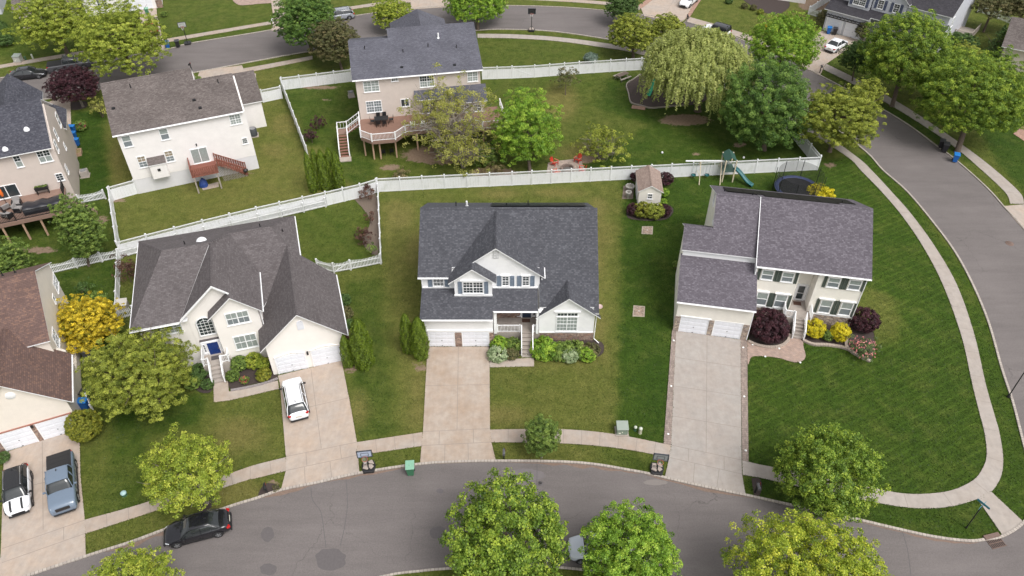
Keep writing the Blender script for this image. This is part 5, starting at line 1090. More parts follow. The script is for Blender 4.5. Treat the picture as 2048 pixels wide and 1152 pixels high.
def crown_points(style, a, b, rnd, dens, csize, leaf_, low=-.45):
    """returns leaf centres, normals, tint for a crown with half widths a (horizontal), b (vertical), centred at origin"""
    C, Nn, T = [], [], []
    if style in ('clump', 'wispy', 'shrub', 'sparse'):
        area = 4 * np.pi * ((a * a + a * b * 2) / 3); nc = max(10, int(area / (csize ** 2) * {'clump': 1.75, 'wispy': 1.45, 'shrub': 1.3, 'sparse': .35}[style]))
        D = sphere_dirs(nc, rnd, low); f = lumps(D, rnd, 9, .16 if style != 'shrub' else .05)
        if style != 'shrub': f = f * (1 + .10 * np.sin(D @ rnd.normal(size=3) * 7 + 1) + .08 * np.sin(D @ rnd.normal(size=3) * 13))
        rad = rnd.uniform(.74, 1.05, nc) * f if style == 'clump' else rnd.uniform(.55, 1.03, nc) * f
        if style == 'shrub': rad = rnd.uniform(.86, 1.0, nc) * f
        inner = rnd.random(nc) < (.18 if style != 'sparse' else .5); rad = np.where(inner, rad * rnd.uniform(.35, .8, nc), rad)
        P = D * rad[:, None] * np.array([a, a, b])
        P[:, 2] = np.where(P[:, 2] < -.3 * b, -.3 * b + (P[:, 2] + .3 * b) * .7, P[:, 2])
        cs = csize * rnd.uniform(.6, 1.25, nc)
        for i in range(nc):
            m = int(dens * (cs[i] / leaf_) ** 2 * (4.6 if style != 'sparse' else 1.6)) + 4
            d = unit(rnd.normal(size=(m, 3)) + D[i] * .75 + np.array([0, 0, .45])); r = cs[i] * (rnd.uniform(.25, 1.05, m) ** .5)
            sc = np.array([1, 1, .75 if style != 'wispy' else .5])
            C.append(P[i] + d * r[:, None] * sc * .72); Nn.append(unit(d * .55 + D[i] * .35 + rnd.normal(size=(m, 3)) * .62 + np.array([0, 0, .35])))
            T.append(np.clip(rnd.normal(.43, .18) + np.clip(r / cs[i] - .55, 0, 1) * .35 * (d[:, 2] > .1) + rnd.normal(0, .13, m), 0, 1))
    elif style == 'cone':       # columnar arborvitae: dense surface, flame outline
        n = int(dens * 13 * a * b * 4 / leaf_ ** 2)
        t = rnd.uniform(0, 1, n) ** .85; ang = rnd.uniform(0, 2 * np.pi, n)
        prof = np.interp(t, [0, .08, .3, .55, .75, .9, .97, 1], [.72, .9, 1, .93, .74, .46, .24, .06])
        ripple = 1 + .10 * np.sin(ang * 5 + t * 11 + rnd.uniform(0, 6)) + .07 * np.sin(ang * 9 - t * 23) + rnd.normal(0, .05, n)
        r = a * prof * ripple * rnd.uniform(.86, 1.0, n)
        C.append(np.stack([r * np.cos(ang), r * np.sin(ang), -b + 2 * b * t], 1)); Nn.append(unit(np.stack([np.cos(ang), np.sin(ang), .35 + 0 * t], 1) + rnd.normal(size=(n, 3)) * .45))
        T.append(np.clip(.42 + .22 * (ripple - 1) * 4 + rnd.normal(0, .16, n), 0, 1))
    elif style == 'conifer':
        n = int(dens * 7 * a * b * 2 / leaf_ ** 2); t = rnd.uniform(0, 1, n); ang = rnd.uniform(0, 2 * np.pi, n)
        tier = (t * 8) % 1.0; br = .75 + .25 * np.cos(ang * 11 + np.floor(t * 8) * 2)
        r = a * (1 - t) ** .85 * (1.05 - .45 * tier) * br * rnd.uniform(.45, 1.05, n)
        C.append(np.stack([r * np.cos(ang), r * np.sin(ang), -b + 2 * b * t - .22 * r], 1)); Nn.append(unit(np.stack([np.cos(ang) * .5, np.sin(ang) * .5, 1 + 0 * t], 1) + rnd.normal(size=(n, 3)) * .5))
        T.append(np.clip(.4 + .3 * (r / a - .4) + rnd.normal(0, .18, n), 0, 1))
    elif style == 'willow':
        ws = min(1, a / 4.5); ns = int(760 * dens); D = sphere_dirs(ns, rnd, -.05); f = lumps(D, rnd, 14, .22); P = D * (rnd.uniform(.55, 1.0, ns) * f)[:, None] * np.array([a, a, b])
        for i in range(ns):
            L = rnd.uniform(.8, 3.0) * (1.35 - .6 * D[i, 2]) * ws; m = int(L / leaf_ * 5.0); s = rnd.uniform(0, 1, m)
            out = D[i, :2] * (s[:, None] * .55 * ws); p = np.zeros((m, 3)); p[:, :2] = P[i, :2] + out + rnd.normal(0, .07, (m, 2)); p[:, 2] = P[i, 2] - L * s ** 1.35 + .15
            C.append(p); nn = np.zeros((m, 3)); nn[:, :2] = D[i, :2] * .8; nn[:, 2] = .55 - .3 * s; Nn.append(unit(nn + rnd.normal(size=(m, 3)) * .35)); T.append(np.clip(rnd.normal(.5, .2) + rnd.normal(0, .12, m), 0, 1))
        D2 = sphere_dirs(int(420 * ws), rnd, .0)
        for d in D2:
            m = 55; q = unit(rnd.normal(size=(m, 3)) + d); C.append(d * np.array([a, a, b]) * rnd.uniform(.7, 1.0) + q * .5 * ws); Nn.append(unit(q + np.array([0, 0, .8]))); T.append(np.clip(rnd.normal(.5, .15, m), 0, 1))
    return np.concatenate(C), np.concatenate(Nn), np.concatenate(T)
def limb(b, p0, p1, r0, r1, rnd, n=4, m=0):
    p0, p1 = Vector(p0), Vector(p1); pts = []; L = (p1 - p0).length
    for k in range(n + 1):
        t = k / n; w_ = Vector((rnd.normal(), rnd.normal(), rnd.normal() * .5)) * L * .045 * math.sin(math.pi * t)
        pts.append(p0.lerp(p1, t) + w_)
    b.tube(pts, [r0 + (r1 - r0) * k / n for k in range(n + 1)], 6, m)
    return pts
def scale_at(px, py, z):
    p = G(px, py, z); return CAM_F / (p.y * CT + (CAM_H - z) * ST)
def tree(name, label, cx, cy, zc, rpx, ratio, style, mat, seed, group=None, dens=1.0, csize=.7, leaf_=.2, bark=BARK, trunk=True, cat='tree', base=None, low=-.45, stems=1, tr=None, nl=9):
    if style in ('clump', 'wispy') and rpx > 28: leaf_ *= .6; csize *= .6; dens *= .9; low = min(low, -.7); rpx *= .93
    rnd = np.random.default_rng(seed); c = G(cx, cy, zc); a = rpx / scale_at(cx, cy, zc); b_ = a * ratio
    bx, by = (c.x, c.y)
    if base: g_ = G(*base); bx, by = g_.x, g_.y
    root = thing(name, label, cat, (bx, by, 0), 0, group)
    off = np.array([c.x - bx, c.y - by, zc])
    P, Nn, T = crown_points(style, a, b_, rnd, dens, csize, leaf_, low)
    k = (P[:, 2] + zc) > .04; P, Nn, T = P[k], Nn[k], T[k]
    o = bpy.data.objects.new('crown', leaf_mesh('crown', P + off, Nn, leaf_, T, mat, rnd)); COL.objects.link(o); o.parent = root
    if trunk:
        b = MB(); r0 = tr or (max(.05, a * .055) if style != 'sparse' else max(.03, a * .03))
        for s_ in range(stems):
            ox, oy = (rnd.normal() * .15 * (stems > 1), rnd.normal() * .15 * (stems > 1))
            fork = Vector((off[0] * .45 + ox * 3, off[1] * .45 + oy * 3, max(.3, zc - b_ * .62))); top = Vector((off[0] + ox * 4, off[1] + oy * 4, zc + b_ * .45))
            b.tube([(ox, oy, -.05), (ox, oy, .12), tuple(fork * .5 + Vector((ox, oy, 0)) * .5), tuple(fork)], [r0 * 1.5, r0 * 1.08, r0, r0 * .88], 8)
            tp = limb(b, fork, top, r0 * .85, r0 * .22, rnd, 5)
            for q in range(nl):
                an = 2 * math.pi * (q / nl) + rnd.uniform(-.3, .3); s0 = tp[rnd.integers(0, 4)]; f_ = rnd.uniform(.6, .92)
                e = Vector((off[0] + a * f_ * math.cos(an), off[1] + a * f_ * math.sin(an), zc + b_ * rnd.uniform(-.25, .55)))
                lp_ = limb(b, s0, e, r0 * .42, r0 * .08, rnd, 4)
                if style in ('sparse', 'wispy'):
                    for j in range(3):
                        e2 = lp_[2] + Vector((rnd.normal(), rnd.normal(), abs(rnd.normal()))) * a * .28; limb(b, lp_[2], e2, r0 * .2, r0 * .05, rnd, 3)
        b.build('trunk', bark, root)
    return root
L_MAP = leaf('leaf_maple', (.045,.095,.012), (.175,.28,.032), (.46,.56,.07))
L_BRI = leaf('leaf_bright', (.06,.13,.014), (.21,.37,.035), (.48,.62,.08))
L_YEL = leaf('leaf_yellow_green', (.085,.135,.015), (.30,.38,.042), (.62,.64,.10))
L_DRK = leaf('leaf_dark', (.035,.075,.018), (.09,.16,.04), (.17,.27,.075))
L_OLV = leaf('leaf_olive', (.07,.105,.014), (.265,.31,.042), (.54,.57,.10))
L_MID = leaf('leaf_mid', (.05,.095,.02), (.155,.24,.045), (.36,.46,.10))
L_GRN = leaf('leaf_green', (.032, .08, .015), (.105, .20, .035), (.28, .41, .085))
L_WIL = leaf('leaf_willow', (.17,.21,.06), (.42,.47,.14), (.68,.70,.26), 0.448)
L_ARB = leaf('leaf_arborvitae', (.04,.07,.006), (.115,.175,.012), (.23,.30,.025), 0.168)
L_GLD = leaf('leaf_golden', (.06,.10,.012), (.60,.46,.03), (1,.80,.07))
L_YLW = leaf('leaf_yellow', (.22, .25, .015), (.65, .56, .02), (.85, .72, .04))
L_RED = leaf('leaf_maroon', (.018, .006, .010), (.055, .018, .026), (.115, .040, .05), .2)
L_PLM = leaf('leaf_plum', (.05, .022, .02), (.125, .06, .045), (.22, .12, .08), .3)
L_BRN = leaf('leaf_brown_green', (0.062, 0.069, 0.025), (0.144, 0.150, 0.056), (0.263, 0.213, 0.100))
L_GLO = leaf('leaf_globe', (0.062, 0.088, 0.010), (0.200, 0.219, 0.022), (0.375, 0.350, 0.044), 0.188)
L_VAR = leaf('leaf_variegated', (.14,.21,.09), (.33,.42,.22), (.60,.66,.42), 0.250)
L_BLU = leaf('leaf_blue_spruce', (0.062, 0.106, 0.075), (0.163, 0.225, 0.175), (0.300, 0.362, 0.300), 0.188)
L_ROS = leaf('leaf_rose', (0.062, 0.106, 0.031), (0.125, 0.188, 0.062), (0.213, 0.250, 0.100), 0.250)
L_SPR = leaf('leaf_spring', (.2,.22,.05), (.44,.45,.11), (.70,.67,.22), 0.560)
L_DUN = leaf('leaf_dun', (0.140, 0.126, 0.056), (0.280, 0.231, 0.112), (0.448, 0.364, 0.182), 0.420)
# street and front-yard trees
tree('tree', 'round bright green maple standing alone on the verge below the corner lawn', 1652, 945, 3.7, 96, 0.950, 'clump', L_MAP, 11, csize=0.770, leaf_=0.238, dens=1.0)
tree('tree', 'broad green maple at the bottom edge, left of the half hidden silver car', 1010, 1085, 4.6, 122, 0.950, 'clump', L_MAP, 12, csize=0.950, leaf_=0.280, dens=0.950, base=(1030, 1160))
tree('tree', 'bright green tree at the bottom edge, right of the half hidden silver car', 1264, 1108, 4.2, 103, .88, 'wispy', L_BRI, 13, csize=.7, leaf_=.2, dens=1.15, base=(1225, 1165))
tree('tree', 'yellow green maple crown cut off by the bottom edge at the right', 1638, 1192, 5.0, 152, .85, 'clump', leaf('leaf_vivid_yellow_green', (.08, .135, .012), (.31, .40, .035), (.70, .70, .08)), 14, csize=.8, leaf_=.21, dens=.95, base=(1610, 1290))
tree('tree', 'small light green tree cut off by the bottom edge left of the black sedan', 262, 1172, 3.2, 78, .9, 'wispy', L_YEL, 15, csize=.6, leaf_=.18, base=(272, 1240))
tree('tree', 'irregular yellow green young maple over the sidewalk above the black sedan', 368, 945, 3.6, 90, .75, 'wispy', L_YEL, 16, csize=.8, leaf_=.2, dens=.75, base=(413, 1006), bark=BARKG)
tree('tree', 'wide feathery olive green tree in front of the cream stucco house', 281, 742, 4.0, 110, .70, 'wispy', L_OLV, 17, csize=.62, leaf_=.15, dens=1.25, stems=3)
tree('tree', 'small upright street tree on the verge in front of the white centre house', 1083, 872, 2.3, 36, 1.35, 'wispy', L_MID, 18, csize=.42, leaf_=.13, dens=1.4, base=(1083, 915), bark=BARKG)
tree('tree', 'leaning pear shaped green tree beside the picket fence left of the hip roof', 163, 462, 3.9, 42, 1.95, 'wispy', L_MID, 19, csize=.5, leaf_=.16, dens=1.3, base=(178, 532))
tree('tree', 'green tree cut off by the left edge above the red brown roof', 8, 528, 2.6, 56, .9, 'wispy', L_MID, 20, csize=.55, leaf_=.17, dens=1.2)
tree('golden_shrub', 'tall golden yellow false cypress against the side wall of the tan house', 172, 645, 2.6, 66, .85, 'wispy', L_GLD, 21, csize=.5, leaf_=.15, dens=1.5, cat='shrub', low=-.7)
tree('globe_shrub', 'clipped round yellow green shrub at the corner of the tan garage', 167, 852, 1.4, 33, 1.0, 'shrub', L_GLO, 22, csize=.15, leaf_=.06, dens=1.6, cat='shrub', low=-.9, nl=4)
# arborvitae
for q in ((721, 689, 22, 2.3, 'tallest clipped arborvitae at the right corner of the cream garage', 31, 2.9), (692, 705, 12, 3.0, 'shorter arborvitae pressed against the corner of the cream garage', 32, 1.9), (813, 669, 14, 3.6, 'narrower arborvitae, left one of the pair beside the white centre garage', 33, 2.35), (838, 678, 18, 3.1, 'wider arborvitae, right one of the pair beside the white centre garage', 34, 2.45)):
    tree('arborvitae', q[4], q[0], q[1] - 3, q[6], q[2], q[6] / (q[2] / scale_at(q[0], q[1] - 3, q[6])), 'cone', L_ARB, q[5], 'arborvitae columns beside the front garages', leaf_=.10, dens=1.0, cat='shrub', trunk=True, nl=2)
for k, q in enumerate(((619, 345, 9), (632, 338, 10), (646, 340, 12), (662, 336, 12), (675, 343, 11))):
    tree('arborvitae', ['leftmost slim arborvitae of the clump by the long white fence', 'second arborvitae from the left in the clump by the long white fence', 'middle arborvitae of the clump by the long white fence', 'tallest arborvitae of the clump by the long white fence, second from right', 'rightmost arborvitae of the clump by the long white fence'][k], q[0], q[1], 2.65, q[2], 2.65 / (q[2] / scale_at(q[0], q[1], 2.65)), 'cone', L_ARB, 40 + k, 'arborvitae clump in the deck house yard', leaf_=.13, cat='shrub', nl=2)
# trees around the back street
tree('tree', 'huge yellow green tree over the pickup on the upper left street', 240, 78, 6.0, 90, .82, 'wispy', leaf('leaf_lime', (.09, .13, .017), (.30, .37, .045), (.58, .62, .11)), 51, csize=.85, leaf_=.24, dens=1.0, base=(262, 145))
tree('tree', 'broad yellow green tree in the top left lawn left of the tallest one', 108, 42, 5.4, 76, .8, 'wispy', leaf('leaf_lime', (0, 0, 0), (0, 0, 0), (0, 0, 0)), 52, csize=.85, leaf_=.24, dens=1.0)
tree('maple', 'dark maroon leaved maple between the street and the dark grey roof at the left', 147, 170, 2.9, 46, .72, 'clump', L_RED, 53, csize=.5, leaf_=.17, dens=1.1, base=(166, 213), cat='tree', bark=BARKG)
tree('tree', 'large green tree over the upper street left of the brown tinged tree', 612, 42, 4.8, 70, .85, 'wispy', L_GRN, 54, csize=.75, leaf_=.22, dens=1.15)
tree('tree', 'brown tinged green tree at the corner of the blue grey roof', 668, 84, 3.8, 50, 1.0, 'wispy', L_BRN, 55, csize=.6, leaf_=.19, dens=1.3, base=(684, 140))
tree('tree', 'small lime green tree beside the parked grey suv at the top', 782, 27, 2.8, 39, .72, 'wispy', L_YEL, 56, csize=.5, leaf_=.18, dens=1.2)
tree('tree', 'round green tree on the verge above the blue grey roof', 952, 5, 3.4, 60, .62, 'clump', L_BRI, 57, csize=.6, leaf_=.2, base=(956, 60))
tree('tree', 'dark green tree at the top edge above the flat topped olive tree', 1246, 12, 3.0, 36, .9, 'wispy', L_DRK, 58, csize=.55, leaf_=.2, dens=1.3)
tree('tree', 'flat topped olive green tree standing beyond the deck house fence', 1266, 66, 3.6, 54, .66, 'wispy', L_OLV, 59, csize=.6, leaf_=.19, dens=1.25, base=(1266, 116))
tree('tree', 'low olive green tree between the flat topped tree and the weeping willow', 1335, 58, 3.4, 44, .6, 'wispy', L_OLV, 60, csize=.6, leaf_=.19, dens=1.2)
tree('willow', 'big pale green weeping willow over the mulched play area', 1392, 132, 6.0, 104, .62, 'willow', L_WIL, 61, leaf_=.2, dens=2.3, base=(1395, 222), tr=.4)
tree('tree', 'bright green maple above the willow next to the driveway with the white sedan', 1570, 88, 4.6, 66, .85, 'clump', L_BRI, 62, csize=.7, leaf_=.21)
tree('tree', 'massive dark green tree at the right end of the fenced back yard', 1532, 214, 5.2, 88, 1.0, 'clump', L_GRN, 63, csize=.95, leaf_=.23, dens=1.0, base=(1528, 300))
tree('tree', 'wide olive green tree over the sidewalk at the bend of the street', 1680, 236, 4.6, 84, .72, 'wispy', L_OLV, 64, csize=.75, leaf_=.2, dens=1.3)
tree('tree', 'small light olive tree between the two biggest maples and the street', 1735, 190, 4.0, 34, 1.0, 'wispy', L_OLV, 65, csize=.55, leaf_=.19, dens=1.3)
tree('maple', 'tall green maple with yellow tips in front of the light grey house', 1812, 108, 6.6, 84, .98, 'clump', L_MAP, 66, csize=.8, leaf_=.22, base=(1784, 212), cat='tree')
tree('maple', 'very wide green maple with yellow tips over the street at the right edge', 1950, 192, 6.2, 106, .80, 'clump', L_MAP, 67, csize=.8, leaf_=.22, base=(1914, 304), cat='tree')
tree('tree', 'mid green tree squeezed between the two large street maples', 1880, 146, 4.0, 40, 1.0, 'wispy', L_MID, 68, csize=.7, leaf_=.21, dens=1.2)
tree('tree', 'small dark upright street tree below the driveway with the white sedan', 1712, 114, 3.0, 31, 1.15, 'wispy', L_DRK, 69, csize=.5, leaf_=.18, dens=1.4, base=(1704, 162))
tree('tree', 'bright green tree rising from the yard at the right end of the rear deck', 1054, 262, 4.3, 69, 1.3, 'wispy', L_BRI, 70, csize=.95, leaf_=.22, dens=.8, base=(1060, 345))
tree('tree', 'thin pale tree just coming into leaf in front of the rear deck, far side', 900, 235, 5.2, 104, .78, 'sparse', L_SPR, 71, csize=.8, leaf_=.17, dens=1.55, base=(912, 325), stems=4, bark=BARKG, nl=14)
tree('tree', 'low pale tree with thin leaves along the fence below the rear deck', 925, 300, 2.4, 78, .6, 'sparse', L_SPR, 72, csize=.6, leaf_=.19, dens=1.3, stems=3, bark=BARKG, nl=12)
tree('tree', 'pale thin olive tree behind the long fence right of the red chairs', 1206, 292, 1.9, 56, .75, 'sparse', L_OLV, 73, csize=.5, leaf_=.15, dens=3.2, bark=BARKG, stems=3)
tree('tree', 'little sparse tree on the lawn by the upper yard fence', 1131, 158, 1.9, 27, .9, 'sparse', L_BRN, 74, csize=.4, leaf_=.16, dens=2.0, base=(1131, 190))
tree('weeping_spruce', 'small weeping blue spruce outside the upper yard fence', 1181, 117, .9, 14, .7, 'willow', L_BLU, 75, leaf_=.12, dens=.25, cat='shrub', tr=.06)
tree('spruce', 'dark green spruce in the top right corner beside the picket fence', 1997, 84, 2.6, 40, .9, 'conifer', L_DRK, 76, leaf_=.22, dens=.9, cat='tree', nl=3)
tree('spruce', 'taller dark spruce cut off by the right edge of the picture', 2042, 66, 3.6, 34, 1.3, 'conifer', L_DRK, 77, leaf_=.22, dens=.9, cat='tree', nl=3)
tree('shrub', 'dark green shrub mass beside the grey house wall', 1925, 84, 1.5, 32, .6, 'wispy', L_DRK, 78, csize=.55, leaf_=.2, dens=1.3, cat='shrub')
tree('tree', 'brownish green tree crown at the top right corner', 1990, 8, 4.4, 42, .7, 'wispy', L_BRN, 79, csize=.7, leaf_=.23, dens=1.2); tree('tree', 'second brownish tree crown further right in the top right corner', 2052, 12, 4.6, 40, .8, 'wispy', L_BRN, 80, csize=.7, leaf_=.23, dens=1.2)
tree('tree', 'yellow green treetop beside the front of the grey house', 1925, 118, 3.6, 42, .7, 'wispy', L_OLV, 81, csize=.6, leaf_=.2, dens=1.2)
tree('shrub', 'pale airy shrub beside the worn brown roof near the maroon maple', 197, 214, 1.5, 22, .9, 'sparse', L_SPR, 82, csize=.4, leaf_=.15, dens=2.2, cat='shrub', stems=3)
tree('shrub', 'dark conical shrub at the top left corner of the picture', 2, 62, 1.8, 18, 1.3, 'cone', L_DRK, 83, leaf_=.15, dens=1, cat='shrub', nl=2)
tree('shrub', 'dark green shrub below the conical one at the left edge, top left', 10, 82, .8, 13, .8, 'shrub', L_DRK, 84, csize=.35, leaf_=.15, cat='shrub', nl=3)
tree('tree', 'treetop at the very top edge between the two driveways', 640, -22, 4.5, 40, .8, 'wispy', L_MID, 86, csize=.7, leaf_=.22, dens=1.1)
# garden shrubs: name, label, px, py, height centre, radius px, ratio, style, leaf, seed
def shr(label, cx, cy, zc, r, ratio, mat, seed, style='shrub', name='shrub', group=None, dens=1.3, cs=None, lf=None, low=-.8):
    a = r / scale_at(cx, cy, zc)
    return tree(name, label, cx, cy, zc, r, ratio, style, mat, seed, group, dens, cs or max(.16, a * .3), lf or max(.06, min(.13, a * .14)), BARK, True, 'shrub', low=low, nl=4, tr=.04)
G1 = 'foundation shrubs at the white centre house'
shr('green shrub left of the front steps, nearest the garage of the white centre house', 1000, 688, .55, 18, .7, L_BRI, 101, group=G1); shr('green shrub left of the front steps and touching the stair railing', 1026, 689, .55, 16, .7, L_MID, 102, group=G1)
shr('pale variegated shrub at the garage corner of the white centre house', 995, 708, .45, 19, .65, L_VAR, 103, group=G1); shr('brownish low shrub between the pale variegated shrub and the front steps', 1023, 707, .4, 14, .6, L_BRN, 104, group=G1)
shr('large bright green shrub just right of the front steps', 1088, 698, .5, 27, .62, L_BRI, 105, group=G1); shr('mid green shrub under the wide window of the white centre house', 1120, 703, .4, 22, .55, L_MID, 106, group=G1); shr('dull brown green hedge shrub at the stone base', 1149, 700, .4, 23, .5, L_MID, 107, group=G1)
shr('brown green hedge shrub at the right corner of the stone base', 1179, 700, .4, 18, .55, L_BRN, 108, group=G1); shr('pale variegated shrub in front of the wide window', 1140, 712, .42, 16, .65, L_VAR, 109, group=G1); shr('green low shrub at the right end of the bed', 1174, 710, .4, 16, .7, L_BRI, 110, group=G1)
shr('maroon weeping maple mound beside the garage with stone piers', 1538, 652, 1.15, 38, .72, L_RED, 111, name='maple_shrub', cs=.3, lf=.1); shr('maroon maple mound at the right end of the beige house', 1729, 640, 1.0, 27, .85, L_RED, 112, name='maple_shrub', cs=.28, lf=.1)
shr('yellow shrub next to the steps of the beige house', 1630, 657, .9, 19, .95, L_YLW, 113, name='golden_shrub', cs=.25, lf=.09); shr('yellow shrub further from the steps of the beige house', 1681, 664, .9, 18, 1.0, L_YLW, 114, name='golden_shrub', cs=.25, lf=.09)
shr('small green shrub between the two yellow shrubs', 1655, 671, .5, 11, .9, L_MID, 115)
ro = shr('rose bush with pink flowers at the corner bed of the beige house', 1726, 696, .9, 31, .72, L_ROS, 116, name='rose_bush', style='sparse', dens=3.2, cs=.3, lf=.1)
def flowers(root, n, a, b_, z, col, seed, size=.08, name='flowers'):
    rnd = np.random.default_rng(seed); D = sphere_dirs(n, rnd, -.1); P = D * np.array([a, a, b_]) * rnd.uniform(.85, 1.05, n)[:, None] + np.array([0, 0, z])
    mt = leaf('petal_' + name + str(seed), cm(col, .8), col, cm(col, 1.3), .2); P = np.repeat(P, 4, 0) + rnd.normal(0, size * .3, (4 * n, 3)); Nn = unit(np.repeat(D, 4, 0) + rnd.normal(size=(4 * n, 3)) * .5)
    o = bpy.data.objects.new(name, leaf_mesh(name, P, Nn, size, rnd.uniform(0, 1, 4 * n), mt, rnd, .9)); COL.objects.link(o); o.parent = root; return o
flowers(ro, 90, 1.2, .9, .85, (.75, .30, .30), 5, .12)
G3 = 'shrubs in the bed of the cream stucco house'
shr('mid green round shrub beside the porch of the cream stucco house', 478, 727, .6, 16, .85, L_MID, 121, group=G3); shr('yellow green shrub behind, left of the cream garage', 508, 722, .6, 17, .8, L_YEL, 122, group=G3); shr('yellow green shrub touching the cream garage wall', 526, 727, .55, 12, .85, L_YEL, 123, group=G3)
shr('bright yellow green globe shrub next to the rock edging', 527, 749, .45, 14, .85, L_GLO, 124, group=G3); shr('small green ball shrub at the foot of the porch steps', 465, 752, .4, 12, .85, L_MID, 125, group=G3); shr('dark green shrub left of the blue door steps', 396, 745, .6, 18, .8, L_DRK, 126, group=G3); shr('dark spiky green shrub left of the walkway', 415, 768, .35, 12, .7, L_DRK, 127, group=G3); shr('mid green shrub behind the feathery olive tree', 385, 765, .5, 15, .8, L_MID, 128, group=G3)
az = shr('pink azalea in the bed beside the walkway of the cream house', 488, 760, .3, 8, .8, L_MID, 129, name='azalea', group=G3); flowers(az, 50, .35, .3, .3, (.6, .08, .12), 6, .08)
G4 = 'shrubs along the right wall of the cream stucco house'
for k, (x, y, r, m, l) in enumerate(((688, 600, 13, L_DRK, 'dark shrub at the back of the cream garage side wall, furthest from the road'), (692, 626, 13, L_BRN, 'brown green shrub in the middle of the cream garage side wall'), (699, 648, 10, L_DRK, 'dark shrub hugging the side wall just behind the arborvitae'), (697, 668, 8, L_PLM, 'small reddish shrub between the side wall and the arborvitae'))): shr(l, x, y, .6, r, .9, m, 131 + k, group=G4)
shr('dark green clump behind the tall golden shrub', 190, 605, 1.2, 22, .9, L_MID, 136, style='wispy'); shr('thin dark green shrub on the lawn behind the golden shrub', 168, 575, 1.1, 18, .9, L_DRK, 137, style='sparse', dens=2)
G5 = 'shrubs around the garden shed'
for k, (x, y, r, m, z, l) in enumerate(((1267, 419, 13, L_RED, .6, 'round maroon shrub at the left front corner of the shed'), (1328, 421, 13, L_RED, .6, 'round maroon shrub at the right front corner of the shed'), (1285, 420, 17, L_GLO, .75, 'olive green shrub under the shed window, left half'), (1308, 422, 18, L_OLV, .75, 'olive green shrub under the shed window, right half'), (1271, 354, 10, L_RED, .7, 'maroon shrub squeezed between the shed and the fence, left side'), (1332, 358, 14, L_RED, .8, 'maroon shrub between the shed and the fence, right side'), (1329, 385, 9, L_BRI, .5, 'light green shrub beside the right wall of the shed'), (1328, 404, 7, L_BRI, .35, 'small light green plant behind the right front maroon shrub'))): shr(l, x, y, z, r, .85, m, 141 + k, group=G5)
G6 = 'plum bushes along the fence line'
for k, (x, y, r, l) in enumerate(((735, 383, 20, 'thin red tipped bush at the top end of the fence bed'), (740, 432, 11, 'thin brown bush in the narrow middle of the fence bed'), (727, 472, 22, 'reddish brown plum bush bulging out of the fence bed onto the lawn'), (742, 495, 12, 'brown green bush at the bottom end of the fence bed'))): shr(l, x, y, 1.0, r, .8, L_PLM if k != 3 else L_MID, 151 + k, 'sparse', 'plum_bush', G6, 2.6, .35, .12)
shr('reddish brown see through plum tree over the fence left of the hip roof', 250, 535, 1.9, 30, 1.1, L_PLM, 156, 'sparse', 'plum_tree', None, 1.6, .45, .13, -.9)
shr('purple leaved plum bush by the fence in the deck house yard, upper one', 637, 243, 1.0, 15, .9, L_RED, 157, 'sparse', 'plum_bush', None, 3, .35, .14); shr('purple leaved plum bush by the fence in the deck house yard, lower one', 622, 272, 1.0, 17, .8, L_RED, 158, 'sparse', 'plum_bush', None, 2.4, .35, .14)
shr('bright yellow shrub peeking over the ridge behind the beige house', 1640, 386, .8, 24, .6, L_YLW, 159, 'wispy', 'golden_shrub', cs=.35, lf=.13)
az = shr('pink flowering azalea at the wall of the taupe house by the blue bin', 161, 252, .5, 12, .8, L_MID, 160, name='azalea'); flowers(az, 70, .75, .55, .5, (.45, .05, .12), 7, .12)
shr('dark shrub beside the garage door at the lower left edge', 5, 915, .5, 12, .8, L_DRK, 161); shr('small leafy weed clump beside the mailbox of the cream house', 551, 976, .25, 9, .8, L_BRN, 162, 'sparse', dens=2.5)
G7 = 'shrubs in the mulched bed at the top edge'
for k, (x, y, r) in enumerate(((1458, 2, 7), (1489, 12, 6), (1507, 15, 6), (1521, 24, 6))): shr(['dark round shrub at the left end of the mulched bed at the top edge', 'second small shrub from the left in the mulched bed at the top', 'third small shrub from the left in the mulched bed at the top', 'lighter round shrub at the right end of the mulched bed at the top'][k], x, y, .4, r, .9, [L_DRK, L_BRN, L_BRN, L_OLV][k], 171 + k, group=G7)
shr('low mixed shrub along the fence below the rear deck, left', 800, 348, .5, 20, .5, L_DUN, 181, 'sparse', dens=2.2); shr('brown twiggy shrub under the bright tree by the long fence', 985, 342, .6, 26, .5, L_DUN, 182, 'sparse', dens=2); shr('tall green shrub between the rear deck and the bright tree', 968, 310, 1.3, 26, .9, L_MID, 183, 'wispy', dens=.9); shr('green shrub under the middle of the rear deck', 880, 296, .8, 20, .7, L_MID, 184, 'sparse', dens=2)
shr('thin shrub in front of the grey pergola at the left garage corner', 1646, 36, 1.4, 12, 1.2, L_BRN, 185, 'wispy'); shr('weeping shrub in front of the pergola at the right garage corner', 1726, 62, 1.6, 13, 1.3, L_BRN, 186, 'wispy')
shr('green bush at the back of the beige driveway corner, behind the garage wall', 328, 28, .5, 6, .8, L_MID, 187); shr('small green plant by the roof at the back street driveway', 396, 158, .6, 6, .9, L_MID, 188)
shr('green shrub growing at the left wall of the beige house', 1352, 528, .6, 6, .9, L_MID, 189)

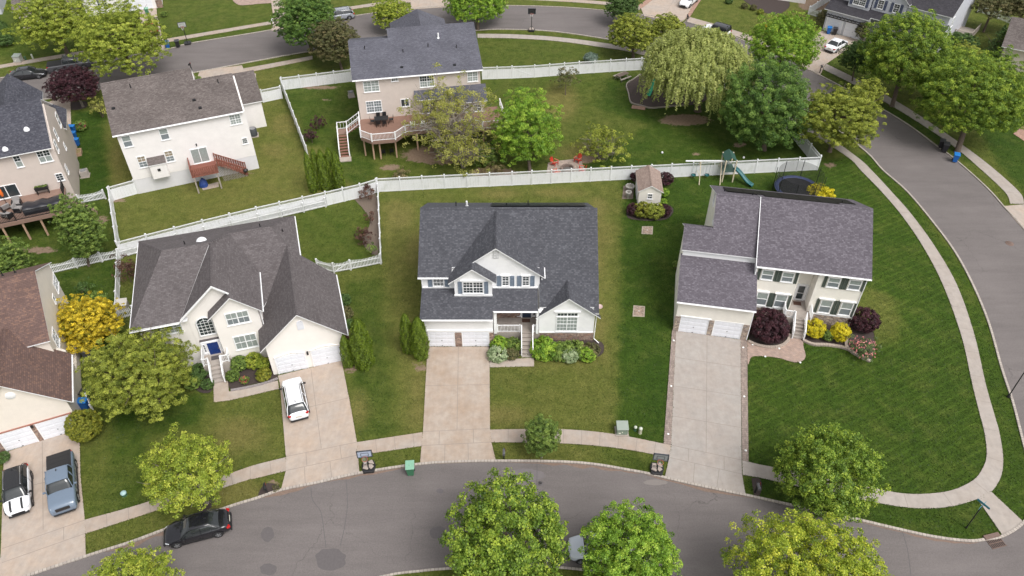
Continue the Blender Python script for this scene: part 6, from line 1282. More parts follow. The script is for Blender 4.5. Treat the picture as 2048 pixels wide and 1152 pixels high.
# ---------------------------------------------------------------- grass: tufts all over the lawns and a ragged fringe along the paving (nobody could count them)
def grass_tufts():
    rnd = np.random.default_rng(99); n = 420000
    y = 24 + 96 * rnd.random(n) ** 1.35; x = rnd.uniform(-1, 1, n) * (y * .55 + 24)
    for poly in PAVED: 
        px = np.array(poly); k = (x > px[:, 0].min()) & (x < px[:, 0].max()) & (y > px[:, 1].min()) & (y < px[:, 1].max())
        bad = np.zeros(len(x), bool); bad[k] = in_poly(x[k], y[k], poly); x, y = x[~bad], y[~bad]
    fx, fy = [], []
    for poly in PAVED[1:]:
        for (a, b_), (c, d) in zip(poly, poly[1:] + poly[:1]):
            L = math.hypot(c - a, d - b_); m = int(L / .035); t = rnd.random(m); nx, ny = -(d - b_) / max(L, 1e-6), (c - a) / max(L, 1e-6); o = rnd.normal(0, .035, m)
            fx.append(a + (c - a) * t + nx * o); fy.append(b_ + (d - b_) * t + ny * o)
    fx, fy = np.concatenate(fx), np.concatenate(fy)
    k = ~in_poly(fx, fy, PAVED[0])
    for poly in PAVED[1:]:          # only the outer side of each paved edge
        pc = np.array(poly); q = k & (fx > pc[:, 0].min()) & (fx < pc[:, 0].max()) & (fy > pc[:, 1].min()) & (fy < pc[:, 1].max())
        cx, cy = pc[:, 0].mean(), pc[:, 1].mean(); idx = np.where(q)[0]; ins = in_poly(fx[idx] + (cx - fx[idx]) * 0, fy[idx], poly)
        k[idx[ins & (rnd.random(len(idx)) < .75)]] = False
    fx, fy = fx[k], fy[k]
    for nm, X_, Y_, sz, z in (('grass_tufts', x, y, .13, .03), ('grass_fringe', fx, fy, .10, .06)):
        ix = np.clip(np.searchsorted(LAWN[0], X_), 0, len(LAWN[0]) - 1); iy = np.clip(np.searchsorted(LAWN[1], Y_), 0, len(LAWN[1]) - 1); a = LAWN[2][iy, ix]
        ok = a[:, 2] < .3; X_, Y_, a = X_[ok], Y_[ok], a[ok]; m = len(X_)
        P = np.stack([X_, Y_, np.full(m, z) * rnd.uniform(.4, 1.3, m)], 1); Nn = unit(rnd.normal(size=(m, 3)) * np.array([1, 1, .4]) + np.array([0, 0, .8]))
        T = np.clip(.30 + .75 * (a[:, 0] - .25) - .38 * (a[:, 1] - .4) + rnd.normal(0, .13, m), 0, 1)
        o = bpy.data.objects.new(nm, leaf_mesh(nm, P, Nn, sz, T, leaf('grass_blades', (.032, .066, .007), (.088, .120, .016), (.21, .19, .06), .25), rnd, .45)); COL.objects.link(o); tag(o, 'short grass growing on the lawns' if nm == 'grass_tufts' else 'ragged grass edge along the paving', 'grass', kind='stuff')
grass_tufts()
# ================================================================ FENCES
def fence(label, base, kind='privacy', h=1.8, group=None, world=False, bay=2.44, gate=()):
    P = [Vector((p[0], p[1], 0)) for p in base] if world else GS(base)
    o0 = P[0].copy(); root = thing('fence' if kind != 'picket' else 'picket_fence', label, 'fence', tuple(o0), 0, group); P = [p - o0 for p in P]
    posts = []
    for a, c in zip(P[:-1], P[1:]):
        L = (c - a).length; n = max(1, round(L / bay))
        for k in range(n): posts.append((a.lerp(c, k / n), a.lerp(c, (k + 1) / n)))
    ends = [p for p, _ in posts] + [P[-1]]
    ph = h + .1
    for p in ends:
        b = MB(); b.box(p.x - .065, p.y - .065, 0, p.x + .065, p.y + .065, ph); b.box(p.x - .085, p.y - .085, ph, p.x + .085, p.y + .085, ph + .04)
        b.lathe([(.085, 0), (.0, .07)], (p.x, p.y, ph + .04), 4, 0, False); b.build('post', VINYL, root)
    for i, (a, c) in enumerate(posts):
        d = (c - a).normalized(); a2, c2 = a + d * .067, c - d * .067; L = (c2 - a2).length; rz = math.atan2(d.y, d.x); m_ = (a2 + c2) / 2; b = MB()
        if kind == 'privacy':
            hb = h - .42; n = max(3, int(L / .29)); w_ = L / n
            for k in range(n): p = a2 + d * (w_ * (k + .5)); b.obox((p.x, p.y, .08 + (hb - .12) / 2), (w_ - .006, .022, hb - .12), rz)
            b.obox((m_.x, m_.y, .08), (L, .05, .12), rz); b.obox((m_.x, m_.y, hb), (L, .055, .1), rz); b.obox((m_.x, m_.y, h - .03), (L, .06, .09), rz)
            k = .08
            while k < L - .05: p = a2 + d * k; b.obox((p.x, p.y, (hb + h) / 2), (.035, .02, h - hb - .12), rz); k += .12
        elif kind == 'solid':
            n = max(3, int(L / .29)); w_ = L / n
            for k in range(n): p = a2 + d * (w_ * (k + .5)); b.obox((p.x, p.y, h / 2), (w_ - .006, .022, h - .1), rz)
            b.obox((m_.x, m_.y, .08), (L, .05, .12), rz); b.obox((m_.x, m_.y, h - .03), (L, .06, .1), rz)
        else:
            b.obox((m_.x, m_.y, .2), (L, .045, .08), rz); b.obox((m_.x, m_.y, h - .35), (L, .045, .08), rz)
            k = .09; 
            while k < L - .04:
                p = a2 + d * k; hh = h - .18 * math.sin(math.pi * k / L); b.obox((p.x - d.y * -.035, p.y - d.x * .035, .06 + hh / 2), (.075, .022, hh), rz); k += .145
        if i in gate:
            b.obox((m_.x, m_.y, h * .5), (L * 1.02, .07, .07), rz, ry=math.atan2(h * .7, L))
        b.build('panel', VINYL, root)
    return root
FG = 'white vinyl fences'
fence('long white privacy fence behind the white centre house, ending at the trampoline', [(757, 384), (890, 377), (1024, 371), (1180, 363), (1340, 355), (1634, 340)], group=FG)
fence('white privacy fence slanting down from the arborvitae clump behind the hip roofed house', [(755, 385), (723, 395), (655, 411), (519, 442), (413, 468), (244, 512)], group=FG)
fence('white privacy fence seen edge on, left side of the yard behind the hip roofed house', [(226, 403), (243, 510)], group=FG)
fence('short white privacy fence joining the white house wall to the picket gate', [(277, 387), (228, 401)], group=FG)
fence('white picket gate section between the taupe house and the corner of the privacy fence', [(212, 398), (161, 408)], 'picket', 1.15, FG, gate=(0,))
fence('long white picket fence following the privacy fence and ending at the red brown roof', [(652, 414), (519, 446), (413, 472), (244, 516), (205, 524), (105, 548)], 'picket', 1.15, FG)
fence('white fence seen edge on between the golden shrub and the hip roof', [(241, 518), (238, 632)], 'solid', 1.2, FG)
fence('short white picket panel beside the beige storage box at the hip roofed house', [(235, 640), (270, 630)], 'picket', 1.1, FG)
fence('white scalloped picket fence between the cream garage roof and the plum bed', [(762, 528), (702, 540), (669, 546), (636, 538)], 'picket', 1.2, FG, gate=(1,))
fence('white picket fence seen edge on along the plum bed', [(757, 386), (763, 526)], 'picket', 1.15, FG)
fence('white privacy fence with a gate left of the deck house, upper run', [(567, 180), (705, 163)], group=FG, gate=(2,))
fence('white privacy fence running down the left side of the deck house yard', [(566, 182), (585, 232), (617, 318)], group=FG)
fence('short white privacy fence joining the worn brown roofed house to the deck house yard', [(565, 197), (527, 205)], group=FG, gate=(0,))
fence('white privacy fence right of the deck house below the weeping blue spruce', [(965, 159), (1024, 157), (1069, 155), (1157, 148), (1281, 140), (1400, 148)], group=FG, gate=(2,))
fence('white privacy fence curving behind the willow and the big dark tree', [(1402, 149), (1500, 195), (1580, 270), (1634, 338)], group=FG)
fence('short white picket fence at the left corner of the grey house', [(1616, 29), (1638, 36)], 'picket', 1.15, FG); fence('white solid fence going up from the short picket fence at the grey house', [(1617, 28), (1672, -6)], 'solid', 1.2, FG)
fence('white picket fence behind the spruces in the top right corner', [(1955, 24), (1995, 38), (2034, 54)], 'picket', 1.2, FG)
fence('small white screen panel beside the blue bin at the tan garage', [(181, 806), (190, 828)], 'solid', 1.1, FG, bay=5)

# ================================================================ VEHICLES
GLASSC = glass('car_glass', (.022, .026, .028), .04)
TYRE = plain('tyre_rubber', (.015, .015, .016), .8, .1); RIM = plain('alloy_rim', (.42, .43, .45), .3, .08, 3, .7); RIMD = plain('dark_rim', (.10, .10, .11), .35, .1, 3, .5)
HEADL = plain('lamp_glass', (.62, .64, .68), .12, .1); TAILL = plain('tail_lamp_red', (.42, .012, .012), .2, .15); CHROME = plain('chrome', (.6, .6, .62), .15, .05, 3, .9); PLATE = plain('number_plate', (.6, .58, .5), .5, .1)
def interp(t, pts):
    for (a, u), (c, v) in zip(pts[:-1], pts[1:]):
        if t <= c: return u + (v - u) * (t - a) / max(1e-6, c - a)
    return pts[-1][1]
SHAPES = {  # top line of the lower body, plan width, greenhouse (base front, roof front, roof rear, base rear), belt, roof
    'sedan': dict(top=[(0, .52), (.03, .66), (.10, .74), (.28, .90), (.33, .93), (.8, .99), (.9, 1.0), (.97, .92), (1, .66)], gh=(.27, .44, .70, .88), belt=.90, dims=(4.6, 1.8, 1.44)),
    'suv': dict(top=[(0, .58), (.03, .80), (.10, .90), (.24, 1.02), (.3, 1.04), (.85, 1.08), (.95, 1.08), (.99, 1.0), (1, .7)], gh=(.23, .38, .84, .97), belt=1.0, dims=(4.45, 1.82, 1.64)),
    'jeep': dict(top=[(0, .75), (.02, 1.05), (.08, 1.12), (.33, 1.16), (.36, 1.17), (.95, 1.17), (.98, 1.15), (1, .8)], gh=(.34, .40, .94, .975), belt=1.13, dims=(4.2, 1.85, 1.85)),
    'pickup': dict(top=[(0, .7), (.02, .98), (.07, 1.08), (.26, 1.14), (.3, 1.16), (.62, 1.18), (.63, 1.14), (.97, 1.14), (.99, 1.1), (1, .75)], gh=(.27, .37, .60, .635), belt=1.12, dims=(5.3, 1.95, 1.82)),
}
def car(label, kind, paint, center, toward, scale=1.0, name='parked_car', cat='car', roofp=None, rim=RIM, rails=None, lower=None, stripes=False, bed=None, L=None, group='parked vehicles'):
    sp = SHAPES[kind]; L_, W, H = sp['dims']; L_ = L or L_
    c = G(*center); t = G(center[0] + toward[0], center[1] + toward[1]); hd = math.atan2(t.y - c.y, t.x - c.x)
    root = thing(name, label, cat, (c.x, c.y, .015), hd, group); X = lambda s: L_ * (.5 - s)
    wp = [(0, .60), (.012, .72), (.04, .86), (.09, .95), (.16, .99), (.3, 1), (.78, 1), (.9, .965), (.965, .89), (.99, .80), (1, .70)]
    if kind in ('jeep', 'pickup'): wp = [(0, .86), (.02, .93), (.06, .98), (.2, 1), (.95, 1), (.985, .97), (1, .93)]
    st = [0, .008, .03, .07, .12, .18, .24, .28, .32, .38, .46, .54, .62, .63, .7, .78, .85, .9, .94, .975, .993, 1]
    rows = []
    for s_ in st:
        zt = interp(s_, sp['top']); hw = W / 2 * interp(s_, wp); z0 = .24 + .10 * (s_ < .02 or s_ > .985)
        half = [(hw * .90, z0), (hw * .985, z0 + .12), (hw, (z0 + zt) * .55), (hw * .985, zt - .14), (hw * .93, zt - .035), (hw * .80, zt + .005), (hw * .45, zt + .035), (0, zt + .045)]
        rows.append([(X(s_), -y, z) for y, z in half] + [(X(s_), y, z) for y, z in half[-2::-1]])
    b = MB(); b.grid(rows, 0, True); b.face(rows[0], 0); b.face(rows[-1][::-1], 0)
    body = b.build('body', paint, root); sb = body.modifiers.new('s', 'SUBSURF'); sb.levels = 1; sb.render_levels = 1
    # greenhouse
    g0, r0, r1, g1 = sp['gh']; zb = sp['belt']; hb, hr = W / 2 * .93, W / 2 * .70
    if kind in ('jeep',): hr = W / 2 * .84
    if kind == 'pickup': hr = W / 2 * .77
    hr0 = hr; b = MB(); rows = []
    for k in range(0):
        for seg in ((g0, r0, 0, 1), (r0, r1, 1, 1), (r1, g1, 1, 0)):
            pass
    prof = [(g0, 0), (g0 + (r0 - g0) * .5, .54), (r0, .97), ((r0 + r1) / 2, 1.0), (r1, .96), (r1 + (g1 - r1) * .55, .5), (g1, 0)]
    zr = H - .03
    for s_, f in prof:
        hr = hr0 * (.92 if f in (.97, .96) else 1)
        z = zb + (zr - zb) * f; endk = 1 if 0 < f else .93
        row = []
        for u in range(-6, 7):      # over the section: side glass up, roof across
            a = abs(u) / 6
            if a > .5: q = (1 - a) * 2; y = hb * endk + (hr - hb) * q * f; zz = zb - .03 + (z - zb + .03) * q
            else: y = (hr * f + hb * (1 - f) * endk) * (a / .5); zz = z + .03 * (1 - (a / .5) ** 2) * f
            row.append((X(s_), math.copysign(y, u) if u else 0, zz))
        rows.append(row)
    b.grid(rows, 0, True); b.build('windows', GLASSC, root)
    rp = roofp or paint; hr = hr0
    b = MB(); rr = []
    ra, rb_ = r0 - .012, r1 + .012
    for k in range(7):
        s_ = ra + (rb_ - ra) * k / 6; f = 1 - .035 * abs(k - 3) / 3 * (1 if k in (0, 6) else .4); z = zb + (zr - zb) * f + .018; hw = hr * (.89, .975, 1, 1, 1, .975, .90)[k]
        rr.append([(X(s_), hw * u, z + .035 * (1 - u * u) - (.05 if abs(u) > 1 else 0)) for u in (-1.04, -.98, -.6, 0, .6, .98, 1.04)])
    b.grid(rr, 0, True)
    for sd in (-1, 1):
        for (sa, fa), (sc, fc) in (((g0 - .004, 0), (r0, 1)), ((g1 + .002, 0), (r1, 1)), (((r0 + r1) / 2 + .0, 0), ((r0 + r1) / 2 + .0, 1))):
            ya, yc = hb * .985, hr * 1.0; r_ = .028 if sa != (r0 + r1) / 2 else .02
            if kind in ('pickup', 'jeep') and sa > r0: r_ = .05
            n = 4; b.tube([(X(sa + (sc - sa) * q / n), sd * (ya + (yc - ya) * q / n), zb - .02 + (zr - zb + .02) * (math.sin(q / n * math.pi / 2) ** .9)) for q in range(n + 1)], r_, 6)
        b.tube([(X(r0), sd * hr * 1.0, zr - .01), (X((r0 + r1) / 2), sd * hr, zr + .012), (X(r1), sd * hr * 1.0, zr - .015)], .028, 6)
    b.build('roof', rp, root)
    # wheels
    wr = .34 if kind in ('sedan', 'suv') else .39
    for s_ in (.185, .80):
        for sd in (-1, 1):
            x = X(s_); y = sd * (W / 2 - .10)
            b = MB(); b.lathe([(wr * .6, -.11), (wr * .94, -.11), (wr, -.06), (wr, .06), (wr * .94, .11), (wr * .6, .11)], (x, y, wr - .012), 22, axis='y'); wh = b.build('wheel', TYRE, root)
            b = MB(); yy = y + sd * .1
            b.lathe([(wr * .64, -.015), (wr * .64, .015), (wr * .56, .0)], (x, yy, wr - .012), 20, axis='y')
            for q in range(5):
                an = q * 2 * math.pi / 5; b.obox((x + math.cos(an) * wr * .3, yy, wr - .012 + math.sin(an) * wr * .3), (wr * .62, .03, .07), ry=-an)
            b.obox((x, yy, wr - .012), (.12, .035, .12)); b.build('rim', rim, wh)
            b = MB(); n = 18; b.face([(x + (wr + .075) * math.cos(2 * math.pi * q / n), sd * (W / 2 + .004), wr + (wr + .075) * math.sin(2 * math.pi * q / n) if (wr + .075) * math.sin(2 * math.pi * q / n) > -wr + .25 else .25) for q in range(n)], 0); b.build('wheel_arch', BLACK, root)
    # lamps, mirrors, trim
    zf, zr_ = interp(.05, sp['top']) - .12, interp(.97, sp['top']) - .14
    for sd in (-1, 1):
        b = MB(); b.obox((X(.06), sd * W * .375, zf + .01), (.30, .20, .10), -sd * .45, rx=0); b.build('headlight', HEADL, root, bevel=.03)
        b = MB(); b.obox((X(.972), sd * W * .395, zr_), (.26, .24, .16), sd * .4); b.build('taillight', TAILL, root, bevel=.03)
        b = MB(); b.obox((X(g0 + .055), sd * (W / 2 + .10), zb + .06), (.12, .2, .14), 0); b.obox((X(g0 + .05), sd * (W / 2 - .02), zb + .02), (.06, .14, .05)); b.build('mirror', paint if paint is not WPAINT else BLACK, root, bevel=.03)
    b = MB(); b.obox((X(.004), 0, .5 if kind in ('sedan', 'suv') else .8), (.05, W * .5, .2 if kind in ('sedan', 'suv') else .32)); b.build('grille', BLACK, root, bevel=.02)
    b = MB(); b.obox((X(1.0), 0, .72), (.03, .5, .13)); b.build('number_plate', PLATE, root)
    b = MB(); b.obox((X(.0), 0, .36), (.12, W * .74, .12)); b.obox((X(1.0), 0, .36), (.12, W * .78, .16))
    for sd in (-1, 1): b.obox((0, sd * (W / 2 - .01), .27), (L_ * .56, .05, .10))
    b.build('lower_trim', lower or BLACK, root)
    b = MB()       # door shut lines
    for s_ in (g0 + .06, (r0 + r1) / 2, r1 + .02):
        for sd in (-1, 1): b.obox((X(s_), sd * W / 2 * 1.001, .66), (.012, .014, .62))
    b.build('door_seams', BLACK, root)
    if rails:
        for sd in (-1, 1):
            b = MB(); b.tube([(X(r0 + .02), sd * hr * .9, zr + .02), (X(r0 + .04), sd * hr * .9, zr + .08), (X(r1 - .04), sd * hr * .9, zr + .08), (X(r1 - .01), sd * hr * .9, zr + .02)], .02, 6); b.build('roof_rail', rails, root)
    if stripes:
        for sd in (-1, 1):
            b = MB(); n = 8; pr = [(.01, 0), ] ; b.grid([[(X(.02 + .2 * q / n), sd * .38 + u * .075, interp(.02 + .2 * q / n, sp['top']) + .052 - .02 * (q == 0)) for u in (-1, 1)] for q in range(n + 1)], 0, False); b.build('bonnet_stripe', BLACK, root)
    if kind == 'pickup':
        b = MB(); b.box(X(.985), -W * .44, 1.15, X(.645), W * .44, 1.205)
        for k in range(1, 4): xx = X(.645 + .085 * k); b.box(xx - .012, -W * .44, 1.207, xx + .012, W * .44, 1.215)
        b.build('bed_cover', bed or BLACK, root)
    b = MB(); b.obox((X(r1 - .04), 0, zr + .07), (.16, .05, .07)); b.build('antenna_fin', BLACK, root)
    return root
def paint(name, c, rough=.22): return plain(name, c, rough, .03, 2, 0, .6)
WPAINT = paint('white_car_paint', (.84, .85, .88)); BPAINT = paint('black_car_paint', (.012, .012, .016), .12); BLPAINT = paint('slate_blue_car_paint', (.155, .20, .265)); DGPAINT = paint('dark_grey_car_paint', (.06, .06, .068)); SPAINT = paint('silver_car_paint', (.33, .35, .39)); RPAINT = paint('red_car_paint', (.35, .02, .02)); PWPAINT = paint('pale_silver_paint', (.62, .66, .74))
car('white suv with black lower trim on the driveway in front of the cream garage', 'suv', WPAINT, (593, 805), (-14, -68), rails=DARKM)
car('white hatchback with black roof and two black bonnet stripes on the lower left driveway', 'suv', WPAINT, (42, 990), (1, 60), roofp=paint('black_roof_paint', (.02, .02, .022), .2), stripes=True, rails=CHROME, rim=RIMD, L=4.2, name='parked_car')
car('slate blue pickup with black bed cover on the lower left driveway', 'pickup', BLPAINT, (131, 975), (3, 60), name='pickup_truck', cat='pickup', bed=BLACK)
car('glossy black sedan parked at the kerb of the front street', 'sedan', BPAINT, (399, 1064), (-60, 15.5))
car('pale silver car mostly hidden under the two trees at the bottom edge', 'suv', PWPAINT, (1198, 1104), (-60, 2))
car('black sedan on the upper left street behind the grey pickup', 'sedan', paint('charcoal_car_paint', (.022, .022, .026), .15), (59, 155), (60, -7))
car('dark grey pickup on the upper left street partly under the yellow green tree', 'pickup', DGPAINT, (143, 138), (60, -9), name='pickup_truck', cat='pickup', L=5.8)
car('silver grey suv with its rear showing beside the lime green tree at the top', 'suv', SPAINT, (681, 38), (-60, 8), rails=DARKM)
car('red car on the driveway under the huge yellow green tree at the top left', 'sedan', RPAINT, (305, 62), (-6, -30))
car('white suv cut off by the top edge on the brick bordered driveway', 'suv', WPAINT, (1377, 8), (-22, 18), L=4.8)
car('white off-roader with black hardtop parked on the upper right street', 'jeep', WPAINT, (1431, 71), (-60, -18), roofp=paint('black_roof_paint', (.02, .02, .022), .2), cat='car')
car('white sedan on the driveway of the light grey house', 'sedan', WPAINT, (1671, 97), (36, -23))

# ================================================================ STREET AND GARDEN OBJECTS
def bin_(label, px, py, col, toward=(0, 1), s=1.0, z=.06, group='wheeled bins'):
    c = G(px, py); t = G(px + toward[0], py + toward[1]); rz = math.atan2(t.y - c.y, t.x - c.x) + math.pi / 2
    root = thing('wheeled_bin', label, 'bin', (c.x, c.y, z), rz, group); m = plain('bin_' + col, {'green': (.05, .19, .10), 'blue': (.012, .12, .42), 'black': (.022, .022, .026)}[col], .45, .12, 3)
    ml = plain('binlid_' + col, {'green': (.22, .42, .30), 'blue': (.02, .19, .55), 'black': (.045, .045, .05)}[col], .4, .1, 3)
    b = MB(); w0, w1, d0, d1, h = .22 * s, .30 * s, .26 * s, .36 * s, 1.0 * s
    b.grid([[(-w0, -d0, .08), (w0, -d0, .08), (w0, d0 * .8, .08), (-w0, d0 * .8, .08)], [(-w1, -d1, h), (w1, -d1, h), (w1, d1, h), (-w1, d1, h)]], 0, False, True); b.face([(-w0, -d0, .08), (-w0, d0 * .8, .08), (w0, d0 * .8, .08), (w0, -d0, .08)]); b.box(-w1 - .02, -d1 - .02, h - .06, w1 + .02, d1 + .02, h)
    b.build('body', m, root, bevel=.02)
    b = MB(); b.ext([(-w1 - .03, -d1 - .05, h + .005), (w1 + .03, -d1 - .05, h + .005), (w1 + .03, d1 + .03, h + .03), (-w1 - .03, d1 + .03, h + .03)], (0, 0, .07)); b.lathe([(0, .02), (.09, .02), (.1, 0)], (0, -.02, h + .09), 12); b.build('lid', ml, root, bevel=.025)
    b = MB(); b.tube([(-w1, d1 + .08, h - .02), (w1, d1 + .08, h - .02)], .018, 6); b.box(-w1, d1, h - .05, -w1 + .04, d1 + .1, h + .01); b.box(w1 - .04, d1, h - .05, w1, d1 + .1, h + .01); b.build('handle', m, root)
    for sd in (-1, 1):
        b = MB(); b.lathe([(0, -.03), (.12, -.03), (.12, .03), (0, .03)], (sd * (w0 + .05), d0, .12), 12, axis='x'); b.build('wheel', BLACK, root)
    return root
bin_('green wheeled bin standing at the kerb in front of the white centre house', 822, 947, 'green', s=1.05, z=.03)
bin_('blue recycling bin at the kerb under the clear basketball backboard', 337, 97, 'blue'); bin_('black bin next to the blue one at the kerb of the upper left street', 357, 95, 'black'); bin_('green bin in front of the garage at the top left', 296, 30, 'green')
bin_('blue bin against the garage of the light grey house', 1656, 68, 'blue'); bin_('black bin right of the blue bin at the light grey house', 1668, 70, 'black')
bin_('black bin behind the other black one by the trunk of the right street maple', 1880, 296, 'black'); bin_('black bin nearer the blue bin by the trunk of the right street maple', 1887, 304, 'black', s=1.1); bin_('blue bin on the verge under the right street maple', 1908, 324, 'blue')
bin_('blue bin against the taupe house wall beside the pink azalea', 150, 280, 'blue', (1, 0)); bin_('dark blue bin standing second along the taupe house wall', 148, 267, 'blue', (1, 0)); bin_('squat blue bin with something pink on its lid at the taupe wall', 156, 292, 'blue', (1, 0), .9)
bin_('black bin between the tan garage and the feathery olive tree', 178, 800, 'black', (1, 0)); bin_('blue bin behind the white screen panel at the tan garage', 173, 818, 'blue', (1, 0))
def hoop(label, bx, by, h, col, bags=True, facing=(0, 1), board=(1.12, .72)):
    c = G(bx, by); t = G(bx + facing[0], by + facing[1]); rz = math.atan2(t.y - c.y, t.x - c.x) + math.pi / 2
    root = thing('basketball_hoop', label, 'basketball hoop', (c.x, c.y, .05), rz, 'portable basketball hoops')
    b = MB(); b.ext([(-.42, -.5, 0), (.42, -.5, 0), (.55, .1, 0), (.42, .55, 0), (-.42, .55, 0), (-.55, .1, 0)], (0, 0, .22)); b.build('base', BLACK, root, bevel=.04)
    if bags:
        for k, (x, y) in enumerate(((-.22, .2), (.2, .3), (.16, -.05), (-.2, -.1))):
            b = MB(); b.obox((x, y, .28), (.34, .42, .13), .4 * k); b.build('sandbag', plain('pale_sandbag', (.38, .32, .285), .9, .2, 8), root, bevel=.05)
    b = MB(); b.tube([(0, -.15, .2), (0, -.1, h * .55), (0, -.2, h)], .05, 8); b.tube([(0, -.15, h * .62), (0, -.62, h + .05)], .03, 6); b.tube([(0, -.15, h * .8), (0, -.62, h + .35)], .03, 6); b.tube([(-.4, .2, .22), (0, -.1, h * .3)], .02, 6); b.tube([(.4, .2, .22), (0, -.1, h * .3)], .02, 6); b.build('pole', BLACK, root)
    w_, hh = board; b = MB(); b.box(-w_ / 2, -.70, h - .05, w_ / 2, -.66, h - .05 + hh); bd = b.build('backboard', col, root, bevel=.01)
    b = MB(); e = .05
    for x0, x1, z0, z1 in ((-w_ / 2 - .02, w_ / 2 + .02, -.08, 0), (-w_ / 2 - .02, w_ / 2 + .02, hh - .06, hh), (-w_ / 2 - .02, -w_ / 2 + e, -.08, hh), (w_ / 2 - e, w_ / 2 + .02, -.08, hh)): b.box(x0, -.725, h + z0, x1, -.645, h + z1)
    for x0, x1, z0, z1 in ((-.3, .3, .42, .46), (-.3, .3, .08, .12), (-.3, -.26, .12, .42), (.26, .3, .12, .42)): b.box(x0, -.715, h + z0, x1, -.702, h + z1)
    b.build('board_frame', plain('board_frame', (.06, .065, .08), .5), bd)
    b = MB(); n = 16; b.tube([(.23 * math.cos(2 * math.pi * q / n), -.98 + .23 * math.sin(2 * math.pi * q / n), h + .08) for q in range(n + 1)], .014, 6); b.build('rim', plain('rim_orange', (.5, .09, .03), .4), root)
    b = MB()
    for q in range(12):
        a = 2 * math.pi * q / 12; b.tube([(.22 * math.cos(a), -.98 + .22 * math.sin(a), h + .07), (.12 * math.cos(a + .4), -.98 + .12 * math.sin(a + .4), h - .35)], .007, 4)
    b.build('net', plain('net_white', (.7, .7, .7), .8), root)
    return root
hoop('basketball hoop with pale sandbags on its base, left of the green bin', 738, 937, 2.45, plain('backboard_grey', (.42, .48, .60), .2, .1, 2)); hoop('basketball hoop at the edge of the brick bordered driveway', 1313, 941, 2.3, plain('backboard_smoke', (.28, .30, .30), .2, .1, 2))
hoop('basketball hoop with clear backboard on the upper left verge', 376, 88, 2.9, plain('backboard_clear', (.48, .50, .47), .2, .1, 2), False); hoop('basketball hoop with black backboard on the curved verge at the top', 1063, 62, 3.0, BLACK, True, board=(1.15, .8))
def mailbox(label, px, py, col=BLACK, postcol=BLACK, rz=0, arm=True):
    c = G(px, py); root = thing('mailbox', label, 'mailbox', (c.x, c.y, 0), rz, 'kerbside mailboxes')
    b = MB(); b.box(-.05, -.05, 0, .05, .05, 1.15); b.box(-.05, -.35, .98, .05, .25, 1.04); b.lathe([(.07, 0), (.03, .08), (0, .14)], (0, 0, 1.15), 8); b.build('post', postcol, root)
    b = MB(); b.py([(-.1, 0), (-.1, .13), (-.07, .2), (0, .23), (.07, .2), (.1, .13), (.1, 0)], -.5, .02); o = b.build('box', col, root); o.location = (0, -.0, 1.05)
    b = MB(); b.box(.105, -.15, 1.15, .12, -.11, 1.4); b.box(.105, -.15, 1.32, .12, -.02, 1.4); b.build('flag', plain('flag_red', (.4, .02, .02)), root); return root
mailbox('black mailbox in the little mulch ring beside the stucco house driveway', 535, 986, rz=.3); mailbox('dark mailbox on the verge right of the centre driveway', 1008, 917, plain('grey_mail', (.12, .12, .13), .4)); mailbox('dark mailbox in the mulch patch right of the brick bordered driveway', 1510, 985, plain('grey_mail', (.12, .12, .13), .4))
mailbox('white mailbox beside the driveway at the top', 548, 52, WHITE, WHITE); mailbox('black mailbox on the verge at the top, right of the lime tree', 903, 8); mailbox('black mailbox by the upper left street near the dark grey roof', 19, 210); mailbox('black mailbox above the worn brown roof ridge', 384, 142); mailbox('grey mailbox at the foot of the driveway with the white sedan', 1639, 146, plain('grey_mail', (.12, .12, .13), .4)); mailbox('black mailbox at the brick driveway border at the upper right', 1373, 44)
def tfm(label, px, py, s, col, rz=0):
    c = G(px, py); root = thing('utility_cabinet', label, 'utility box', (c.x, c.y, 0), rz)
    b = MB(); b.box(-.55 * s, -.5 * s, 0, .55 * s, .5 * s, .12); b.build('pad', CONC2, root); b = MB(); b.box(-.45 * s, -.38 * s, .12, .45 * s, .42 * s, .85 * s); b.build('body', col, root, bevel=.03)
    b = MB(); b.ext([(-.49 * s, -.46 * s, .80 * s), (.49 * s, -.46 * s, .80 * s), (.49 * s, .46 * s, .9 * s), (-.49 * s, .46 * s, .9 * s)], (0, 0, .06)); b.build('lid', plain('cabinet_lid', (.29, .33, .29), .5, .08), root, bevel=.03)
    b = MB(); b.box(-.05 * s, -.41 * s, .4 * s, .02 * s, -.381 * s, .5 * s); b.box(-.3, -.40 * s, .25, -.12, -.381 * s, .38); b.build('label_plate', plain('warn_plate', (.7, .7, .6), .5), root)
tfm('grey green transformer cabinet on the lawn above the sidewalk', 1243, 864, .98, plain('cabinet_green', (.20, .26, .21), .5, .1)); tfm('pale utility cabinet on the lawn at the top left', 38, 123, 1.1, plain('cabinet_pale', (.42, .43, .40), .5, .1))
def pedestal(label, px, py, h, r, c1, c2):
    c = G(px, py); root = thing('utility_pedestal', label, 'utility box', (c.x, c.y, 0), 0, 'small utility pedestals'); b = MB(); b.lathe([(r * 1.1, 0), (r, .05), (r, h)], (0, 0, 0), 12); b.build('body', c1, root); b = MB(); b.lathe([(r * 1.12, h - .06), (r * 1.12, h + .02), (r * .6, h + .09), (0, h + .11)], (0, 0, 0), 12); b.build('cap', c2, root)
PG = plain('pedestal_green', (.045, .11, .06), .6); PC = plain('pedestal_cap', (.55, .58, .5), .5)
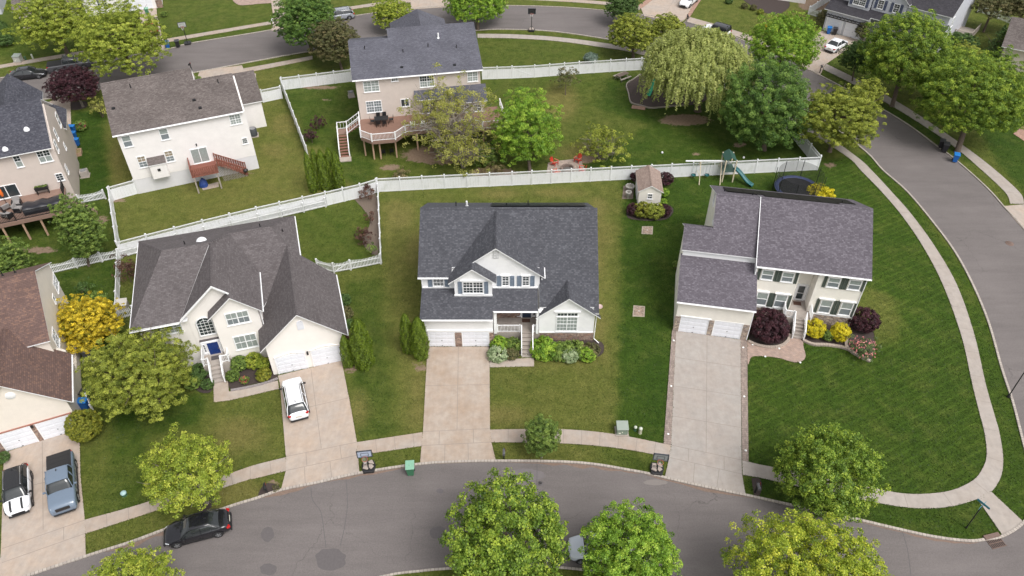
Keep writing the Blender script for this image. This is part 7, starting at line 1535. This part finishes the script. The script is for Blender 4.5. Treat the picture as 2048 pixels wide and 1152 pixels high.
pedestal('green pedestal with pale cap next to the transformer cabinet', 1270, 861, .45, .12, PG, PC); pedestal('taller beige pedestal right of the green one', 1280, 866, .6, .14, plain('pedestal_beige', (.45, .44, .33), .6), PC); pedestal('low green pedestal with pale cap alone on the lower left lawn', 249, 990, .3, .2, PG, plain('pale_blue_cap', (.35, .5, .5), .5)); pedestal('slim pale pedestal at the top left, furthest from the utility cabinet', 66, 117, .6, .12, PC, PC); pedestal('slim green pedestal at the top left, nearest the utility cabinet', 52, 120, .5, .12, PG, PG)
def ac(label, px, py, z=0, dark=True, s=1.0, rnd=False):
    c = G(px, py); root = thing('air_conditioner', label, 'air conditioner', (c.x, c.y, z), .3); m = plain('ac_dark', (.05, .055, .06), .5) if dark else plain('ac_beige', (.42, .38, .35), .5)
    b = MB(); b.box(-.5 * s, -.5 * s, 0, .5 * s, .5 * s, .08); b.build('pad', CONC2, root)
    b = MB()
    if rnd: b.lathe([(.42 * s, .08), (.42 * s, .85 * s), (.36 * s, .9 * s)], (0, 0, 0), 20)
    else:
        b.box(-.4 * s, -.4 * s, .08, .4 * s, .4 * s, .8 * s)
        for k in range(7): b.box(-.415 * s, -.415 * s, .15 + k * .09, .415 * s, .415 * s, .18 + k * .09)
    b.build('housing', m, root)
    b = MB(); b.lathe([(0, 0), (.34 * s, 0), (.36 * s, .03), (.3 * s, .04)], (0, 0, .9 * s if rnd else .81 * s), 18); b.build('fan_grille', plain('fan_grey', (.25, .25, .26), .5, .3, 20), root)
    for k in range(4):
        pass
ac('dark air conditioner in the corner of the white house with the small red deck', 508, 271, s=1.15, rnd=True); ac('beige air conditioner beside the taupe house wall', 171, 352, dark=False); ac('black round air conditioner between the tan house and the olive tree', 182, 716, s=1.3, rnd=True); ac('small grey air conditioner at the left wall of the deck house', 703, 193, dark=False, s=.9)
# storage box beside the hip-roofed house
c = G(246, 617); t_ = thing('storage_box', 'beige plastic storage box in the fence corner beside the hip roofed house', 'storage box', (c.x, c.y, 0), R(10)); b = MB(); b.box(-.55, -.4, 0, .55, .4, .7); b.build('body', plain('box_beige', (.40, .37, .33), .6), t_, bevel=.04)
b = MB(); b.ext([(-.62, -.47, .7), (.62, -.47, .7), (.55, .47, .85), (-.55, .47, .85)], (0, 0, .07)); b.build('lid', plain('box_lid', (.55, .52, .48), .6), t_, bevel=.04)
# garden shed
c = G(1297, 413); SHED = thing('garden_shed', 'small cream garden shed with pinkish brown roof by the long white fence', 'shed', (c.x, c.y, 0), R(-3))
b = MB(); b.py([(-1.22, 0), (-1.22, 2.05), (0, 2.75), (1.22, 2.05), (1.22, 0)], 0, 3.9); b.build('wall', SIDC, SHED)
b = MB(); b.slab([(-1.4, -.15, 2.02), (0, -.15, 2.85), (0, 4.05, 2.85), (-1.4, 4.05, 2.02)], .09); b.slab([(1.4, -.15, 2.02), (0, -.15, 2.85), (0, 4.05, 2.85), (1.4, 4.05, 2.02)], .09); ridge_cap(b, (0, -.1, 2.85), (0, 4, 2.85), .13); b.build('roof', [SHS, WHITE], SHED)
win(SHED, -.28, .28, 1.05, 1.75, -.005, 1, (2, 1), GL)
b = MB(); b.box(-1.27, 1.2, .05, -1.222, 2.7, 1.9); b.build('shed_door', WHITE, SHED)
def basin(label, px, py, r, h, name='stone_planter'):
    c = G(px, py); root = thing(name, label, 'planter', (c.x, c.y, 0)); b = MB(); b.lathe([(r * .55, 0), (r * .6, h * .3), (r * .9, h * .6), (r, h * .95), (r * .95, h), (r * .78, h), (r * .7, h * .75), (0, h * .7)], (0, 0, 0), 20); b.build('bowl', plain('cast_stone', (.30, .28, .25), .9, .3, 9), root)
    b = MB()
    for k in range(9): a = 2 * math.pi * k / 9; b.obox((r * .9 * math.cos(a), r * .9 * math.sin(a), h), (.16, .2, .1), a)
    b.build('rim_stones', plain('rim_stone', (.42, .40, .37), .9, .2, 8), root)
basin('round stone planter beside the left wall of the shed', 1259, 382, .48, .7); basin('small stone bird bath in front of the round planter by the shed', 1256, 396, .3, .8, 'bird_bath')
b = MB(); P = GS([(1247, 372), (1268, 372), (1266, 398), (1244, 398)]); b.ext([(p.x, p.y, 0) for p in P], (0, 0, .03)); tag(b.build('gravel_patch', plain('gravel_dirt', (.2, .16, .13), .95, .4, 12)), kind='structure')
def pad(label, pts):
    P = GS(pts); c = sum(P, Vector()) / len(P); root = thing('stone_pad', label, 'paving slab', (c.x, c.y, 0), 0, 'square stone pads on the lawn')
    b = MB(); b.ext([(p.x - c.x, p.y - c.y, 0) for p in P], (0, 0, .035)); b.build('edging', plain('pad_edge', (.40, .34, .28), .9, .2, 6), root); b = MB(); b.ext([((p.x - c.x) * .84, (p.y - c.y) * .84, .036) for p in P], (0, 0, .01)); b.build('paving', stone('pad_stone', [(.32, .24, .19), (.42, .31, .24), (.36, .29, .24)], 3.0), root)
    b = MB(); b.lathe([(.0, .08), (.05, .07), (.05, .04)], (0, 0, 0), 8); b.build('cap', WHITE, root)
pad('square brown stone pad on the lawn below the shed', [(1284, 453), (1306, 453), (1305, 469), (1283, 468)]); pad('square pinkish stone pad on the lawn level with the beige garage', [(1267, 611), (1290, 613), (1289, 634), (1265, 633)])
for k, (x, y) in enumerate(((1347, 682), (1342, 773), (1336, 869), (1486, 696), (1488, 794), (1491, 902), (1505, 690), (1558, 698), (1530, 714), (1600, 726))):
    c = G(x, y); nm = ['by the left door of the beige garage', 'halfway up the left border of the brick edged driveway', 'low on the left border of the brick edged driveway', 'at the top of the right border of the brick edged driveway', 'halfway down the right border of the brick edged driveway', 'near the sidewalk on the right border of the brick edged driveway', 'in the pavers just right of the beige garage', 'in the pavers in front of the maroon mound', 'at the lower edge of the curved paver path', 'at the right end of the curved paver path'][k]
    t_ = thing('path_light', 'small white path light ' + nm, 'garden light', (c.x, c.y, .055), 0, 'white path lights in the pavers'); b = MB(); b.lathe([(.09, 0), (.09, .03)], (0, 0, 0), 12); b.build('base', GREYP, t_); b = MB(); b.lathe([(0, .075), (.07, .065), (.1, .03)], (0, 0, 0), 12); b.build('lens', plain('lens_white', (.85, .85, .82), .3, .03), t_)
for x, y, l in ((1324, 307, 'white ball on the grass behind the long fence, left one'), (1487, 317, 'white ball on the grass behind the long fence, right one under the dark tree')):
    c = G(x, y); b = MB(); b.lathe([(.14 * math.sin(a), .14 - .14 * math.cos(a)) for a in [math.pi * k / 10 for k in range(11)]], (0, 0, 0), 14); o = b.build('ball', WHITE); o.location = (c.x, c.y, 0); tag(o, l, 'ball', 'balls on the lawn')
# planting bed walls of the beige house
def edging(label, pts, h=.22, w_=.26, mat=None):
    P = GS(smooth(pts, 5)); o0 = P[0].copy(); root = thing('stone_edging', label, 'edging', tuple(o0)); b = MB(); n = len(P)
    for i in range(n - 1):
        a, c = P[i] - o0, P[i + 1] - o0; d = c - a; L = d.length; k = max(1, round(L / .38))
        for q in range(k):
            m_ = a + d * ((q + .5) / k); b.obox((m_.x, m_.y, h / 2), (L / k - .012, w_, h), math.atan2(d.y, d.x))
    b.build('blocks', mat or plain('wall_block', (.40, .33, .28), .9, .22, 5), root, bevel=.015)
edging('curved block edging around the maroon mound beside the beige garage', [(1496, 684), (1515, 692), (1540, 696), (1562, 693), (1576, 682), (1578, 670)]); edging('wavy block edging below the yellow shrubs of the beige house', [(1606, 682), (1625, 690), (1650, 691), (1680, 695), (1695, 700)]); edging('curved block edging around the rose bush', [(1693, 676), (1692, 694), (1708, 708), (1740, 724)], .2)
edging('rock edging along the bed of the cream stucco house', [(462, 782), (500, 775), (535, 766), (556, 758)], .16, .22, plain('field_rock', (.27, .24, .24), .9, .35, 7)); edging('pale timber edging of the play area under the willow', [(1282, 149), (1268, 159), (1253, 170), (1257, 188), (1262, 206), (1281, 212), (1300, 217), (1320, 216), (1340, 214), (1372, 211)], .2, .14, WOODG)
sheet('playground_mulch', [(1282, 149), (1253, 170), (1262, 206), (1300, 217), (1340, 214), (1400, 209), (1440, 180), (1400, 150)], MULCHR, .03)
c = G(1277, 216); t_ = thing('brick_step', 'brick step at the corner of the mulched play area', 'step', (c.x, c.y, 0), R(-14)); b = MB(); b.box(-.9, -.35, 0, .9, .35, .12); b.build('tread', BRICKR, t_)
# slide in the play area
def slide(root, p0, p1, mat, w_=.45, wav=.0):
    p0, p1 = Vector(p0), Vector(p1); d = (p1 - p0); n = 10; hd = Vector((d.x, d.y, 0)).normalized(); sd = Vector((-hd.y, hd.x, 0)); rows = []
    for k in range(n + 1):
        t = k / n; p = p0 + Vector((d.x, d.y, 0)) * t; z = p0.z + d.z * (t ** .85) + wav * math.sin(t * 2 * math.pi)
        z = max(z, p1.z); rows.append([tuple(p + sd * (w_ / 2 * u) + Vector((0, 0, z - p.z + v))) for u, v in ((-1.05, .2), (-1, .2), (-.9, .02), (0, 0), (.9, .02), (1, .2), (1.05, .2))])
    b = MB(); b.grid(rows, 0, True); o = b.build('slide', mat, root); m = o.modifiers.new('s', 'SOLIDIFY'); m.thickness = .04; return o
GRN = plain('slide_green', (.03, .42, .22), .35, .05); TEAL = plain('slide_teal', (.02, .12, .13), .35, .05)
c = G(1304, 192); t_ = thing('play_slide', 'bright green slide half under the willow in the mulched play area', 'slide', (c.x, c.y, 0)); slide(t_, (.9, 2.9, 1.5), (-.55, -.3, .15), GRN, .55)
b = MB(); 
for x in (.65, 1.15): b.box(x - .05, 3.0, 0, x + .05, 3.1, 1.6); b.box(x - .05, 4.2, 0, x + .05, 4.3, 1.6)
b.box(.6, 2.95, 1.4, 1.25, 4.35, 1.5); b.build('platform', WOODT, t_)
# picnic table
c = G(1244, 158); t_ = thing('picnic_table', 'grey wooden picnic table on the grass by the upper fence', 'picnic table', (c.x, c.y, 0), R(38)); b = MB()
for k in range(5): b.box(-.95, -.38 + k * .155, .72, .95, -.25 + k * .155, .76)
b.build('tabletop', plain('table_brown', (.16, .12, .10), .8, .2, 5), t_)
for sd in (-1, 1):
    b = MB(); b.box(-.95, sd * .75 - .14, .42, .95, sd * .75 + .14, .46); b.build('bench_seat', WOODG, t_)
for x in (-.7, .7):
    b = MB(); b.tube([(x, -.7, 0), (x, -.15, .72)], .05, 4); b.tube([(x, .7, 0), (x, .15, .72)], .05, 4); b.box(x - .03, -.85, .38, x + .03, .85, .42); b.build('leg', WOODG, t_)
# fire pit patio
sheet('paved_patio', [(1096, 326), (1115, 322), (1160, 317), (1172, 345), (1168, 352), (1092, 357)], brickpave('tan_pavers', (.40, .31, .26), (.33, .27, .235), (.2, .17, .15), .3, .3, .2), .03)
c = G(1135, 341); t_ = thing('fire_pit', 'round stone fire pit on the paved patio behind the long fence', 'fire pit', (c.x, c.y, .03)); b = MB()
for r_ in range(3):
    for k in range(14): a = 2 * math.pi * (k + .5 * (r_ % 2)) / 14; b.obox((.72 * math.cos(a), .72 * math.sin(a), .07 + .14 * r_), (.2, .31, .135), a)
b.build('ring', stone('pit_stone', [(.17, .12, .10), (.27, .2, .17), (.22, .17, .15)], 3), t_, bevel=.02); b = MB(); b.lathe([(0, .1), (.6, .08), (.62, .04)], (0, 0, 0), 16); b.build('ash', plain('ash', (.16, .15, .14), .95, .4, 9), t_)
def adirondack():
    root = thing('garden_chair', '', 'chair', (0, 0, .03), 0, 'red garden chairs round the fire pit'); m = plain('chair_red', (.55, .035, .02), .5, .1)
    b = MB()
    for k in range(5): b.obox((0, -.22 + k * .11, .36 - k * .035), (.5, .1, .025), rx=-.3)
    b.build('seat', m, root); b = MB()
    for k in range(5): x = -.2 + k * .1; hgt = .62 - .06 * abs(k - 2); b.obox((x * 1.15, .34 + .12, .3 + hgt / 2), (.085, .025, hgt), rx=-.42, ry=x * .2)
    b.build('backrest', m, root)
    for sd in (-1, 1):
        b = MB(); b.obox((sd * .34, -.02, .58), (.13, .68, .03)); b.build('armrest', plain('chair_arm', (.5, .14, .08), .6), root)
        b = MB(); b.box(sd * .3 - .03, -.32, 0, sd * .3 + .03, -.24, .57); b.build('leg', m, root); b = MB(); b.obox((sd * .27, .1, .2), (.04, .85, .09), rx=-.35); b.build('leg', m, root)
    return root
ch0 = adirondack(); pit = G(1135, 341)
for k, (x, y, l) in enumerate(((1155, 324, 'red garden chair upper right of the fire pit'), (1109, 330, 'red garden chair upper left of the fire pit, under the bright tree'), (1163, 343, 'red garden chair at the lower right of the fire pit against the fence'), (1112, 350, 'red garden chair at the lower left of the fire pit, mostly behind the fence'))):
    c = G(x, y); o = ch0 if k == 0 else copy_tree(ch0); o.location = (c.x, c.y, .03); d = pit - c; o.rotation_euler = (0, 0, math.atan2(d.y, d.x) + math.pi / 2); o['label'] = l
# swing set with tower
c = G(1456, 372); t_ = thing('swing_set', 'beige swing set with green canopy and teal slide behind the beige house', 'swing set', (c.x, c.y, 0), 0); BG_ = plain('beige_vinyl', (.62, .53, .40), .5, .06)
xl = -3.3; b = MB(); b.obox((xl / 2 - .8, 1.6, 2.35), (-xl + 1.7, .12, .14)); b.build('beam', WHITE, t_)
for x, y, e in ((xl, .2, 1), (xl, 3.0, 1), (-.9, .2, 1), (-.9, 3.0, 1)):
    b = MB(); b.tube([(x, y, 0), (x + .1, 1.6, 2.3)], .055, 6); b.build('leg', BG_, t_)
b = MB(); b.tube([(xl - .0, .7, .8), (xl, 2.5, .8)], .04, 6); b.build('brace', BG_, t_)
for x in (-.55, .65):
    for y in (.8, 2.6): b = MB(); b.box(x - .06, y - .06, 0, x + .06, y + .06, 2.9); b.build('post', BG_, t_)
b = MB(); b.box(-.6, .8, 1.35, .7, 2.6, 1.45); b.build('platform', plain('green_floor', (.05, .09, .075), .6), t_)
b = MB(); b.slab([(-.65, .75, 2.75), (.05, .75, 3.3), (.05, 2.7, 3.3), (-.65, 2.7, 2.75)], .04, 0, 0); b.slab([(.75, .75, 2.75), (.05, .75, 3.3), (.05, 2.7, 3.3), (.75, 2.7, 2.75)], .04, 0, 0); b.build('canopy', plain('canopy_green', (.03, .085, .065), .7), t_)
for x in (-2.2, -3.75):
    b = MB(); b.tube([(x - .2, 1.6, 2.3), (x - .2, 1.6, .5)], .012, 4); b.tube([(x + .2, 1.6, 2.3), (x + .2, 1.6, .5)], .012, 4); b.lathe([(.26, .5), (.3, .42), (.2, .36), (0, .35)], (x, 1.6, 0), 12); b.build('swing', TEAL, t_)
slide(t_, (.75, 1.5, 1.45), (2.7, -.3, .15), TEAL, .55, .12)
# trampoline
c = G(1591, 389); t_ = thing('trampoline', 'large round trampoline with blue rim and black net behind the beige house', 'trampoline', (c.x, c.y, 0)); r_ = 2.5
b = MB(); b.lathe([(0, .88), (r_ * .84, .9)], (0, 0, 0), 32); b.build('mat', BLACK, t_); b = MB(); b.lathe([(r_ * .82, .91), (r_ * .84, .94), (r_, .94), (r_ + .04, .9), (r_ + .02, .86)], (0, 0, 0), 32); b.build('rim_pad', plain('pad_blue', (.04, .052, .115), .5, .1), t_)
b = MB(); n = 8
for k in range(n):
    a = 2 * math.pi * (k + .5) / n; x, y = r_ * 1.03 * math.cos(a), r_ * 1.03 * math.sin(a); b2 = MB(); b2.tube([(x, y, 0), (x * 1.02, y * 1.02, 3.0)], .04, 6); b2.build('pole', BLACK, t_)
def net_mat():
    m, t, b, o = newmat('net'); b.inputs['Base Color'].default_value = (.03, .03, .035, 1); tr = t.nodes.new('ShaderNodeBsdfTransparent'); mx = t.nodes.new('ShaderNodeMixShader'); mx.inputs[0].default_value = .4
    t.links.new(tr.outputs[0], mx.inputs[1]); t.links.new(b.outputs[0], mx.inputs[2]); t.links.new(mx.outputs[0], o.inputs[0]); return m
b = MB(); b.lathe([(r_ * .98, .95), (r_ * .99, 2.9)], (0, 0, 0), 32); b.build('net', net_mat(), t_)
# deck furniture
def chair(root_name, label, loc, rz, mat, group):
    root = thing(root_name, label, 'chair', loc, rz, group); b = MB(); b.box(-.24, -.24, .42, .24, .24, .46); b.build('seat', mat, root); b = MB(); b.obox((0, .25, .7), (.48, .03, .5), rx=-.15); b.build('backrest', mat, root)
    for x in (-.22, .22):
        for y in (-.22, .22): b = MB(); b.box(x - .02, y - .02, 0, x + .02, y + .02, .42); b.build('leg', mat, root)
    return root
def H7w(x, y, z): a = R(10.5); return (-18.6 + x * math.cos(a) - y * math.sin(a), 84.5 + x * math.sin(a) + y * math.cos(a), z)
def H5w(x, y, z): a = R(23); return (-48.18 + x * math.cos(a) - y * math.sin(a), 70.39 + x * math.sin(a) + y * math.cos(a), z)
t_ = thing('patio_table', 'dark rectangular patio table on the left part of the long deck', 'table', H7w(2.55, -1.35, 2.72), R(10.5)); b = MB(); b.box(-.85, -.5, .68, .85, .5, .73); b.build('tabletop', DARKM, t_, bevel=.02)
for x in (-.75, .75):
    for y in (-.42, .42): b = MB(); b.box(x - .03, y - .03, 0, x + .03, y + .03, .68); b.build('leg', DARKM, t_)
for k, (x, y, r_, l) in enumerate(((2.2, -.6, 0, 'behind the table on its left'), (2.95, -.6, 0, 'behind the table on its right'), (2.1, -2.1, 180, 'in front of the table on its left'), (2.85, -2.1, 180, 'in front of the table on its right'), (1.45, -1.35, 90, 'at the left end of the table'), (3.7, -1.35, -90, 'at the right end of the table'))): chair('patio_chair', 'dark patio chair ' + l + ' on the long deck', H7w(x, y, 2.72), R(10.5 + r_), DARKM, 'dark chairs round the deck table')
for k, x in enumerate((2.3, 3.3)): chair('patio_chair', ['left', 'right'][k] + ' one of two dark chairs under the front corner of the long deck', H7w(x, -4.2, .0), R(190), DARKM, 'chairs under the long deck')
for k, x in enumerate((6.2, 7.4, 8.6)):
    t_ = thing('sun_lounger', ['leftmost', 'middle', 'rightmost'][k] + ' white sun lounger along the deck railing behind the thin tree', 'sun lounger', H7w(x, -2.9, 2.72), R(100), 'white loungers on the deck'); b = MB(); b.box(-.25, -.3, .3, .65, .3, .38); b.build('seat', WHITE, t_); b = MB(); b.obox((-.45, 0, .5), (.5, .6, .06), ry=.7); b.build('backrest', WHITE, t_); b = MB(); b.box(-.2, -.28, 0, -.15, .28, .3); b.box(.55, -.28, 0, .6, .28, .3); b.build('leg', WHITE, t_)
t_ = thing('covered_furniture', 'long outdoor furniture under a black cover on the taupe house deck', 'furniture cover', H5w(-2.55, -3.3, 2.6), R(23)); b = MB(); rows = []
for k in range(9):
    x = -1.9 + 3.8 * k / 8; h_ = .75 + .1 * math.sin(k * 2.1); rows.append([(x, -.75, 0), (x + .04 * math.sin(k), -.72, h_ * .9), (x, -.3, h_), (x, .3, h_ * 1.08), (x, .72, h_ * .95), (x + .03, .78, 0)])
b.grid(rows, 0, True); b.face(rows[0]); b.face(rows[-1][::-1]); b.build('cover', plain('cover_black', (.02, .02, .026), .3, .2), t_)
for k, (x, y, l) in enumerate(((-5.2, -1.6, 'nearest the sliding door'), (-5.0, -2.8, 'next to the black cover'), (-6.0, -3.6, 'by the front railing'), (-6.3, -2.0, 'at the left edge of the picture'))):
    t_ = thing('patio_armchair', 'grey cushioned patio armchair ' + l + ' on the taupe house deck', 'armchair', H5w(x, y, 2.6), R(23 + 70 * k), 'grey armchairs on the taupe deck'); m = plain('cushion_grey', (.26, .245, .24), .9, .15, 6); b = MB(); b.box(-.35, -.35, .2, .35, .3, .45); b.build('seat', m, t_, bevel=.05); b = MB(); b.obox((0, .36, .55), (.75, .16, .6), rx=-.2); b.build('backrest', m, t_, bevel=.05)
    for sd in (-1, 1): b = MB(); b.box(sd * .4 - .06, -.35, 0, sd * .4 + .06, .35, .55); b.build('armrest', DARKM, t_, bevel=.03)
t_ = thing('parasol', 'folded orange parasol on the taupe house deck at the left edge', 'parasol', H5w(-6.3, -.9, 2.6), 0); b = MB(); b.tube([(0, 0, 0), (0, 0, 2.2)], .025, 6); b.build('pole', DARKM, t_); b = MB(); b.lathe([(.1, 1.0), (.17, 1.3), (.12, 1.8), (.02, 2.15)], (0, 0, 0), 10); b.build('canopy', plain('orange_cloth', (.75, .16, .02), .8), t_)
t_ = thing('planter_box', 'black planter box with green plants on the taupe house wall', 'planter', H5w(-2.7, -.35, 2.6), R(23)); b = MB(); b.box(-.65, -.25, .55, .65, .25, .9); b.build('box', BLACK, t_); b = MB()
for x in (-.55, .55): b.box(x - .03, -.2, 0, x + .03, .2, .55)
b.build('stand', BLACK, t_); rnd = np.random.default_rng(5); P_ = rnd.uniform((-.6, -.2, .85), (.6, .2, 1.0), (260, 3)); o = bpy.data.objects.new('plants', leaf_mesh('plants', P_, unit(rnd.normal(size=(260, 3)) + np.array([0, 0, 1])), .1, rnd.uniform(0, 1, 260), L_MID, rnd)); COL.objects.link(o); o.parent = t_
# kettle grill, patio under the red deck
c = G(494, 352); t_ = thing('kettle_grill', 'black kettle grill at the foot of the red deck stairs', 'grill', (c.x, c.y, 0)); b = MB(); b.lathe([(.05, .5), (.28, .68), (.3, .78), (.28, .88), (.12, 1.02), (0, 1.05)], (0, 0, 0), 16); b.build('bowl', BLACK, t_)
for k in range(3): a = 2 * math.pi * k / 3; b = MB(); b.tube([(.12 * math.cos(a), .12 * math.sin(a), .6), (.3 * math.cos(a), .3 * math.sin(a), 0)], .015, 5); b.build('leg', DARKM, t_)
sheet('paved_patio', [(402, 373), (437, 364), (438, 374), (406, 381)], CONC, .03)
c = G(408, 372); t_ = thing('folded_tarp', 'crumpled blue tarp under the small red deck', 'tarp', (c.x, c.y, .03)); b = MB(); rnd_ = random.Random(3); b.lathe([(.5, 0), (.48, .35), (.35, .7), (.12, .95), (0, 1.0)], (0, 0, 0), 11, 0, False); b.v = [(x + rnd_.uniform(-.06, .06), y + rnd_.uniform(-.06, .06), z + rnd_.uniform(-.04, .04) if z > 0 else z) for x, y, z in b.v]; b.build('cloth', plain('tarp_blue', (.02, .06, .25), .5), t_)
c = G(152, 309); t_ = thing('raised_bed', 'wooden raised planter with a loose board beside the taupe house wall', 'planter', (c.x, c.y, 0), R(20)); b = MB(); b.box(-.7, -.6, 0, .7, -.55, .45); b.box(-.7, .55, 0, .7, .6, .45); b.box(-.7, -.55, 0, -.65, .55, .45); b.box(.65, -.55, 0, .7, .55, .45); b.build('frame', WOODT, t_); b = MB(); b.box(-.65, -.55, 0, .65, .55, .35); b.build('soil', plain('straw_soil', (.22, .17, .08), .95, .4, 9), t_); b = MB(); b.obox((-.75, .1, .45), (.5, 1.3, .04), ry=.5); b.build('board', plain('orange_board', (.45, .24, .10), .8, .2), t_)
c = G(150, 345); t_ = thing('garden_bench', 'cluttered white and red slatted bench beside the beige air conditioner', 'bench', (c.x, c.y, 0), R(113)); b = MB()
for k in range(5): b.box(-1.1, -.35 + k * .15, .42, 1.1, -.24 + k * .15, .46)
b.build('seat', plain('bench_pale', (.55, .52, .55), .7, .2), t_); b = MB()
for k in range(3): b.box(-1.1, .38, .55 + k * .15, 1.1, .42, .65 + k * .15)
b.build('backrest', plain('bench_red', (.25, .08, .07), .7, .2), t_)
for x in (-1, 1): b = MB(); b.box(x - .04, -.35, 0, x + .04, .4, .42); b.build('leg', WOODG, t_)
# poles and signs
c = G(1932, 1056); t_ = thing('street_sign', 'dark pole with two crossed blue green street name blades on the corner verge', 'street sign', (c.x, c.y, 0), R(25)); b = MB(); b.tube([(0, 0, 0), (0, 0, 2.9)], .045, 8); b.lathe([(.07, 0), (.07, .15), (.045, .2)], (0, 0, 0), 8); b.build('pole', BLACK, t_)
for k, rz in enumerate((.2, 1.7)): b = MB(); b.obox((0, 0, 2.95 + .2 * k), (.95, .025, .2), rz); b.build('sign_blade', plain('sign_teal', (.04, .20, .26), .4, .1), t_, bevel=.005)
c = G(2016, 794); t_ = thing('street_lamp', 'slim dark street lamp on the right verge, cut off by the picture edge', 'street lamp', (c.x, c.y, 0)); b = MB(); b.lathe([(.14, 0), (.12, .25), (.06, .4)], (0, 0, 0), 10); b.tube([(0, 0, .3), (0, 0, 3.4)], [.05, .04], 8); b.build('pole', BLACK, t_); b = MB(); b.lathe([(.05, 3.4), (.16, 3.5), (.19, 3.85), (.1, 4.0), (0, 4.1)], (0, 0, 0), 10); b.build('lantern', DARKM, t_)
c = G(1524, 83); t_ = thing('warning_sign', 'yellow diamond warning sign on the upper right verge', 'road sign', (c.x, c.y, 0), R(-20)); b = MB(); b.tube([(0, 0, 0), (0, 0, 2.3)], .03, 6); b.build('pole', GREYP, t_); b = MB(); b.obox((0, -.04, 2.25), (.62, .02, .62), ry=R(45)); b.build('sign_plate', plain('sign_yellow', (.75, .45, .02), .5, .08), t_)
# storm drain and manholes
c = G(1991, 1085); t_ = thing('storm_drain', 'rusty storm drain grate at the kerb of the street corner', 'drain', (c.x, c.y, .012), R(14)); b = MB(); b.box(-.62, .3, 0, .62, .62, .16); b.build('kerb_inlet', plain('rust', (.17, .115, .095), .9, .3, 8), t_); b = MB()
for k in range(9): b.box(-.55 + k * .135, -.4, 0, -.50 + k * .135, .28, .03)
for y in (-.42, -.06, .26): b.box(-.6, y, 0, .6, y + .05, .034)
b.build('grate', plain('rust', (.17, .115, .095), .9, .3, 8), t_); b = MB(); b.box(-.58, -.4, -.008, .58, .28, .004); b.build('pit', BLACK, t_)
def manhole(label, px, py, r, mat): c = G(px, py); t_ = thing('manhole_cover', label, 'manhole cover', (c.x, c.y, .012)); b = MB(); b.lathe([(0, .012), (r * .86, .012), (r * .88, .004), (r, .008), (r, 0)], (0, 0, 0), 24); b.build('cover', mat, t_); b = MB(); [b.obox((x * r * .3, y * r * .3, .015), (.05, .05, .008)) for x in (-1, 0, 1) for y in (-1, 0, 1)]; b.build('studs', DARKM, t_)
manhole('rust brown manhole cover on the right street', 2019, 487, .42, plain('rust', (.17, .115, .095))); manhole('small dark round cover on the road right of the damp stain', 1081, 967, .22, PATCH)
